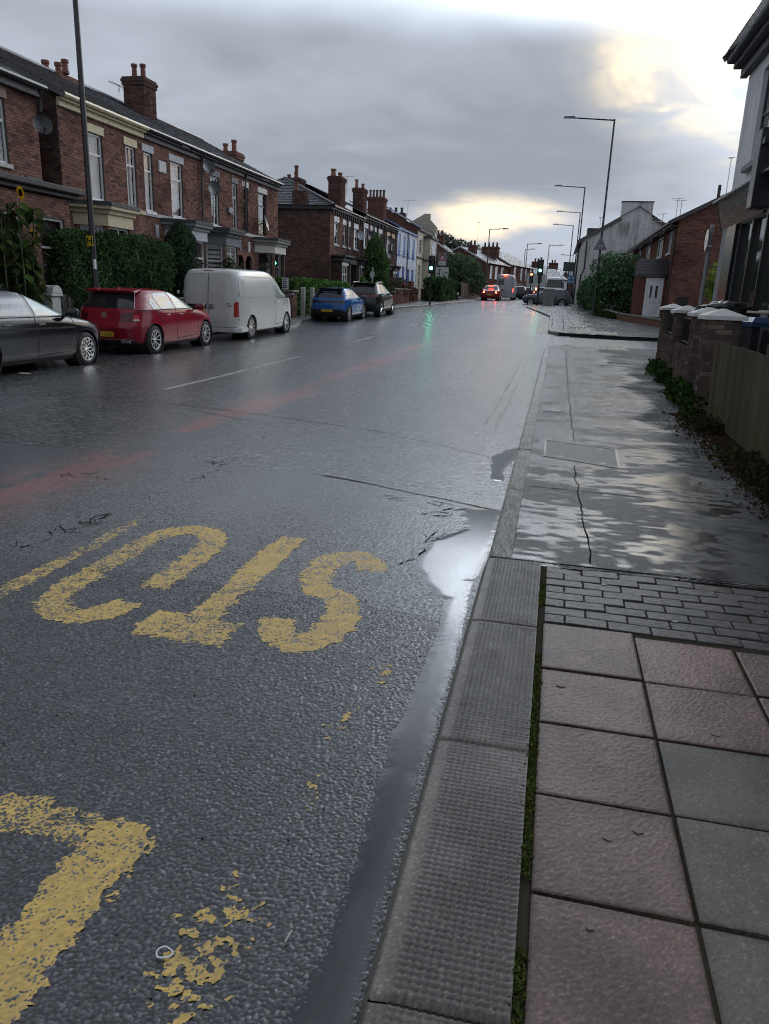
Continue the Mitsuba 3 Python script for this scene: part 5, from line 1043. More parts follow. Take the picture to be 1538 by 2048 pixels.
for i, (txt, y, z, h) in enumerate((('BLUEMOTION', .72, 1.03, .025), ('180 TDI', -.56, 1.02, .03), ('UK', -.60, .94, .06))): 
    if i: put(tV+'__lettering', xf(meshkit.text_mesh(txt, h, .003), MV @ frame((.018, y, z), (0, -1, 0), (0, 0, 1))), 'm_paint', (.02, .02, .022))
for sd in (1, -1):
    for z in (.62, 1.30): put(tV+'__hinge', xf(bx(.03, .10, sd*.905, sd*.965, z-.045, z+.045, .01), MV), 'm_car', VWHT)
put(tV+'__roof_hoop', xf(tube([(.5, .55, 1.95), (.5, .50, 2.05), (.5, .35, 2.10), (.5, .2, 2.06), (.5, .12, 1.97)], .018, 6), MV), 'm_rubber', (.015, .015, .015))
put(tV+'__bumper', xf(trimesh.convex.convex_hull(np.array([(x, y, z) for x, y in ((-.05, .80), (-.05, -.80), (.15, .96), (.15, -.96), (.62, .965), (.62, -.965)) for z in (.24, .36)])), MV), 'm_car', VWHT)

# blue hatchback
K2 = ([.20, .35, .55, .70, .83, .90, .97, 1.08, 1.22, 1.34, 1.40, 1.43], [.20, .05, .0, .02, .06, .09, .15, .25, .38, .46, .58, 1.0], [3.88, 4.0, 4.06, 4.03, 3.88, 3.60, 3.12, 2.85, 2.48, 2.14, 1.92, 1.5], [.78, .86, .872, .872, .866, .855, .835, .785, .71, .625, .53, .2])
py = 34.9; S4 = 1.06
tP, MP = vehicle('parked_car', 'bright blue hatchback with black rear band parked ahead of the white van', 'car', K2, (.014, .080, .26), (-9.50-.86*S4, py-.72*S4, z_(-10.2, py)), (.72, 3.26), .33, pitch=slope(36), s=S4,
    side_glass=[([(.72, 1.0), (1.50, .985), (1.48, 1.34), (.92, 1.33), (.70, 1.14)], (.26, .24, .20)), ([(1.60, .985), (2.90, .98), (2.62, 1.10), (2.22, 1.29), (2.06, 1.335), (1.58, 1.345)], (.36, .33, .26))],
    rear_glass=[(-.64, 1.02), (.64, 1.02), (.55, 1.32), (-.55, 1.32)], windscreen=[(-.70, 1.03), (.70, 1.03), (.56, 1.34), (-.56, 1.34)],
    tails=[([(.50, .80), (.95, .80), (.95, .90), (.50, .90)], .28), ([(-.50, .80), (-.95, .80), (-.95, .90), (-.50, .90)], .28)], tail_c=(.025, .015, .015),
    seams=[[(1.54, .32), (1.54, .985)], [(2.74, .36), (2.78, .62), (2.75, .98)], [(1.54, .32), (2.74, .36)], [(.9, .6), (.72, .98)]],
    rear_extra=[('rear_band', [(-.50, .80), (.50, .80), (.50, .89), (-.50, .89)], (.012, .013, .015), 'm_gloss'), ('bumper_trim', [(-.88, .18), (.88, .18), (.80, .42), (.62, .53), (-.62, .53), (-.80, .42)], (.012, .012, .013), 'm_rubber')],
    side_extra=[('sill_strip', [(1.12, .30), (2.86, .30), (2.86, .34), (1.12, .34)], (.55, .55, .56), 'm_metal')], lower=(.27, (.015, .015, .015)), plate_=(.01, .475, .52, 'ML74 FPZ'), mirrors=(2.78, 1.0, (.02, .03, .05)), handles=[(1.2, .86), (1.75, .855)], wheels=dict(style='star', n=8, rc=(.35, .35, .36)), glass_c=(.012, .013, .016))
put(tP+'__spoiler', xf(trimesh.convex.convex_hull(np.array([(x, y, z) for x, z in ((.32, 1.395), (.36, 1.375), (.75, 1.40), (.75, 1.425)) for y in (-.58, .58)])), MP), 'm_car', (.012, .015, .03))

# dark green SUV in front of it
KS = ([.25, .42, .62, .80, .95, 1.03, 1.10, 1.20, 1.36, 1.52, 1.59, 1.64], [.22, .06, .0, .02, .06, .09, .14, .24, .42, .62, .8, 1.3], [4.25, 4.40, 4.47, 4.44, 4.25, 3.95, 3.45, 3.15, 2.75, 2.35, 2.1, 1.7], [.83, .91, .927, .927, .92, .905, .885, .84, .76, .66, .56, .25])
sy_ = 39.9; S5 = 1.06
tS, MS = vehicle('parked_car', 'dark green sport utility car with a red light bar parked ahead of the blue hatchback', 'car', KS, (.016, .022, .020), (-9.12-.9*S5, sy_-.88*S5, z_(-9.8, sy_)), (.88, 3.55), .365, pitch=slope(41), s=S5,
    side_glass=[([(.62, 1.12), (1.02, 1.11), (1.0, 1.36), (.86, 1.36)], (.25, .22, .16)), ([(1.10, 1.11), (1.82, 1.10), (1.76, 1.52), (1.12, 1.51)], (.36, .31, .21)), ([(1.92, 1.10), (3.15, 1.09), (2.85, 1.22), (2.42, 1.46), (2.26, 1.52), (1.86, 1.525)], (.34, .32, .26))],
    rear_glass=[(-.70, 1.13), (.70, 1.13), (.58, 1.48), (-.58, 1.48)], windscreen=[(-.74, 1.15), (.74, 1.15), (.58, 1.5), (-.58, 1.5)],
    tails=[([(.02, .985), (.95, .96), (.95, 1.06), (.02, 1.04)], .4), ([(-.02, .985), (-.95, .96), (-.95, 1.06), (-.02, 1.04)], .4)], tail_c=(.16, .012, .012),
    seams=[[(1.86, .40), (1.86, 1.1)], [(3.05, .44), (3.1, .72), (3.05, 1.08)], [(1.86, .40), (3.05, .44)], [(1.1, .7), (.95, 1.1)]], rear_extra=[('bumper_trim', [(-.88, .25), (.88, .25), (.8, .52), (-.8, .52)], (.012, .012, .013), 'm_rubber')],
    side_extra=[('sill_strip', [(1.3, .42), (3.05, .42), (3.05, .45), (1.3, .45)], (.4, .4, .42), 'm_metal')], lower=(.36, (.015, .015, .015)), mirrors=(3.02, 1.14, (.03, .035, .034)), handles=[(1.45, .98), (2.1, .97)], wheels=dict(style='star', n=5, rc=(.42, .42, .43)))
for sd in (1, -1): put(tS+'__roof_rail', xf(tube([(.9, sd*.60, 1.60), (1.1, sd*.60, 1.645), (2.0, sd*.60, 1.65), (2.2, sd*.60, 1.61)], .02, 6), MS), 'm_metal', (.3, .3, .3))
put(tS+'__spoiler', xf(trimesh.convex.convex_hull(np.array([(x, y, z) for x, z in ((.48, 1.60), (.52, 1.575), (.95, 1.60), (.95, 1.625)) for y in (-.60, .60)])), MS), 'm_car', (.012, .014, .014))

# ---- traffic at the junction
RED = (3.2, .10, .06)
KR = ([.18, .30, .45, .60, .75, .88, .95, 1.0, 1.10, 1.22, 1.36, 1.42, 1.45], [.26, .07, .02, .0, .04, .08, .25, .55, .80, 1.05, 1.45, 1.7, 2.0], KG[2], KG[3])
def red_tails(z0=.70, z1=.88): return [([(.50, z0), (.95, z0), (.95, z1), (.50, z1)], .15), ([(-.50, z0), (-.95, z0), (-.95, z1), (-.50, z1)], .15)]
tr_, Mr = vehicle('waiting_car', 'red car with its brake lights on waiting at the junction', 'car', KR, (.20, .014, .02), (-6.83, 78.5, z_(-6.8, 79)), (.80, 3.43), .325, pitch=slope(80), s=1.05, side_glass=[[(1.2, 1.0), (2.95, 1.0), (2.26, 1.33), (1.5, 1.36)]], rear_glass=[(-.62, 1.02), (.62, 1.02), (.52, 1.36), (-.52, 1.36)],
    tails=red_tails(), emit=RED, plate_=(.0, .55, .5, ''), mirrors=(2.85, 1.03, (.1, .01, .012)), wheels=dict(style='star', n=5))
hb = put(tr_+'__brake_lamp', xf(bx(.98, 1.02, -.22, .22, 1.335, 1.38), Mr), 'm_gloss', (.4, .02, .02)); scene[hb]['emitter'] = dict(type='area', radiance=dict(type='rgb', value=list(RED)))
KT = ([.25, .45, .9, 1.3, 1.45, 1.7, 2.1, 2.4, 2.52, 2.6], [.05, .0, .0, .02, .03, .05, .08, .12, .2, .6], [5.7, 5.85, 5.8, 5.55, 5.1, 4.8, 4.35, 4.05, 3.8, 3.2], [.95, 1.0, 1.0, .99, .98, .96, .93, .88, .78, .3])
tv2, Mv2 = vehicle('waiting_van', 'tall silver grey van waiting in front of the red car', 'van', KT, (.30, .32, .35), (-5.85, 85.5, z_(-5.8, 86)), (1.2, 4.6), .35, pitch=slope(88), s=1.03, pw=8., side_glass=[[(4.0, 1.4), (4.9, 1.4), (4.4, 2.0), (4.0, 2.05)]], rear_glass=[(.12, 1.5), (.72, 1.5), (.70, 2.1), (.12, 2.1)],
    tails=[([(.86, .75), (1.1, .75), (1.1, 1.25), (.86, 1.25)], .15), ([(-.86, .75), (-1.1, .75), (-1.1, 1.25), (-.86, 1.25)], .15)], emit=(2.2, .12, .06), rear_extra=[('door_seam', [(-.01, .5), (.01, .5), (.01, 2.4), (-.01, 2.4)], (.05, .05, .05), 'm_rubber')], mirrors=(4.75, 1.55, (.03, .03, .03)), wheels=dict(style='star', n=6))
hb = put(tv2+'__brake_lamp', xf(bx(.0, .1, -.2, .2, 2.52, 2.6), Mv2), 'm_gloss', (.4, .02, .02)); scene[hb]['emitter'] = dict(type='area', radiance=dict(type='rgb', value=[2.4, .15, .08]))
tk, Mk = vehicle('waiting_car', 'black car queueing ahead of the silver van', 'car', KG, (.012, .013, .015), (-4.7, 92.5, z_(-4.7, 93)), (.8, 3.43), .325, pitch=slope(94), s=1.05, side_glass=[[(1.0, 1.0), (2.95, 1.0), (2.26, 1.33), (1.2, 1.36)]], rear_glass=[(-.62, 1.02), (.62, 1.02), (.52, 1.36), (-.52, 1.36)], tails=red_tails(.75, .93), mirrors=(2.85, 1.03, (.02, .02, .02)), wheels=dict(style='star', n=5, rc=(.5, .5, .5)))
tk2, _ = vehicle('waiting_car', 'dark car at the head of the queue, nearly hidden by the black car', 'car', KG, (.03, .026, .028), (-4.2, 100.5, z_(-4.2, 101)), (.8, 3.43), .325, pitch=slope(101), s=1.05, side_glass=[[(1.0, 1.0), (2.95, 1.0), (2.26, 1.33), (1.2, 1.36)]], rear_glass=[(-.62, 1.02), (.62, 1.02), (.52, 1.36), (-.52, 1.36)], tails=red_tails(.75, .93), wheels=dict(style='star', n=5))
tk3, _ = vehicle('waiting_car', 'pale car with lit tail lights beyond the queue', 'car', KG, (.30, .30, .31), (-2.6, 104, z_(-2.6, 105)), (.8, 3.43), .325, pitch=slope(101), s=1.1, side_glass=[[(1.0, 1.0), (2.95, 1.0), (2.26, 1.33), (1.2, 1.36)]], rear_glass=[(-.62, 1.02), (.62, 1.02), (.52, 1.36), (-.52, 1.36)], tails=red_tails(.75, .93), emit=(2.4, .1, .06), wheels=dict(style='star', n=5))
gx = -2.95
tq, Mq = vehicle('turning_car', 'grey hatchback turning across the junction, seen from its side', 'car', KG, (.085, .10, .125), (1.15, 70.2, z_(-1, 70)-.05), (.80, 3.43), .325, heading=PI*.98, s=1.02, side_glass=[([(.80, 1.01), (1.76, 1.0), (1.66, 1.375), (1.0, 1.33)], (.05, .06, .07)), ([(1.86, 1.0), (2.95, 1.0), (2.26, 1.33), (1.77, 1.385)], (.07, .08, .09))], rear_glass=[(-.62, 1.02), (.62, 1.02), (.52, 1.36), (-.52, 1.36)], windscreen=[(-.72, 1.05), (.72, 1.05), (.56, 1.37), (-.56, 1.37)],
    tails=red_tails(.76, .93), seams=[[(1.80, .30), (1.80, 1.0)], [(2.92, .34), (2.96, .62), (2.94, .98)]], mirrors=(2.85, 1.03, (.07, .08, .1)), handles=[(1.42, .87), (2.06, .865)], wheels=dict(style='star', n=7))
tw_, Mw_ = vehicle('white_van', 'white van with a rounded high roof standing behind the turning grey hatchback', 'van', KT, (.50, .51, .52), (-.55, 84.5, z_(-.5, 85)), (1.2, 4.6), .35, heading=-PI*.5, s=.98, pw=8., side_glass=[[(4.0, 1.4), (4.9, 1.4), (4.4, 2.0), (4.0, 2.05)]], windscreen=[(-.85, 1.5), (.85, 1.5), (.75, 2.3), (-.75, 2.3)], wheels=dict(style='star', n=6))
lr = thing('box_lorry', 'pale grey box lorry on the far side of the junction, left of the white van', 'lorry'); Ml = mat((-3.3, 108, float(P(108))-.1))
put(lr+'__box_body', xf(bx(-1.2, 1.2, 0, 6, 1.0, 3.4, .04), Ml), 'm_paint', (.42, .43, .44)); put(lr+'__chassis', xf(bx(-1.1, 1.1, .1, 7.8, .55, .98), Ml), 'm_rubber', (.02, .02, .02)); put(lr+'__cab', xf(bx(-1.15, 1.15, 6.1, 7.9, .9, 2.9, .15), Ml), 'm_car', (.4, .4, .42))
for yw in (1.2, 6.8):
    for sd in (1, -1): wheel(lr, Ml @ mat(rz=PI/2), yw, sd*1.1, .45, sd, wd=.25, style='star', n=6)
# ------------------------------------------------------------------ the right side
# ---- rendered corner shop
SX = 4.0; SP = Pl('y', SX, -1)
t = thing('corner_shop', 'white rendered corner shop with a black tilted sign board and tall black framed windows', 'shop')
g = sbox(9, -.1, 21.7, 7.15); hs = [(14.6, 20.15, .5, 3.45), (18.3, 20.1, 4.72, 6.7), (14.4, 16.2, 4.72, 6.7)]
for h in hs: g = g.difference(sbox(h[0], h[2], h[1], h[3]))
put(t+'__wall', cat(SP.poly(g, 0), *[quads([SP.pt([s]*4, [0, -.16, -.16, 0], [h[2], h[2], h[3], h[3]])]) for h in hs for s in h[:2]], *[quads([SP.pt([h[0], h[1], h[1], h[0]], [0, 0, -.16, -.16], [z]*4)]) for h in hs for z in h[2:]], quads([(4, 21.7, -.1), (12, 21.7, -.1), (12, 21.7, 7.15), (4, 21.7, 7.15)])), 'm_render')
put(t+'__inner_wall', bx(4.6, 12, 9, 21.69, -.1, 7.1), 'm_rubber', (.02, .02, .02))
for a, b in ((18.3, 20.1), (14.4, 16.2)):
    window(t, SP, a, b, 4.72, 6.7, (.03, .03, .032), (.035, .04, .05), bars_z=(5.75,), bars_s=((a+b)/2,), d=-.10, w=.07); put(t+'__sill', SP.box(a-.15, b+.15, 0, .14, 4.58, 4.72, .015), 'm_paint', (.20, .20, .20))
# shop window: posts, panes, stall riser, pilasters
for y0, y1 in ((14.75, 16.2), (16.28, 17.5), (17.58, 18.7), (18.78, 19.85)): put(t+'__shop_window', SP.quad(y0, y1, -.08, .75, 3.4), 'm_carglass', (.018, .020, .020))
put(t+'__mullion', cat(*[SP.box(y-.05, y+.05, -.12, .01, .75, 3.45, .01) for y in (14.7, 16.24, 17.54, 18.74, 19.9)], SP.box(14.6, 20.1, -.12, .02, .5, .78)), 'm_gloss', (.012, .012, .013))
put(t+'__pilaster', SP.box(20.15, 21.15, -.02, .07, .1, 3.5, .01), 'm_gloss', (.022, .022, .025)); put(t+'__corner_post', SP.box(21.2, 21.72, -.02, .06, .1, 3.5, .01), 'm_paint', (.20, .20, .21))
put(t+'__window_surround', cat(SP.box(14.1, 14.6, 0, .08, .1, 3.5), SP.box(20.1, 20.16, 0, .08, .1, 3.5)), 'm_gloss', (.014, .014, .016))
put(t+'__cornice', cat(SP.box(13.6, 22.0, .0, .36, 4.10, 4.16, .01), *[SP.box(a, b, 0, .5, 3.5, 5.0, .03) for a, b in ((13.4, 14.0),)], *[SP.box(17.0-.1*i, 17.5-.1*i, 0, .4+.03*i, 4.75-.12*i, 4.87-.12*i, .01) for i in range(2)]), 'm_gloss', (.018, .018, .020))
bz = put(t+'__bracket', cat(SP.box(17.1, 17.55, 0, .45, 3.5, 4.95, .02), *[SP.box(17.56, 17.62, .05, .4, 4.35+.07*i, 4.39+.07*i) for i in range(7)]), 'm_gloss', (.016, .016, .018))
# sign board, tilted forward
Sg = frame((3.93, 21.95, 3.46), (0, -1, 0), np.array([-.28, 0, .93])/np.hypot(.28, .93)); kS = put(t+'__sign_board', xf(bx(0, 4.3, 0, .70, -.05, 0, .006), Sg), 'm_gloss', (.020, .021, .024))
put(kS+'__rim', xf(cat(bx(0, 4.3, .695, .725, -.05, .02), bx(-.02, .02, 0, .72, -.05, .015)), Sg), 'm_gloss', (.06, .06, .065))
def swash(seed, n, w, h):
    r = np.random.default_rng(seed); out = []
    for i in range(n): out.append(affinity.translate(LineString([(0, 0), (r.uniform(.2, .5)*h, h*r.uniform(.5, 1)), (r.uniform(.5, .9)*h, h*r.uniform(0, .6))]).buffer(h*.07), i*w, 0))
    return ext(shapely.unary_union(out), .004)
put(kS+'__lettering', cat(xf(swash(3, 17, .15, .13), Sg @ mat((.75, .36, .001))), xf(swash(5, 9, .12, .07), Sg @ mat((.8, .14, .001)))), 'm_gloss', (.24, .25, .26))
put(t+'__eaves', cat(SP.box(9, 21.98, .0, .16, 6.98, 7.18, .01), SP.box(9, 22.05, 0, .34, 7.2, 7.32, .02), SP.box(9, 22.10, .0, .50, 7.33, 7.46, .03)), 'm_paint', (.040, .040, .045))
slates(t, (3.42, 22.15, 7.5), (3.42, 9, 7.5), (3.6, 0, 2.6), 4.6, 'm_slate', row=.24, wd=.3)
put(t+'__verge', xf(bx(0, 4.6, -.05, .10, -.08, .05), frame((3.42, 22.1, 7.47), np.array([3.6, 0, 2.6])/4.441, (0, 1, 0))), 'm_slate', TILE)

# ---- brick house across the side road, white door in a tiled porch
LX = 5.5; LP_ = Pl('y', LX, -1)
t = thing('brick_house', 'modern orange brick house with a white panelled door under a tiled porch', 'house')
wl = [(43.7, 45.05), (47.3, 50.0), (53.5, 56.5), (59.5, 62)]
wall(t, LP_, sbox(42, .3, 66, 5.62), [(a, b, 4.2, 5.3) for a, b in wl]+[(45.0, 46.5, 1.25, 2.75)], bsdf='m_brick_new')
wall(t, Pl('x', 42, -1), Polygon([(LX, .3), (LX, 5.62), (9.6, 7.75), (13.7, 5.62), (13.7, .3)]), bsdf='m_brick_new', name='gable_wall')
for a, b in wl: window(t, LP_, a, b, 4.2, 5.3, WHITE, (.3, .3, .3), bars_s=((a+b)/2,), sill=(.5, .5, .5), d=-.05)
window(t, LP_, 45.0, 46.5, 1.25, 2.75, WHITE, (.3, .3, .3), bars_z=(2.3,), sill=(.5, .5, .5), d=-.05)
put(t+'__inner_wall', bx(LX+.6, 13.5, 42.4, 66, .2, 5.5), 'm_cloth', MORTAR)
put(t+'__gutter', tube([(LX-.42, 41.9, 5.50), (LX-.42, 66.1, 5.50)], .07, 8), 'm_gloss', (.03, .026, .025)); put(t+'__eaves_board', cat(bx(LX-.36, LX-.32, 41.95, 66.05, 5.38, 5.60), bx(LX-.34, LX, 41.97, 66, 5.37, 5.395)), 'm_gloss', (.04, .035, .033))
put(t+'__downpipe', tube([(LX-.40, 42.06, 5.45), (LX-.08, 42.12, 5.2), (LX-.08, 42.12, .5)], .04, 6), 'm_gloss', (.02, .02, .02))
slates(t, (LX-.45, 66.1, 5.56), (LX-.45, 41.85, 5.56), (4.55, 0, 2.36), 5.1, 'm_tile', row=.3, wd=.3, lift=.035); slates(t, (13.9, 41.85, 5.56), (13.9, 66.1, 5.56), (-4.4, 0, 2.36), 5.0, 'm_tile', row=.6, wd=.6, name='back_roof')
for q_ in (xf(bx(0, 5.1, -.05, .08, -.12, .06), frame((LX-.45, 41.86, 5.54), np.array([4.55, 0, 2.36])/5.126, (0, 1, 0))), xf(bx(0, 5.0, -.08, .05, -.12, .06), frame((13.9, 41.86, 5.54), np.array([-4.4, 0, 2.36])/4.993, (0, -1, 0)))): put(t+'__verge', q_, 'm_slate', TILE)
put(t+'__vent_pipe', tube([(7.6, 44.5, 6.6), (7.6, 44.5, 7.6)], .08, 8), 'm_paint', (.05, .045, .045))
for (y, h) in ((57, 1.3), (59, 1.0), (50.5, 1.5), (48.8, 1.2)): aerial(t, (LX+.9, y, 6.15), h, (-.8, .6, 0), ln=.7)
aerial(t, (8.4, 47, 7.1), 2.2, (0, 1, .1), ln=.6)
put(t+'__meter_box', Pl('x', 42, -1).box(5.95, 6.45, 0, .12, 1.25, 1.95, .01), 'm_gloss', (.02, .02, .02))
# porch
kp = put(t+'__porch', cat(bx(4.08, 4.42, 43.32, 46.4, .5, 2.95), bx(5.36, LX, 43.32, 46.4, .5, 2.95), bx(4.42, 5.36, 43.32, 43.4, 2.9, 2.95), bx(4.08, 4.3, 43.4, 46.4, .5, 2.95)), 'm_brick', np.array(BRICKS['m_brick_new'][1])*.8)
put(kp+'__fascia', bx(4.0, 5.48, 43.2, 43.3, 2.92, 3.08), 'm_gloss', (.02, .018, .018)); put(kp+'__step', bx(4.2, 5.5, 42.9, 43.4, .55, .88), 'm_paint', KERB[0])
for i in range(5):
    for j in range(6): put(kp+'__tile', xf(bx(j*.245+.003, j*.245+.242, 0, .2, 0, .022), frame((4.02, 43.18+.105*i, 3.06+.158*i), (1, 0, 0), np.array([0, .55, .83])/np.hypot(.55, .83)) @ mat(rx=-.08)), 'm_slate', TILE)
put(kp+'__cheek', xf(ext(Polygon([(43.3, 3.0), (46.4, 3.0), (46.4, 3.8), (43.75, 3.8)]), 1.38), frame((4.06, 0, 0), (0, 1, 0), (0, 0, 1))), 'm_slate', TILE)
kd = put(t+'__door', cat(bx(4.44, 5.34, 43.36, 43.40, .9, 2.88), bx(4.44, 4.51, 43.31, 43.36, .9, 2.88), bx(5.27, 5.34, 43.31, 43.36, .9, 2.88), bx(4.51, 5.27, 43.31, 43.36, 2.80, 2.88)), 'm_gloss', (.66, .67, .68))
for x in (4.68, 4.96):
    put(kd+'__pane', bx(x, x+.12, 43.345, 43.358, 1.85, 2.50), 'm_carglass', (.05, .055, .06)); put(kd+'__panel', cat(bx(x-.03, x+.18, 43.345, 43.36, 1.05, 1.50, .006)), 'm_gloss', (.60, .61, .62)); put(kd+'__moulding', cat(bx(x-.03, x, 43.34, 43.36, 1.80, 2.55), bx(x+.12, x+.15, 43.34, 43.36, 1.80, 2.55), bx(x, x+.12, 43.34, 43.36, 2.5, 2.55), bx(x, x+.12, 43.34, 43.36, 1.8, 1.85)), 'm_gloss', (.66, .67, .68))
put(kd+'__letter_plate', bx(4.74, 5.02, 43.335, 43.36, 1.62, 1.68), 'm_metal', (.5, .5, .5)); put(kd+'__handle', bx(5.20, 5.24, 43.32, 43.36, 1.6, 1.9), 'm_metal', (.5, .5, .5))
# low walls before it
lw = thing('low_wall', 'low brick wall with stone coping in front of the porch and the big bush', 'wall')
pth = [(5.3, 38.6), (3.55, 45.2), (3.5, 45.6), (2.75, 53.6)]
for (a, b) in ((pth[0], pth[1]), (pth[2], pth[3])):
    a, b = np.array(a), np.array(b); L_ = np.linalg.norm(b-a); e = (b-a)/L_; n_ = int(L_/1.1)
    for i in range(n_):
        p, q = a+e*L_*i/n_, a+e*L_*(i+1)/n_; z = float(P((p[1]+q[1])/2)); Mx = mat((p[0], p[1], z), rz=math.atan2(e[1], e[0])); l = L_/n_
        if i == 0 or True: put(lw+'__wall', xf(bx(0, l-.004, -.11, .11, -.3, .30), Mx), 'm_brick', BRICKS['m_brick_red'][1])
        put(lw+'__coping', xf(bx(.004, l-.008, -.15, .15, .302, .38, .012), Mx), 'm_paint', KERB[0])

# ---- white gable with its broad chimney
t = thing('white_house', 'tall white roughcast house with a broad stained chimney on its gable end', 'house')
MY = 68.; gM = Polygon([(1.5, .8), (1.5, 6.55), (4.36, 8.35), (4.36, 9.45), (6.78, 9.45), (6.78, 8.35), (9.9, 6.55), (9.9, .8)])
put(t+'__wall', cat(Pl('x', MY, -1).poly(gM, 0), bx(1.5, 9.9, MY+.02, 90, .8, 6.5)), 'm_roughcast')
put(t+'__chimney', bx(4.36, 6.78, MY+.004, MY+.9, 6.6, 9.45), 'm_roughcast'); put(t+'__chimney_cap', bx(4.30, 6.84, MY-.06, MY+.96, 9.452, 9.52), 'm_slate', TILE)
for x0, z0, dx, nm in ((1.1, 6.42, 1, 'roof'), (10.3, 6.42, -1, 'back_roof')):
    up = np.array([dx*4.6, 0, 2.72]); A_, B_ = (x0, 90, z0), (x0, MY-.16, z0); A_, B_ = (A_, B_) if dx > 0 else (B_, A_)
    slates(t, A_, B_, up, 5.34, 'm_slate', row=.4, wd=.5, name=nm)
ln = math.hypot(4.6, 2.72); uu = np.array([4.6, 0, 2.72])/ln
for q_ in (xf(bx(0, 3.75, -.02, .14, -.26, .0), frame((1.1, MY-.14, 6.42), uu, (0, 1, 0))), xf(bx(0, 3.9, -.14, .02, -.26, .0), frame((10.3, MY-.14, 6.42), uu*[-1, 1, 1], (0, -1, 0)))): put(t+'__verge', q_, 'm_paint', (.10, .09, .088))
put(t+'__downpipe', tube([(1.85, MY-.06, 6.4), (1.85, MY-.06, 4.2), (1.62, MY-.06, 3.6), (1.62, MY-.06, 1.3)], .06, 6), 'm_gloss', (.03, .03, .032)); put(t+'__dormer', bx(1.9, 3.1, 72, 74, 6.6, 7.75), 'm_slate', TILE)
aerial(t, (3.0, 74, 7.5), 1.3, (0, 1, 0), ln=.5)
put(t+'__pier', Pl('x', MY, -1).box(2.2, 2.55, 0, .06, .8, 6.4), 'm_roughcast')
simple_house('brick shop house with dark eaves beyond the tall white house on the right', mat((1.9, 126, 0), rz=PI), 30, 8, 6.2, 8.4, [], [(3, 4.2, 4.3, 5.7), (8, 9.2, 4.3, 5.7), (14, 15.2, 4.3, 5.7), (20, 21.2, 4.3, 5.7), (26, 27.2, 4.3, 5.7)], zb=.9)

# ---- garden wall with four capped piers
def one_brick(k, pl, r, bs='m_brick_wall'):
    c3 = np.array(BRICKS[bs]); q = rng.random(3); m = brick_mesh(pl, r[None], jit=.004); put(k+'__brick', m, 'm_brick', ((c3[0]+(c3[1]-c3[0])*q[0]) if q[1] < .75 else c3[2])*(.7+.6*q[2]))
gwl = thing('garden_wall', 'brown brick garden wall with four square piers under white pyramid caps', 'wall')
def pier(x, y, w_, h, d_=None):
    d_ = d_ or w_; z = float(P(y)); rec = []
    k = put(gwl+'__pier', bx(x+.008, x+w_-.008, y+.008, y+d_-.008, z-.2, z+h-.005), 'm_cloth', MORTAR)
    for ax, c, sg, a, b in (('x', y, -1, x, x+w_), ('y', x, -1, y, y+d_), ('x', y+d_, 1, x, x+w_)):
        pl = Pl(ax, c, sg); R = brick_rects(sbox(a, z-.1, b, z+h), ())
        if c == y+d_: put_bricks(stuff, k+'__brickwork', pl, R, 'm_brick_wall', jit=.004)
        else:
            for r in R: one_brick(k, pl, r)
    cx, cy = x+w_/2, y+d_/2; o = .06; zz = z+h
    put(k+'__cap', trimesh.convex.convex_hull(np.array([(cx+sx*(w_/2+o), cy+sy*(d_/2+o), zz+q) for sx in (-1, 1) for sy in (-1, 1) for q in (0, .055)]+[(cx+sx*.02, cy+sy*.02, zz+.155) for sx in (-1, 1) for sy in (-1, 1)])), 'm_paint', (.56, .56, .53))
pier(2.12, 11.75, .46, 1.40); pier(2.25, 13.55, .46, 1.40); pier(2.40, 16.7, .46, 1.38); pier(2.58, 20.1, .46, 1.36)
for (x0, y0, x1, y1) in ((2.31, 14.02, 2.42, 16.69), (2.46, 17.17, 2.60, 20.09)):
    L_ = math.hypot(x1-x0, y1-y0); Mx = mat((x0, y0, float(P((y0+y1)/2))), rz=math.atan2(y1-y0, x1-x0)); pl = Pl('x', 0, 1, Mx)     # outward = +y of the turned frame = the road side
    k = put(gwl+'__wall', xf(bx(.0, L_, -.20, -.008, -.2, .80), Mx), 'm_cloth', MORTAR)
    R = brick_rects(sbox(0, -.1, L_, .70), ())
    for r in R: one_brick(k, pl, r)
    for i in range(int(L_/.075)): put(k+'__coping_brick', xf(bx(i*.075+.004, i*.075+.070, -.215, .012+rng.uniform(-.003, .003), .705, .815, .004), Mx), 'm_brick', np.array(BRICKS['m_brick_wall'][0])*rng.uniform(.6, 1.2))
    rl = thing('iron_railing', 'black iron railing on the garden wall between the %s piers' % ('second and third nearest' if y0 < 15 else 'two farthest'), 'railing', 'railings between the piers')
    put(rl+'__rail', xf(cat(bx(.02, L_-.02, -.12, -.09, .86, .89), bx(.02, L_-.02, -.12, -.09, 1.30, 1.33)), Mx), 'm_gloss', (.012, .012, .012))
    for i in range(int(L_/.13)): put(rl+'__bar', xf(tube([(.1+i*.13, -.105, .80), (.1+i*.13, -.105, 1.36)], .008, 6), Mx), 'm_gloss', (.012, .012, .012))
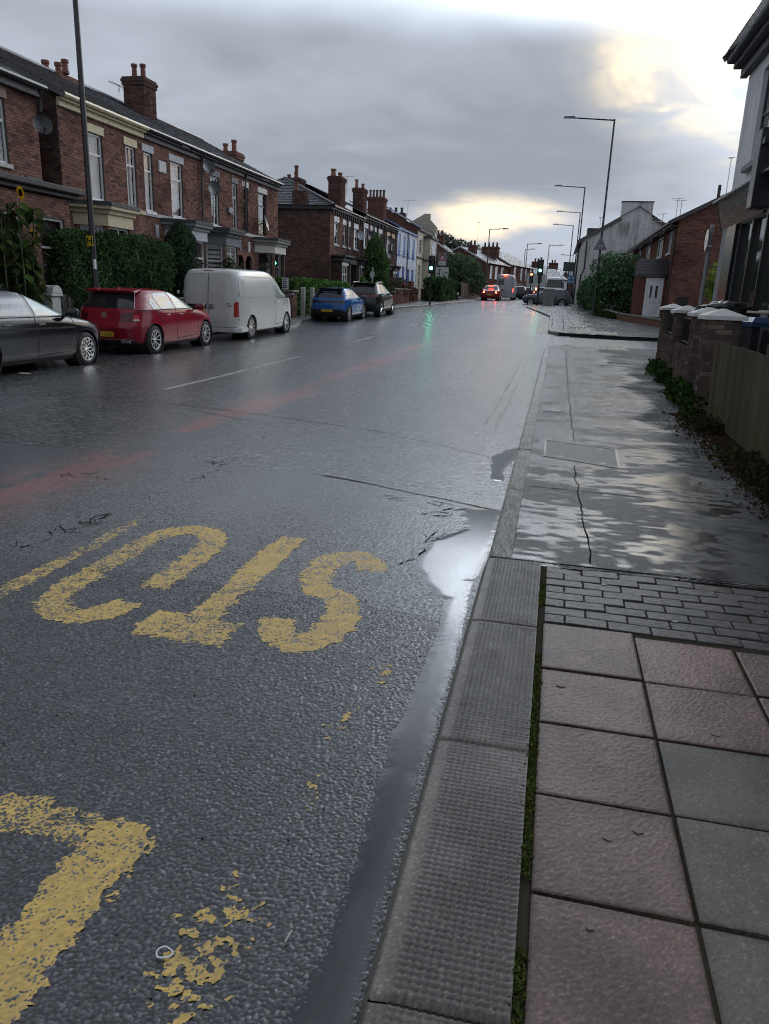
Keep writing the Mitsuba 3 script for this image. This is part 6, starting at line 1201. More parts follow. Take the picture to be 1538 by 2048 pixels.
# gate between the two nearest piers, its leaf swung inwards
gt = thing('iron_gate', 'black iron gate with scrolls standing open behind the nearest pier', 'gate'); Mg = mat((2.72, 11.3, 0), rz=-.12)
put(gt+'__frame', xf(cat(bx(0, 2.1, -.015, .015, .25, .29), bx(0, 2.1, -.015, .015, 1.30, 1.34), bx(0, .03, -.015, .015, .1, 1.34), bx(2.07, 2.1, -.015, .015, .1, 1.34)), Mg), 'm_gloss', (.014, .014, .015))
for i in range(14): put(gt+'__bar', xf(tube([(.15+i*.14, 0, .28), (.15+i*.14, 0, 1.32)], .008, 6), Mg), 'm_gloss', (.014, .014, .015))
for i in range(6):
    a = np.linspace(0, 4.6, 18); q = np.c_[.35+i*.3+.11*np.cos(a)*(1-a/7), 0*a-.02, 1.08+.11*np.sin(a)*(1-a/7)]; put(gt+'__scroll', xf(tube(q, .008, 5), Mg), 'm_metal', (.25, .25, .25))
# timber fence panel beside the pavement
fn = thing('timber_fence', 'low weathered timber fence of upright boards, green with algae near the ground', 'fence')
y = 2.4
while y < 11.45:
    w_ = .205; lean = .045; z1 = 1.11+.012*math.sin(y*2.1)+rng.uniform(-.004, .004)-.0*(y-7)
    x = 2.23+.012*(y-7.9); m = bx(-.010+rng.uniform(-.002, .002), .012, .002, w_-.002, .02, z1, .002); m.vertices[:, 0] -= m.vertices[:, 2]*lean-.02; m.apply_translation((x, y, 0)); put(fn+'__board', m, 'm_wood'); y += w_
put(fn+'__rail', cat(*[bx(2.25, 2.30, 2.4, 11.4, z, z+.07) for z in (.25, .8)]), 'm_wood')
fn2 = thing('timber_fence', 'second timber fence rising behind the low front one at the right edge', 'fence')
for i in range(24):
    y0 = 6.0+i*.2; put(fn2+'__board', bx(2.72, 2.74, y0+.004, y0+.196, .1, 1.10+.01*math.sin(i)+.02*(y0-8), .003), 'm_wood')
# bins and bags behind the wall
def bin_(label, x, y, c, lid, h=1.28, rz=0.):
    t = thing('wheelie_bin', label, 'bin'); Mx = mat((x, y, float(P(y)))  , rz=rz)
    b = trimesh.convex.convex_hull(np.array([(sx*w_, sy*d_, z) for w_, d_, z in ((.24, .28, .08), (.31, .38, h-.12)) for sx in (-1, 1) for sy in (-1, 1)])); put(t+'__body', xf(b, Mx), 'm_gloss', c)
    put(t+'__lid', xf(trimesh.convex.convex_hull(np.array([(sx*a, sy*b_, z) for a, b_, z in ((.34, .42, h-.11), (.34, .42, h-.04), (.26, .33, h+.03)) for sx in (-1, 1) for sy in (-1, 1)])), Mx), 'm_gloss', lid)
    put(t+'__handle', xf(tube([(-.28, .44, h-.10), (.28, .44, h-.10)], .018, 6), Mx), 'm_gloss', c)
    for s in (-1, 1): put(t+'__wheel', xf(trimesh.creation.cylinder(.1, .05, sections=16, transform=mat((s*.30, .32, .1), ry=PI/2)), Mx), 'm_rubber', (.02, .02, .02))
bin_('dark wheelie bin with a black bag on its lid behind the garden wall', 3.02, 15.2, (.02, .021, .022), (.02, .021, .022), 1.36); bin_('wheelie bin with a blue lid by the shop window', 3.18, 13.2, (.03, .03, .034), (.018, .045, .11), 1.40, .2)
bin_('grey wheelie bin at the right edge beside the blue lidded one', 3.45, 11.9, (.05, .05, .052), (.10, .095, .09), 1.44, .1)
def bag(label, x, y, z, r, seed, c=(.010, .010, .011)):
    m = trimesh.creation.icosphere(4, 1.0); v = m.vertices; n = meshkit.fbm(v*1.6+seed, 4, seed); cr_ = np.abs(meshkit.fbm(v*4+seed, 3, seed+2)-.5)
    m.vertices = v*(.72+.55*n-.35*cr_)[:, None]*np.array(r); m.vertices[:, 2] = np.maximum(m.vertices[:, 2], -r[2]*.5); m.apply_translation((x, y, z)); k = put('rubbish_bag', m, 'm_gloss', c, smooth=25); labels[k] = dict(label=label, category='bag')
bag('black plastic rubbish bag lying on a bin behind the garden wall', 3.0, 15.2, 1.50, (.50, .42, .20), 5); bag('dark plastic sack leaning at the right edge above the fence', 3.45, 11.9, 1.60, (.26, .3, .2), 9, (.03, .03, .035))
k = put('old_board', cat(xf(bx(-.62, .62, -.3, .3, 0, .03, .004), mat((3.28, 11.6, 1.49), rz=.2, ry=.04)), xf(bx(-.5, .55, -.25, .28, .0, .02, .003), mat((3.3, 11.55, 1.53), rz=.35, ry=.02))), 'm_paint', (.34, .31, .27)); labels[k] = dict(label='pale old board lying across the bins at the right edge', category='board')
# railing and planting at the side road
rl = thing('iron_railing', 'dark railings beside the brick house, below the yellow green bush', 'railing')
for i in range(9): put(rl+'__bar', tube([(6.6+i*.24, 36, .3), (6.6+i*.24, 36, 2.2)], .022, 6), 'm_gloss', (.014, .014, .015))
put(rl+'__rail', cat(bx(6.5, 8.7, 35.98, 36.02, .6, .65), bx(6.5, 8.7, 35.98, 36.02, 2.05, 2.1)), 'm_gloss', (.014, .014, .015)); gp_ = thing('gate_post', 'pale post between the railings and the corner shop', 'post'); put(gp_+'__shaft', bx(8.0, 8.25, 33.0, 33.25, .2, 2.2, .02), 'm_paint', (.32, .32, .32))
k = put('yard_fence', bx(7.5, 10, 30.2, 30.25, .2, 2.1), 'm_paint', (.03, .028, .028)); labels[k] = dict(label='dark close boarded fence beside the corner shop', category='fence')

# ---- street lamps
def lamp(label, x, y, top, arm, adir, r0=.105, r1=.055, grp='street lamps', c=(.045, .045, .05), head=True, z0=None):
    t = thing('street_lamp', label, 'street lamp', grp); z = float(P(y)) if z0 is None else z0
    put(t+'__post', tube([(x, y, z-.1), (x, y, z+1.5), (x, y, z+1.55), (x, y, top)], [r0, r0, r0*.72, r1], 12), 'm_gloss', c, smooth=40)
    d = np.array([*adir, 0.]); d /= np.linalg.norm(d); e = np.array([x, y, top-.06]); tip = e+d*arm+[0, 0, .10]
    put(t+'__arm', tube([e, tip], [.045, .038], 8), 'm_gloss', c, smooth=40)
    s = np.array([-d[1], d[0], 0]); hd = trimesh.convex.convex_hull(np.array([tip+d*a+s*b+[0, 0, q] for a, b, q in ((-.25, .10, .0), (-.25, -.10, .0), (.45, .14, -.02), (.45, -.14, -.02), (-.2, .06, .09), (-.2, -.06, .09), (.4, .08, .06), (.4, -.08, .06))]))
    k = put(t+'__head', hd, 'm_gloss', (.10, .10, .11)); put(k+'__lens', xf(bx(-.2, .38, -.1, .1, -.03, -.012), frame(tip, d, s)), 'm_gloss', (.30, .30, .30)); return t
lamp('nearest right-hand street lamp, rising behind the big bush with a triangular sign on it', 2.27, 51.6, 12.2, 2.6, (-1, -.12)); lamp('second street lamp on the right, just left of the nearest tall one', 1.40, 77, 11.75, 2.35, (-1, -.1))
lamp('third street lamp on the right, its arm just below the second one', 1.5, 95, 11.4, 2.3, (-1, -.1)); lamp('fourth street lamp on the right, the smallest of the tall group', 1.0, 111, 11.4, 2.3, (-1, -.1)); lamp('farthest small street lamp above the road end on the right', 1.9, 150, 9.6, 1.9, (-1, -.1))
lamp('first street lamp on the far left side, in front of the brick pair', -8.45, 91, 9.1, 1.7, (1, .1), .09, .05); lamp('second street lamp on the far left side, beside the last terrace', -5.2, 117, 9.3, 1.7, (1, .1), .09, .05); lamp('third smaller street lamp on the far left, above the terrace roof', -6.3, 135, 9.6, 1.2, (1, .1), .09, .05); lamp('small street lamp over the junction behind the right traffic light', -2.2, 124, 9.6, 1.7, (1, .1), .09, .05)
t = lamp('tall dark street lamp cut by the top of the picture, yellow H plate on it', -12.3, 18.85, 10.6, 1.6, (1, 0), .105, .062, c=(.030, .027, .030))
pz_ = 2.66; hp = put(t+'__hydrant_plate', bx(-12.40, -12.21, 18.725, 18.735, pz_-.13, pz_+.13, .003), 'm_gloss', (.52, .38, .02)); m = meshkit.text_mesh('H', .17, .003, bold=True); b = m.bounds; m.apply_translation((-(b[0, 0]+b[1, 0])/2, -.085, 0)); put(hp+'__lettering', xf(m, frame((-12.305, 18.7245, pz_), (1, 0, 0), (0, 0, 1))), 'm_paint', (.01, .01, .01))
put(t+'__notice', bx(-12.24, -12.19, 18.70, 18.78, 1.95, 2.2), 'm_paint', (.55, .55, .55))
ws = thing('warning_sign', 'grey back of a triangular warning sign on the nearest right-hand lamp', 'sign'); put(ws+'__plate', xf(ext(Polygon([(-.42, 0), (.42, 0), (.05, .74), (-.05, .74)]), .01), frame((2.24, 51.42, 4.7), (1, 0, 0), (0, 0, 1))), 'm_gloss', (.12, .125, .13)); put(ws+'__clip', bx(2.1, 2.4, 51.39, 51.5, 4.9, 4.96), 'm_metal', (.3, .3, .3))

# ---- traffic lights
GREEN, REDL = (.25, 4.2, 2.2), (4.6, .35, .12)
def signal(label, x, y, z1, lit, facing=-1, base=None, head_w=.48, head_h=1.15):
    t = thing('traffic_light', label, 'traffic light', None); z0 = float(P(y)) if base is None else base
    put(t+'__pole', tube([(x, y, z0-.05), (x, y, z1)], .065, 10), 'm_gloss', (.012, .012, .013), smooth=40)
    yf = y+facing*.14; h = put(t+'__head', bx(x-head_w*.32, x+head_w*.32, y-.12, y+.10, z1-head_h, z1-.05, .02), 'm_gloss', (.012, .012, .013)); put(h+'__backing_board', bx(x-head_w/2, x+head_w/2, y+.06*-facing, y+.075*-facing, z1-head_h-.1, z1, .004), 'm_paint', (.014, .014, .015))
    for i in range(3):
        z = z1-.22-i*.33; on = lit == i; k = put(h+'__lens', trimesh.creation.cylinder(.115, .03, sections=20, transform=mat((x, yf, z), rx=PI/2)), 'm_gloss', (.02, .02, .02))
        if on: scene[k]['emitter'] = dict(type='area', radiance=dict(type='rgb', value=list(GREEN if i == 2 else REDL)))
        hood = tube([(x+.13*math.cos(a), yf-.02, z+.13*math.sin(a)) for a in np.linspace(-.3, PI+.3, 14)], .006, 4); put(h+'__hood', cat(hood, quads([[(x+.13*math.cos(a), yf, z+.13*math.sin(a)), (x+.13*math.cos(b), yf, z+.13*math.sin(b)), (x+.13*math.cos(b), yf-.2, z+.13*math.sin(b)), (x+.13*math.cos(a), yf-.2, z+.13*math.sin(a))] for a, b in zip(np.linspace(0, PI, 10)[:-1], np.linspace(0, PI, 10)[1:])])), 'm_paint', (.012, .012, .013))
    return t, h
signal('traffic light showing green on the left footway', -9.25, 56.3, 4.35, 2)
tR, hR = signal('traffic light showing green at the corner of the right footway', -1.72, 66.2, 4.75, 2)
put(tR+'__camera', cat(bx(-1.80, -1.64, 66.1, 66.4, 4.78, 4.92), bx(-1.75, -1.69, 66.2, 66.3, 4.7, 4.8)), 'm_gloss', (.02, .02, .02))
kb = put(tR+'__push_button', bx(-1.99, -1.83, 66.0, 66.16, 2.0, 2.55, .01), 'm_gloss', (.02, .02, .02)); kl = put(kb+'__lens', bx(-1.97, -1.85, 65.985, 66.0, 2.30, 2.48), 'm_gloss', (.3, .02, .02)); scene[kl]['emitter'] = dict(type='area', radiance=dict(type='rgb', value=list(REDL)))
signal('small traffic light showing red beyond the queue, beside the last terrace', -3.55, 98, 4.7, 0); signal('small traffic light showing red just left of the green right-hand one', -2.55, 99, 4.8, 0)
cb = thing('control_cabinet', 'grey roadside control cabinet in front of the turning grey car', 'cabinet'); put(cb+'__body', bx(-1.35, -.35, 67.6, 68.1, float(P(68))-.02, float(P(68))+1.35, .02), 'm_paint', (.20, .21, .20)); put(cb+'__door_seam', cat(bx(-.86, -.84, 67.592, 67.6, 1.2, 2.35), bx(-1.3, -.4, 67.592, 67.6, 2.33, 2.345)), 'm_rubber', (.03, .03, .03))
# ---- signs on the left
sg = thing('road_sign', 'pole with a hump warning sign over a white lane arrow board', 'sign'); sx, sy2 = -10.55, 70.
put(sg+'__pole', tube([(sx, sy2, 1.0), (sx, sy2, 5.3)], .045, 8), 'm_metal', (.25, .25, .26))
k = put(sg+'__warning_board', bx(sx-.40, sx+.40, sy2-.07, sy2-.05, 4.15, 5.3), 'm_paint', (.16, .16, .16)); put(k+'__triangle', xf(ext(Polygon([(-.33, 0), (.33, 0), (0, .58)]), .006), frame((sx, sy2-.071, 4.62), (1, 0, 0), (0, 0, 1))), 'm_paint', (.40, .02, .02)); put(k+'__triangle_field', xf(ext(Polygon([(-.21, .07), (.21, .07), (0, .43)]), .006), frame((sx, sy2-.0775, 4.62), (1, 0, 0), (0, 0, 1))), 'm_paint', (.6, .6, .6)); put(k+'__hump_symbol', xf(ext(Polygon([(-.14, .10), (.14, .10), (.08, .13), (.03, .20), (-.03, .20), (-.08, .13)]), .004), frame((sx, sy2-.084, 4.62), (1, 0, 0), (0, 0, 1))), 'm_paint', (.01, .01, .01)); put(k+'__text_plate', bx(sx-.3, sx+.3, sy2-.08, sy2-.071, 4.22, 4.56), 'm_paint', (.55, .55, .55)); put(k+'__lettering', xf(meshkit.text_mesh('Humps', .12, .003), frame((sx-.21, sy2-.0805, 4.33), (1, 0, 0), (0, 0, 1))), 'm_paint', (.02, .02, .02))
k = put(sg+'__lane_board', bx(sx-.55, sx+.62, sy2-.07, sy2-.05, 3.10, 4.05), 'm_paint', (.50, .51, .50)); ar = lambda pts: LineString(pts).buffer(.032)
arr = shapely.unary_union([ar([(-.18, .1), (-.18, .74)]), Polygon([(-.29, .66), (-.07, .66), (-.18, .84)]), ar([(-.18, .38), (-.38, .38)]), Polygon([(-.36, .28), (-.36, .48), (-.49, .38)]), ar([(.28, .1), (.28, .35), (.34, .47), (.45, .50)]), Polygon([(.43, .40), (.43, .60), (.56, .5)]), *[ar([(.08, q), (.08, q+.1)]).buffer(-.015) for q in (.1, .3, .5, .7)]])
put(k+'__arrows', xf(ext(arr, .004), frame((sx, sy2-.0705, 3.12), (1, 0, 0), (0, 0, 1))), 'm_paint', (.015, .015, .02))
rs = thing('round_sign', 'round road sign on a grey pole seen edge-on in front of the shop', 'sign'); put(rs+'__pole', tube([(2.80, 16.6, 0), (2.80, 16.6, 3.08)], .04, 10), 'm_paint', (.22, .23, .23), smooth=40)
put(rs+'__disc', trimesh.creation.cylinder(.20, .012, sections=28, transform=mat((2.73, 16.55, 2.82), ry=PI/2, rz=-.03)), 'm_gloss', (.50, .47, .46)); put(rs+'__clip', bx(2.75, 2.85, 16.55, 16.65, 2.7, 2.74), 'm_metal', (.3, .3, .3)); put(rs+'__post_cap', bx(2.77, 2.84, 16.57, 16.63, 2.95, 3.12), 'm_paint', (.35, .34, .34))
pbx = thing('parking_sign', 'blue and white information boards on a dark pole by the far right footway', 'sign'); put(pbx+'__pole', tube([(1.25, 84, 1.2), (1.25, 84, 5.2)], .05, 6), 'm_gloss', (.02, .02, .02)); put(pbx+'__board', bx(.7, 1.45, 83.9, 83.93, 3.25, 4.1), 'm_paint', (.04, .16, .36)); put(pbx+'__upper_board', bx(.15, 1.35, 83.9, 83.93, 4.5, 5.4), 'm_paint', (.045, .06, .055)); put(pbx+'__flower_marks', cat(*[trimesh.creation.cylinder(.14, .01, sections=8, transform=mat((.88+.38*(i % 2), 83.89, 3.45+.38*(i//2)), rx=PI/2)) for i in range(4)]), 'm_paint', (.35, .45, .55))
mb = thing('parked_motorbike', 'dark motorbike parked on the far right footway by the hedge', 'motorbike'); Mb = mat((1.2, 79.0, float(P(79))), rz=PI/2*.95)
for x in (0, 1.35): put(mb+'__wheel', xf(cat(lathe([(.22, -.05), (.31, -.05), (.31, .05), (.22, .05), (.22, -.05)], 20), lathe([(0, -.02), (.23, -.02), (.23, .02), (0, .02)], 16)), Mb @ mat((x, 0, .31), rx=PI/2)), 'm_rubber', (.02, .02, .02))
put(mb+'__body', xf(trimesh.convex.convex_hull(np.array([(x, y, z) for x, z, w_ in ((.1, .75, .1), (.45, .45, .14), (.95, .45, .14), (1.1, .95, .12), (.7, .9, .14), (.0, .85, .08)) for y in (-w_, w_)])), Mb), 'm_gloss', (.02, .02, .022)); put(mb+'__seat', xf(bx(-.1, .6, -.13, .13, .85, .95, .03), Mb), 'm_rubber', (.015, .015, .015)); put(mb+'__handlebar', xf(tube([(1.05, -.35, 1.15), (1.12, 0, 1.05), (1.05, .35, 1.15)], .018, 6), Mb), 'm_metal', (.1, .1, .1)); put(mb+'__fork', xf(tube([(1.35, 0, .31), (1.08, 0, 1.05)], .04, 6), Mb), 'm_metal', (.15, .15, .15)); put(mb+'__windscreen', xf(bx(1.1, 1.13, -.2, .2, 1.0, 1.45), Mb @ mat(ry=0)), 'm_gloss', (.05, .05, .055)); put(mb+'__top_box', xf(bx(-.45, -.1, -.22, .22, .9, 1.25, .04), Mb), 'm_gloss', (.02, .02, .02))
# ------------------------------------------------------------------ ironwork, left gardens, plants, litter
ic = thing('inspection_cover', 'rectangular concrete filled inspection cover set in the footway', 'inspection cover')
q = np.array([(.0, 7.93), (.76, 7.60), (.80, 8.62), (.0, 8.90)])
def qbox(q, z0, z1, inset=0.):
    g = Polygon(q).buffer(-inset, join_style=2); return xf(ext(g, z1-z0), mat((0, 0, z0)))
put(ic+'__frame', xf(ext(Polygon(q).difference(Polygon(q).buffer(-.02, join_style=2)), .02), mat((0, 0, -.013))), 'm_metal', (.16, .155, .15)); put(ic+'__infill', qbox(q, -.02, .002, .026), 'm_paint', KERB[0])
for x, y in ((.2, 8.75), (.62, 8.55), (.18, 7.98), (.6, 7.78)): put(ic+'__lifting_eye', bx(x-.03, x+.03, y-.015, y+.015, .001, .006), 'm_metal', (.35, .33, .30))
ic2 = thing('stop_tap_cover', 'small dark iron cover near the kerb in the footway', 'inspection cover'); put(ic2+'__lid', xf(bx(-.13, .13, -.10, .10, -.01, .005, .003), mat((.06, 11.35, float(P(11.4))), rz=-.1)), 'm_gloss', (.02, .02, .022)); put(ic2+'__ribs', xf(cat(*[bx(-.10+.05*i, -.07+.05*i, -.07, .07, .005, .010) for i in range(5)]), mat((.06, 11.35, float(P(11.4))), rz=-.1)), 'm_metal', (.2, .2, .2))
ic3 = thing('service_cover', 'narrow dark cover strip across the footway before the crossing', 'inspection cover'); put(ic3+'__lid', xf(bx(-.42, .42, -.22, .22, -.01, .006, .003), mat((1.55, 19.6, float(P(19.6))), rz=-.1)), 'm_gloss', (.035, .035, .038))
ic4 = thing('service_cover', 'grey cover in the footway just beyond the far crossing tiles', 'inspection cover'); put(ic4+'__lid', xf(bx(-.35, .35, -.3, .3, -.01, .006, .003), mat((.95, 36.3, float(P(36.3))), rz=-.1)), 'm_gloss', (.05, .05, .053))

# ---- foliage
def leaves(pts, nrm, size, cols_, spread=.8, asp=.6):
    n = len(pts); d = nrm+rng.normal(size=(n, 3))*spread; d /= np.linalg.norm(d, axis=1, keepdims=True)+1e-9
    a = np.cross(d, rng.normal(size=(n, 3))); a /= np.linalg.norm(a, axis=1, keepdims=True)+1e-9; b = np.cross(d, a)
    s = (size*rng.uniform(.6, 1.4, n))[:, None]
    q = np.stack([pts-a*s*.5, pts+b*s*.5*asp, pts+a*s*.5+d*s*.1, pts-b*s*.5*asp], 1); clump = meshkit.fbm(pts*1.7, 3, 77)[:, None]
    c = np.asarray(cols_)[rng.integers(0, len(cols_), n)]*rng.uniform(.6, 1.35, (n, 1))*(1.1+2.6*clump); return quads(q), np.repeat(c, 4, 0)
def shell_pts(fn, n, depth=.35):
    """points in the outer layer of an implicit volume: fn(unit dirs) -> points on the surface and normals"""
    d = rng.normal(size=(n, 3)); d /= np.linalg.norm(d, axis=1, keepdims=True); p, c = fn(d); k = (1-depth*rng.random(n)**1.8)[:, None]; return c+(p-c)*k, d
def blobs(cs, n, depth=.5, seed=0):
    """leaf points spread through several lumpy ellipsoids (centre, radii), thinned where the noise is low"""
    out, nn = [], []
    tot = sum(np.prod(r)**.667 for _, r in cs)
    for i, (c, r) in enumerate(cs):
        m = int(n*np.prod(r)**.667/tot); d = rng.normal(size=(m, 3)); d /= np.linalg.norm(d, axis=1, keepdims=True)
        lump = .72+.56*meshkit.fbm(d*1.9+i*3.1+seed, 4, seed+i); k = (1-depth*rng.random(m)**1.6)*lump
        p = np.array(c)+d*np.array(r)*k[:, None]; keep = meshkit.fbm(p*1.5, 3, seed+50) > .36; out.append(p[keep]); nn.append(d[keep])
    return np.vstack(out), np.vstack(nn)
def hedge_pts(x0, x1, y0, y1, z0, z1, n, rag=.12, seed=1):
    """leaf points on the faces of a clipped hedge"""
    A = np.array([(y1-y0)*(z1-z0), (y1-y0)*(z1-z0)*.1, (y1-y0)*(x1-x0), (x1-x0)*(z1-z0), (x1-x0)*(z1-z0)*.5]); w_ = rng.choice(5, n, p=A/A.sum()); u = rng.random((n, 3))*[x1-x0, y1-y0, z1-z0]+[x0, y0, z0]; nn = np.zeros((n, 3))
    for i, (ax, v, s) in enumerate(((0, x1, 1), (0, x0, -1), (2, z1, 1), (1, y0, -1), (1, y1, 1))):
        m = w_ == i; u[m, ax] = v-s*rng.random(m.sum())**2*.25; nn[m, ax] = s
    bump_ = (meshkit.fbm(u*1.4, 4, seed)-.5)*rag*4; u += nn*bump_[:, None]
    e = np.minimum(u[:, 1]-y0, y1-u[:, 1]); u[:, 2] -= np.where(u[:, 2] > z1-.3, .25*np.exp(-np.maximum(e, 0)/.25), 0); return u, nn
CON = [(.020, .042, .018), (.030, .058, .022), (.045, .075, .026), (.016, .030, .016)]; DARK = [(.012, .022, .014), (.018, .032, .018), (.024, .040, .022)]; GRN = [(.028, .060, .016), (.045, .085, .022), (.060, .105, .030), (.022, .045, .014)]
YEL = [(.08, .115, .02), (.055, .09, .02), (.10, .13, .03)]; PUR = [(.030, .022, .022), (.045, .028, .028), (.028, .034, .018)]
def plant(name, label, catg, parts, group=None):
    t = thing(name, label, catg, group)
    for key, mesh, bs, col in parts: put(t+'__'+key, mesh, bs, col)
    return t
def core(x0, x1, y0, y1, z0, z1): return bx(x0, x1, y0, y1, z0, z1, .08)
u, n = hedge_pts(-13.75, -12.85, 18.45, 24.3, .5, 2.98, 15000, .10); m, c = leaves(u, n, .115, CON, 1.0, .4)
sh = [tube([(-13.3, y, 0), (-13.3+rng.normal(0, .1), y+rng.normal(0, .1), 1.8)], [.05, .02], 6) for y in np.arange(18.8, 24.2, .5)]
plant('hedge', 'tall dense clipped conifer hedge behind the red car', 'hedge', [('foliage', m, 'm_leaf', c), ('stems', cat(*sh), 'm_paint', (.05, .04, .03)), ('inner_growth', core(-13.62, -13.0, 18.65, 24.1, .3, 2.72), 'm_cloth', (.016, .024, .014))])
def conifer(label, x, y, r, z0, z1, n, cols_, size=.12, name='conifer', pk_=4.2):
    k = rng.random(n)**.9; z = z0+(z1-z0)*k; a = rng.uniform(0, 2*PI, n); prof = np.minimum(1, (1-k)*pk_)**.6*np.minimum(1, .80+k*1.2); rr = r*prof*(.80+.5*meshkit.fbm(np.c_[np.cos(a)*2, np.sin(a)*2, z*1.2], 3, int(abs(y))))*(1-.35*rng.random(n)**2)
    p = np.c_[x+rr*np.cos(a), y+rr*np.sin(a), z]; d = np.c_[np.cos(a), np.sin(a), np.full(n, .9)]; m, c = leaves(p, d, size, cols_, .6, .4)
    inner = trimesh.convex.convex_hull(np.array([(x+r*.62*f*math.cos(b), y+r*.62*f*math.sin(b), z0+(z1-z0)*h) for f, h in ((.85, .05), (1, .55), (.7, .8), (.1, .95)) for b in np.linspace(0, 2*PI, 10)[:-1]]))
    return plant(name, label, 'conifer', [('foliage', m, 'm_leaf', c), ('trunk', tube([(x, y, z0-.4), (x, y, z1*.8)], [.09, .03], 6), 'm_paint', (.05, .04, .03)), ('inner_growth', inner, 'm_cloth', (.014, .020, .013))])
conifer('dark columnar conifer standing at the right end of the tall hedge', -13.2, 25.55, .56, .9, 3.75, 6500, DARK, .12)
conifer('tall green conifer in front of the second terrace', -12.75, 53.3, .92, 1.0, 5.5, 6000, [(.020, .045, .018), (.032, .062, .022), (.045, .075, .025)], .2, pk_=2.4); conifer('small pointed conifer left of the tall one in the second terrace', -12.6, 49.2, .62, .6, 2.6, 1800, GRN, .14, pk_=1.6)
conifer('small brown green conifer showing above the white van roof', -13.2, 29.6, .55, .6, 2.75, 1300, [(.05, .045, .03), (.035, .04, .022)], .12)
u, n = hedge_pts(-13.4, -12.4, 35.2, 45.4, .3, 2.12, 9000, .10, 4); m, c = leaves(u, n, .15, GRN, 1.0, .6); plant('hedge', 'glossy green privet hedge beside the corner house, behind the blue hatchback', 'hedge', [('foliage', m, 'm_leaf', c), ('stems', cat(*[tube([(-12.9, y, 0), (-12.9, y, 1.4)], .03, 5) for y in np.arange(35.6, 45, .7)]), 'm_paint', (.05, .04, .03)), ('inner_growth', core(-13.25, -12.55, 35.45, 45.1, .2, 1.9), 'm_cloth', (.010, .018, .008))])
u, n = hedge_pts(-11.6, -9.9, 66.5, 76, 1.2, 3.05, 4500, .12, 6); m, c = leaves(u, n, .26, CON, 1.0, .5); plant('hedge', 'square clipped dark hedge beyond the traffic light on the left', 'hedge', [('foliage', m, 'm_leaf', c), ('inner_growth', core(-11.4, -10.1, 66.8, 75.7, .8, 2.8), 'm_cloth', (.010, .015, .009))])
p, d = blobs([((-12.4, 55.2, 1.9), (.9, 2.6, .9)), ((-12.3, 58.8, 1.95), (.9, 2.4, .8)), ((-12.2, 62, 1.7), (.9, 2.0, .8))], 5000, .5, 3); m, c = leaves(p, d, .2, PUR, .9); plant('shrub', 'sprawling purple brown shrub over the wall before the second terrace', 'shrub', [('foliage', m, 'm_leaf', c), ('stems', cat(*[tube([(-12.4, y, .5), (-12.3, y+.2, 1.7)], .03, 5) for y in np.arange(53.5, 63, .8)]), 'm_paint', (.05, .035, .03))])
def tree(label, x, y, z0, zc, cs, n, cols_, size, seed, name='tree', catg='tree'):
    p, d = blobs(cs, n, .65, seed); m, c = leaves(p, d, size, cols_, 1.0, .6); tr = [tube([(x, y, z0), (x+.1, y, (z0+zc)/2), (x, y, zc)], [.2, .15, .08], 7)]
    for (cc, r) in cs: tr.append(tube([(x, y, (z0+zc)/2), ((x+cc[0])/2+.1, (y+cc[1])/2, (zc+cc[2])/2-.2), (cc[0], cc[1], cc[2])], [.10, .06, .02], 5))
    return plant(name, label, catg, [('crown', m, 'm_leaf', c), ('trunk', cat(*tr), 'm_paint', (.045, .038, .03))])
tree('broad dark green tree before the far brick houses on the left', -11.0, 85, 1.0, 4, [((-11.6, 84, 4.6), (1.7, 2.2, 1.6)), ((-10.3, 86, 4.2), (1.7, 2.2, 1.7)), ((-9.6, 87, 3.2), (1.6, 2.0, 1.5)), ((-11.2, 85, 2.9), (1.9, 2.2, 1.4)), ((-12.6, 83, 3.4), (1.3, 1.8, 1.3))], 9000, [(.030, .050, .032), (.042, .068, .036), (.055, .080, .045)], .30, 21)
tree('tree showing above the roofs behind the brick gable house', -18.5, 128, 3, 9, [((-19.5, 128, 9.4), (2.8, 3, 2.0)), ((-16.5, 128, 8.6), (2.6, 3, 1.8)), ((-14.2, 128, 8.0), (2.0, 3, 1.5))], 4500, [(.035, .045, .035), (.05, .06, .042)], .45, 33)
tree('big leafy green bush on the right footway before the white house', 3.7, 52.6, .8, 3, [((3.2, 52.2, 3.4), (1.5, 1.6, 1.35)), ((4.5, 52.6, 3.1), (1.5, 1.6, 1.5)), ((3.9, 51.9, 2.2), (2.2, 1.8, 1.5)), ((5.0, 53, 2.0), (1.2, 1.5, 1.3)), ((2.7, 53.2, 2.1), (1.1, 1.6, 1.3))], 15000, [(.030, .058, .030), (.042, .080, .036), (.055, .10, .045), (.024, .044, .024)], .17, 41, 'shrub', 'bush')
tree('lower dark bush left of the big leafy one on the right', 2.4, 61, .9, 2, [((2.1, 59, 2.2), (.8, 2.2, 1.2)), ((2.3, 63, 2.1), (.9, 2.5, 1.3)), ((2.9, 57, 1.9), (1.0, 1.6, 1.2))], 5000, [(.020, .038, .022), (.030, .052, .028)], .18, 43, 'shrub', 'bush')
tree('yellow green bush between the brick house and the corner shop', 7.1, 34.2, .2, 1.8, [((6.6, 34, 2.5), (.9, .9, .9)), ((7.5, 34.4, 2.6), (.9, .9, .8)), ((7.0, 34, 1.8), (.9, .9, .8))], 3500, YEL, .16, 47, 'shrub', 'bush')
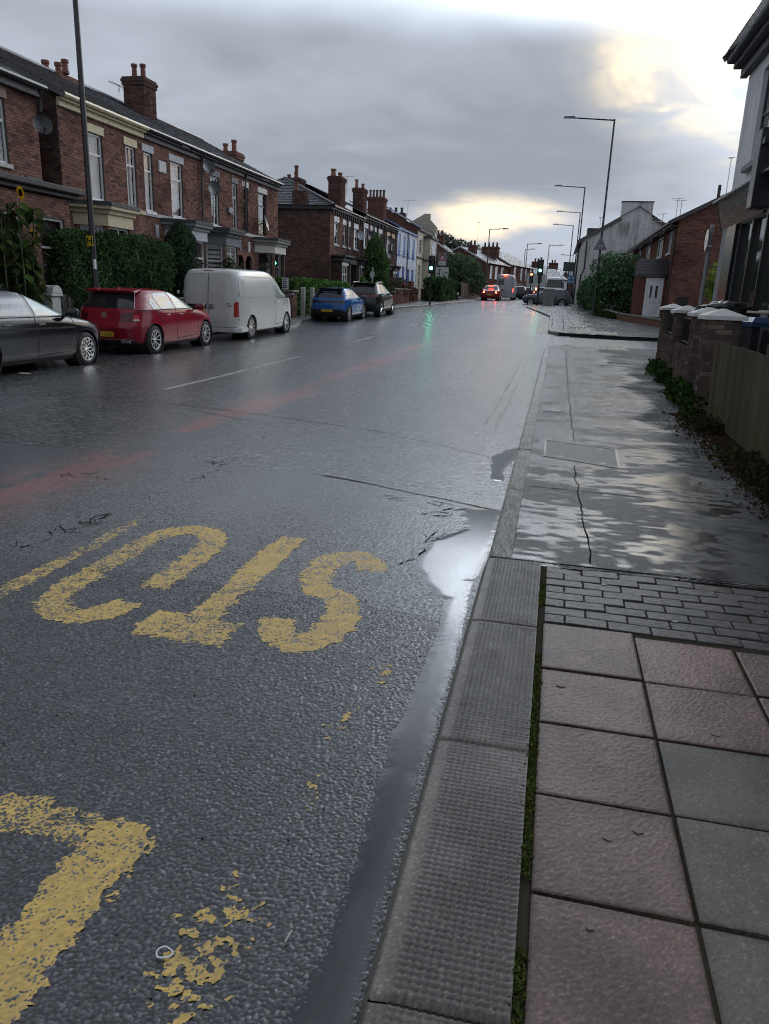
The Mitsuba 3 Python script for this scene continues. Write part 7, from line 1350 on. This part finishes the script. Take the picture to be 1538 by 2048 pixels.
# weeds along the wall and the fence
def weeds(label, a, b, w_, n, h, cols_, seed, size=.06):
    a, b = np.array(a), np.array(b); s = rng.random(n); keep = meshkit.fbm(np.c_[s*np.linalg.norm(b-a)*1.3, 0*s, 0*s+seed], 3, seed) > .38; s = s[keep]; q = a+(b-a)*s[:, None]+np.c_[rng.normal(0, w_*.4, len(s)), rng.normal(0, .05, len(s))]
    z = P(q[:, 1])+rng.random(len(s))**1.8*h*(.4+1.2*meshkit.fbm(np.c_[q*1.5, 0*s], 2, seed)); m, c = tufts(np.c_[q, z-.02], size, cols_, 1.2); return stuff('weeds', m, 'm_leaf', label, 'weeds', color=c)
weeds('green weeds along the foot of the garden wall', (2.12, 11.7), (2.42, 19.5), .22, 7000, .26, GRN, 5, .085)
weeds('low weeds and dead leaves along the foot of the timber fence', (2.02, 4.5), (2.14, 11.5), .24, 6000, .13, [(.035, .05, .018), (.05, .04, .022), (.028, .042, .016), (.06, .045, .028)], 8, .06)
p = np.c_[rng.normal(1.97, .13, 1600), rng.uniform(4.6, 12, 1600), rng.uniform(.0, .012, 1600)]; m, c = tufts(p, .05, [(.07, .045, .025), (.05, .035, .02), (.035, .028, .02), (.09, .06, .03)], .25); stuff('fallen_leaves', m, 'm_leaf', 'fallen brown leaves along the back of the footway', 'leaves', color=c)
weeds('weeds at the foot of the big bush and the low wall', (2.4, 50), (3.3, 46), .3, 1500, .3, GRN, 15, .12)

# ---- sunflower plant at the left edge
sf = thing('sunflower_plant', 'tall sunflower plant with yellow flowers in front of the leftmost house', 'plant')
def heart(size):
    g = [(0, 0), (.30, .18), (.42, .5), (.30, .85), (0, 1.15), (-.30, .85), (-.42, .5), (-.30, .18)]; return np.array(g)*size
stems = []; lv = []; lc = []
for i in range(11):
    bx0, by0 = -12.85+rng.uniform(-.35, .35), 16.5+rng.uniform(-.65, .55); h = rng.uniform(2.3, 3.45); tp = np.array([bx0+rng.normal(0, .15), by0+rng.normal(0, .15), h]); stems.append(tube([(bx0, by0, 0), (bx0, by0, h*.6), tp], [.025, .02, .012], 6))
    for j in range(46):
        k = rng.uniform(.28, 1); o = np.array([bx0, by0, 0])*(1-k)+tp*k; o[2] = h*k; a = rng.uniform(0, 2*PI); s = rng.uniform(.13, .29); v = heart(s); dr_ = np.array([math.cos(a), math.sin(a), -.25-.6*rng.random()]); dr_ /= np.linalg.norm(dr_); sd = np.cross(dr_, [0, 0, 1]); sd /= np.linalg.norm(sd); nn = np.cross(sd, dr_)
        P3 = o+dr_*.10+np.outer(v[:, 1], dr_)+np.outer(v[:, 0], sd)+np.outer(np.abs(v[:, 0])*.35-.15*v[:, 1]**2/s, nn); c0 = P3.mean(0); lv.append(trimesh.Trimesh(np.vstack([P3, c0]), [(q, (q+1) % 8, 8) for q in range(8)], process=False)); lc.append(np.tile(np.array(((.045, .085, .022), (.060, .100, .030), (.035, .062, .02), (.075, .085, .03))[rng.integers(4)])*rng.uniform(.7, 1.3), (9, 1)))
put(sf+'__stems', cat(*stems), 'm_paint', (.05, .07, .025))
for m_, c_ in zip(lv, lc): put(sf+'__leaf', m_, 'm_leaf', c_)
def sunflower(at, nrm, r):
    M = trimesh.geometry.align_vectors([0, 0, 1], np.array(nrm)/np.linalg.norm(nrm)); M[:3, 3] = at; k = put(sf+'__flower', xf(lathe([(0, .0), (r*.5, .0), (r*.52, .03), (r*.3, .045), (0, .05)], 14), M), 'm_cloth', (.030, .018, .008)); pt = []
    for i in range(22): a = 2*PI*i/22; e = np.array([math.cos(a), math.sin(a), 0]); s = np.array([-e[1], e[0], 0]); pt.append([e*r*.46-s*r*.06, e*r*.75-s*r*.10+[0, 0, .02], e*r*1.05+[0, 0, .0], e*r*.75+s*r*.10+[0, 0, .02]])
    put(k+'__petals', xf(quads(pt), M), 'm_leaf', (.70, .40, .012))
sunflower((-12.75, 17.04, 2.67), (.55, .75, .05), .17); sunflower((-12.8, 16.79, 3.60), (.35, .9, .15), .16)
# garden railings, white gatepost, garden gates and walls on the left
gp = thing('gate_post', 'white stone gatepost with a rounded top before the leftmost house', 'gatepost'); put(gp+'__shaft', bx(-12.95, -12.6, 17.35, 17.72, .0, 1.22, .02), 'm_paint', (.46, .46, .44)); put(gp+'__cap', cat(bx(-13.0, -12.55, 17.30, 17.77, 1.222, 1.30, .02), xf(ext(Point(0, 0).buffer(.2, 12).intersection(sbox(-1, 0, 1, 1)), .44), frame((-12.56, 17.535, 1.30), (0, 1, 0), (0, 0, 1)) @ mat((0, 0, -.43)))), 'm_paint', (.48, .48, .46))
r1 = thing('iron_railing', 'dark railings with white sill behind the black car', 'railing'); put(r1+'__rail', cat(bx(-12.79, -12.76, 12, 17.3, 1.36, 1.39), bx(-12.79, -12.76, 12, 17.3, .5, .53)), 'm_gloss', (.02, .02, .02))
for i in range(34): put(r1+'__bar', tube([(-12.775, 12.2+i*.15, .2), (-12.775, 12.2+i*.15, 1.48)], .009, 5), 'm_gloss', (.02, .02, .02))
put(r1+'__plinth', bx(-12.9, -12.65, 11.9, 17.3, 0, .35), 'm_paint', (.40, .40, .38))
gg = thing('garden_gate', 'dark wooden garden gate between the gatepost and the tall hedge', 'gate')
for i in range(7): put(gg+'__board', bx(-12.80, -12.76, 17.78+i*.10, 17.872+i*.10, .15, 1.18+.10*math.sin(i*.5+.4), .004), 'm_paint', (.05, .048, .042))
put(gg+'__bar', cat(*[tube([(-12.74, 17.95+.25*i, .1), (-12.74, 17.95+.25*i, 1.35)], .012, 5) for i in range(3)]), 'm_gloss', (.015, .015, .015))
gw1 = thing('garden_wall', 'grey garden wall behind the white van', 'wall'); put(gw1+'__wall', bx(-12.95, -12.75, 24.4, 33.3, 0, 1.15), 'm_paint', (.22, .21, .20)); put(gw1+'__coping', bx(-13.0, -12.7, 24.38, 33.3, 1.152, 1.22, .01), 'm_paint', KERB[0])
bp2 = thing('brick_pillar', 'low brick pillar with stone cap beside the notice, ahead of the white van', 'pillar'); zz = float(P(34)); k = put(bp2+'__shaft', bx(-12.59, -11.96, 33.76, 34.44, zz-.1, 1.50), 'm_cloth', MORTAR); 
for ax, c, sgn, a, b in (('x', 33.75, -1, -12.6, -11.95), ('y', -11.95, 1, 33.75, 34.45)):
    for r in brick_rects(sbox(a, zz, b, 1.5), ()): put(k+'__brick', brick_mesh(Pl(ax, c, sgn), r[None]), 'm_brick', np.array(BRICKS['m_brick_red'][1])*rng.uniform(.6, 1.3))
put(bp2+'__cap', bx(-12.66, -11.89, 33.69, 34.5, 1.502, 1.60, .012), 'm_paint', KERB[0])
nb = thing('notice_board', 'white notice with dark lettering on the brick pillar', 'notice'); put(nb+'__board', bx(-12.5, -12.2, 33.9, 33.92, 1.62, 2.12), 'm_paint', (.55, .56, .60))
for i in range(5): put(nb+'__lettering', bx(-12.47, -12.47+.24*(.6+.4*rng.random()), 33.893, 33.9, 1.67+.085*i, 1.72+.085*i), 'm_paint', (.05, .05, .10))
fp = thing('gate_post', 'pair of pale timber gateposts ahead of the brick pillar', 'gatepost')
for y in (35.3, 36.7): put(fp+'__post', bx(-12.1, -11.9, y, y+.2, .2, 1.75, .03), 'm_paint', (.36, .36, .33))
gw2 = thing('garden_wall', 'broken run of low brick front walls before the second terrace and the blue house', 'wall')
for a, b, h in ((54.5, 60.5, 1.0), (60.9, 62.2, 1.55), (62.5, 64.5, 1.0), (67, 75.5, .85), (77, 82, .9)): 
    z = float(P((a+b)/2)); put(gw2+'__wall', bx(-11.85, -11.6, a, b, z-.4, z+h), 'm_brick_far'); put(gw2+'__coping', bx(-11.9, -11.55, a, b, z+h+.002, z+h+.08, .01), 'm_paint', KERB[0])
gd = thing('garden_gate', 'dark solid gate in the brick front wall near the traffic light', 'gate'); put(gd+'__board', bx(-11.75, -11.68, 58.3, 60.4, .8, 2.4), 'm_gloss', (.03, .026, .028))
fw_ = thing('timber_fence', 'brown timber fence panels along the far left footway under the tree', 'fence')
for i in range(12): y = 80+i*1.0; put(fw_+'__panel', bx(-9.95+.055*i, -9.90+.055*i, y, y+.96, 1.1, 3.0-.04*(i % 3)), 'm_paint', np.array((.11, .075, .055))*rng.uniform(.8, 1.15))
bl = thing('bollard', 'small white topped bollard by the far left footway', 'bollard'); put(bl+'__post', tube([(-9.35, 73, 1.1), (-9.35, 73, 2.0)], .09, 10), 'm_paint', (.04, .04, .04)); put(bl+'__band', tube([(-9.35, 73, 1.7), (-9.35, 73, 1.95)], .095, 10), 'm_paint', (.6, .6, .58))
hl = thing('pole', 'slim grey pole with a small sign by the corner house', 'pole'); put(hl+'__post', tube([(-12.2, 46.8, .4), (-12.2, 46.8, 3.2)], .04, 6), 'm_paint', (.14, .14, .15))
h2 = thing('pole', 'grey post with a small oval sign before the second terrace', 'pole'); put(h2+'__post', tube([(-11.6, 47.8, .4), (-11.6, 47.8, 3.15)], .045, 6), 'm_paint', (.3, .3, .3)); put(h2+'__sign', xf(trimesh.creation.cylinder(.22, .02, sections=16), mat((-11.6, 47.73, 2.7), rx=PI/2, s=(.7, 1, 1.2))), 'm_paint', (.34, .38, .36))

# ---- litter and small marks
def litter(name, label, x, y, pts, c, zf, h=.012):
    g = Polygon(pts); m = xf(ext(g, .002), mat((x, y, float(zf)+.006))); m.vertices[:, 2] += .010*np.abs(np.sin(m.vertices[:, 0]*60)); k = put(name, m, 'm_paint', c); labels[k] = dict(label=label, category='litter')
litter('paper_scrap', 'white paper scrap on the road under the black car', -9.8, 12.45, [(-.09, -.05), (.10, -.03), (.11, .10), (-.04, .13), (-.11, .06)], (.5, .49, .44), ZR(-9.8, 12.45))
k = put('ring_pull', xf(tube([(.022*math.cos(a), .017*math.sin(a)*(1+.15*math.cos(3*a)), 0) for a in np.linspace(0, 2*PI, 22)], .0022, 5, cap=False), mat((*GX(328, 1907, -.085), float(ZR(-.9, 1.6))+.009))), 'm_paint', (.75, .75, .75)); labels[k] = dict(label='tiny white ring lying on the nearest road surface', category='litter')
k = put('twig', tube([(*GX(570, 1876, -.09), float(ZR(-.6, 1.7))+.012), (*GX(584, 1852, -.09), float(ZR(-.6, 1.7))+.012)], .003, 5), 'm_paint', (.42, .41, .38)); labels[k] = dict(label='pale sliver lying beside the worn yellow line', category='litter')
GUM = ['beside the moss on the second pink slab', 'on the fourth pink slab, a worn dark patch', 'on the fourth pink slab near its far corner', 'on the nearest pink slab', 'on the pink slab at the right edge', 'on the grey blocks nearest the kerb', 'on the grey blocks at the right', 'at the end of the boarding kerb']
for i, (px, py) in enumerate(((1122, 1358), (1215, 1660), (1276, 1643), (1181, 1840), (1433, 1445), (1208, 1153), (1350, 1222), (1072, 1098))):
    x, y = GX(px, py, 0); r_ = rng.uniform(.008, .014); a = np.linspace(0, 2*PI, 13)[:-1]; g = Polygon([(r_*(1+.3*rng.normal())*math.cos(q), r_*.8*(1+.3*rng.normal())*math.sin(q)) for q in a]).buffer(.003); k = put('chewing_gum', xf(ext(g, .0018), mat((x, y, float(P(y))+.0005))), 'm_paint', (.155, .130, .118) if i < 5 else (.3, .29, .27)); labels[k] = dict(label='flattened spot of old chewing gum '+GUM[i], category='litter', group='gum spots on the paving')
n = 900; x = rng.uniform(-3.6, -.4, n); y = rng.uniform(1.2, 6, n); p = np.c_[x, y, ZR(x, y)+.002]; m, c = tufts(p, .010, [(.12, .11, .09), (.05, .045, .04), (.20, .19, .17)], .3); stuff('grit', m, 'm_paint', 'loose grit and specks scattered over the nearest road', 'grit', color=c)
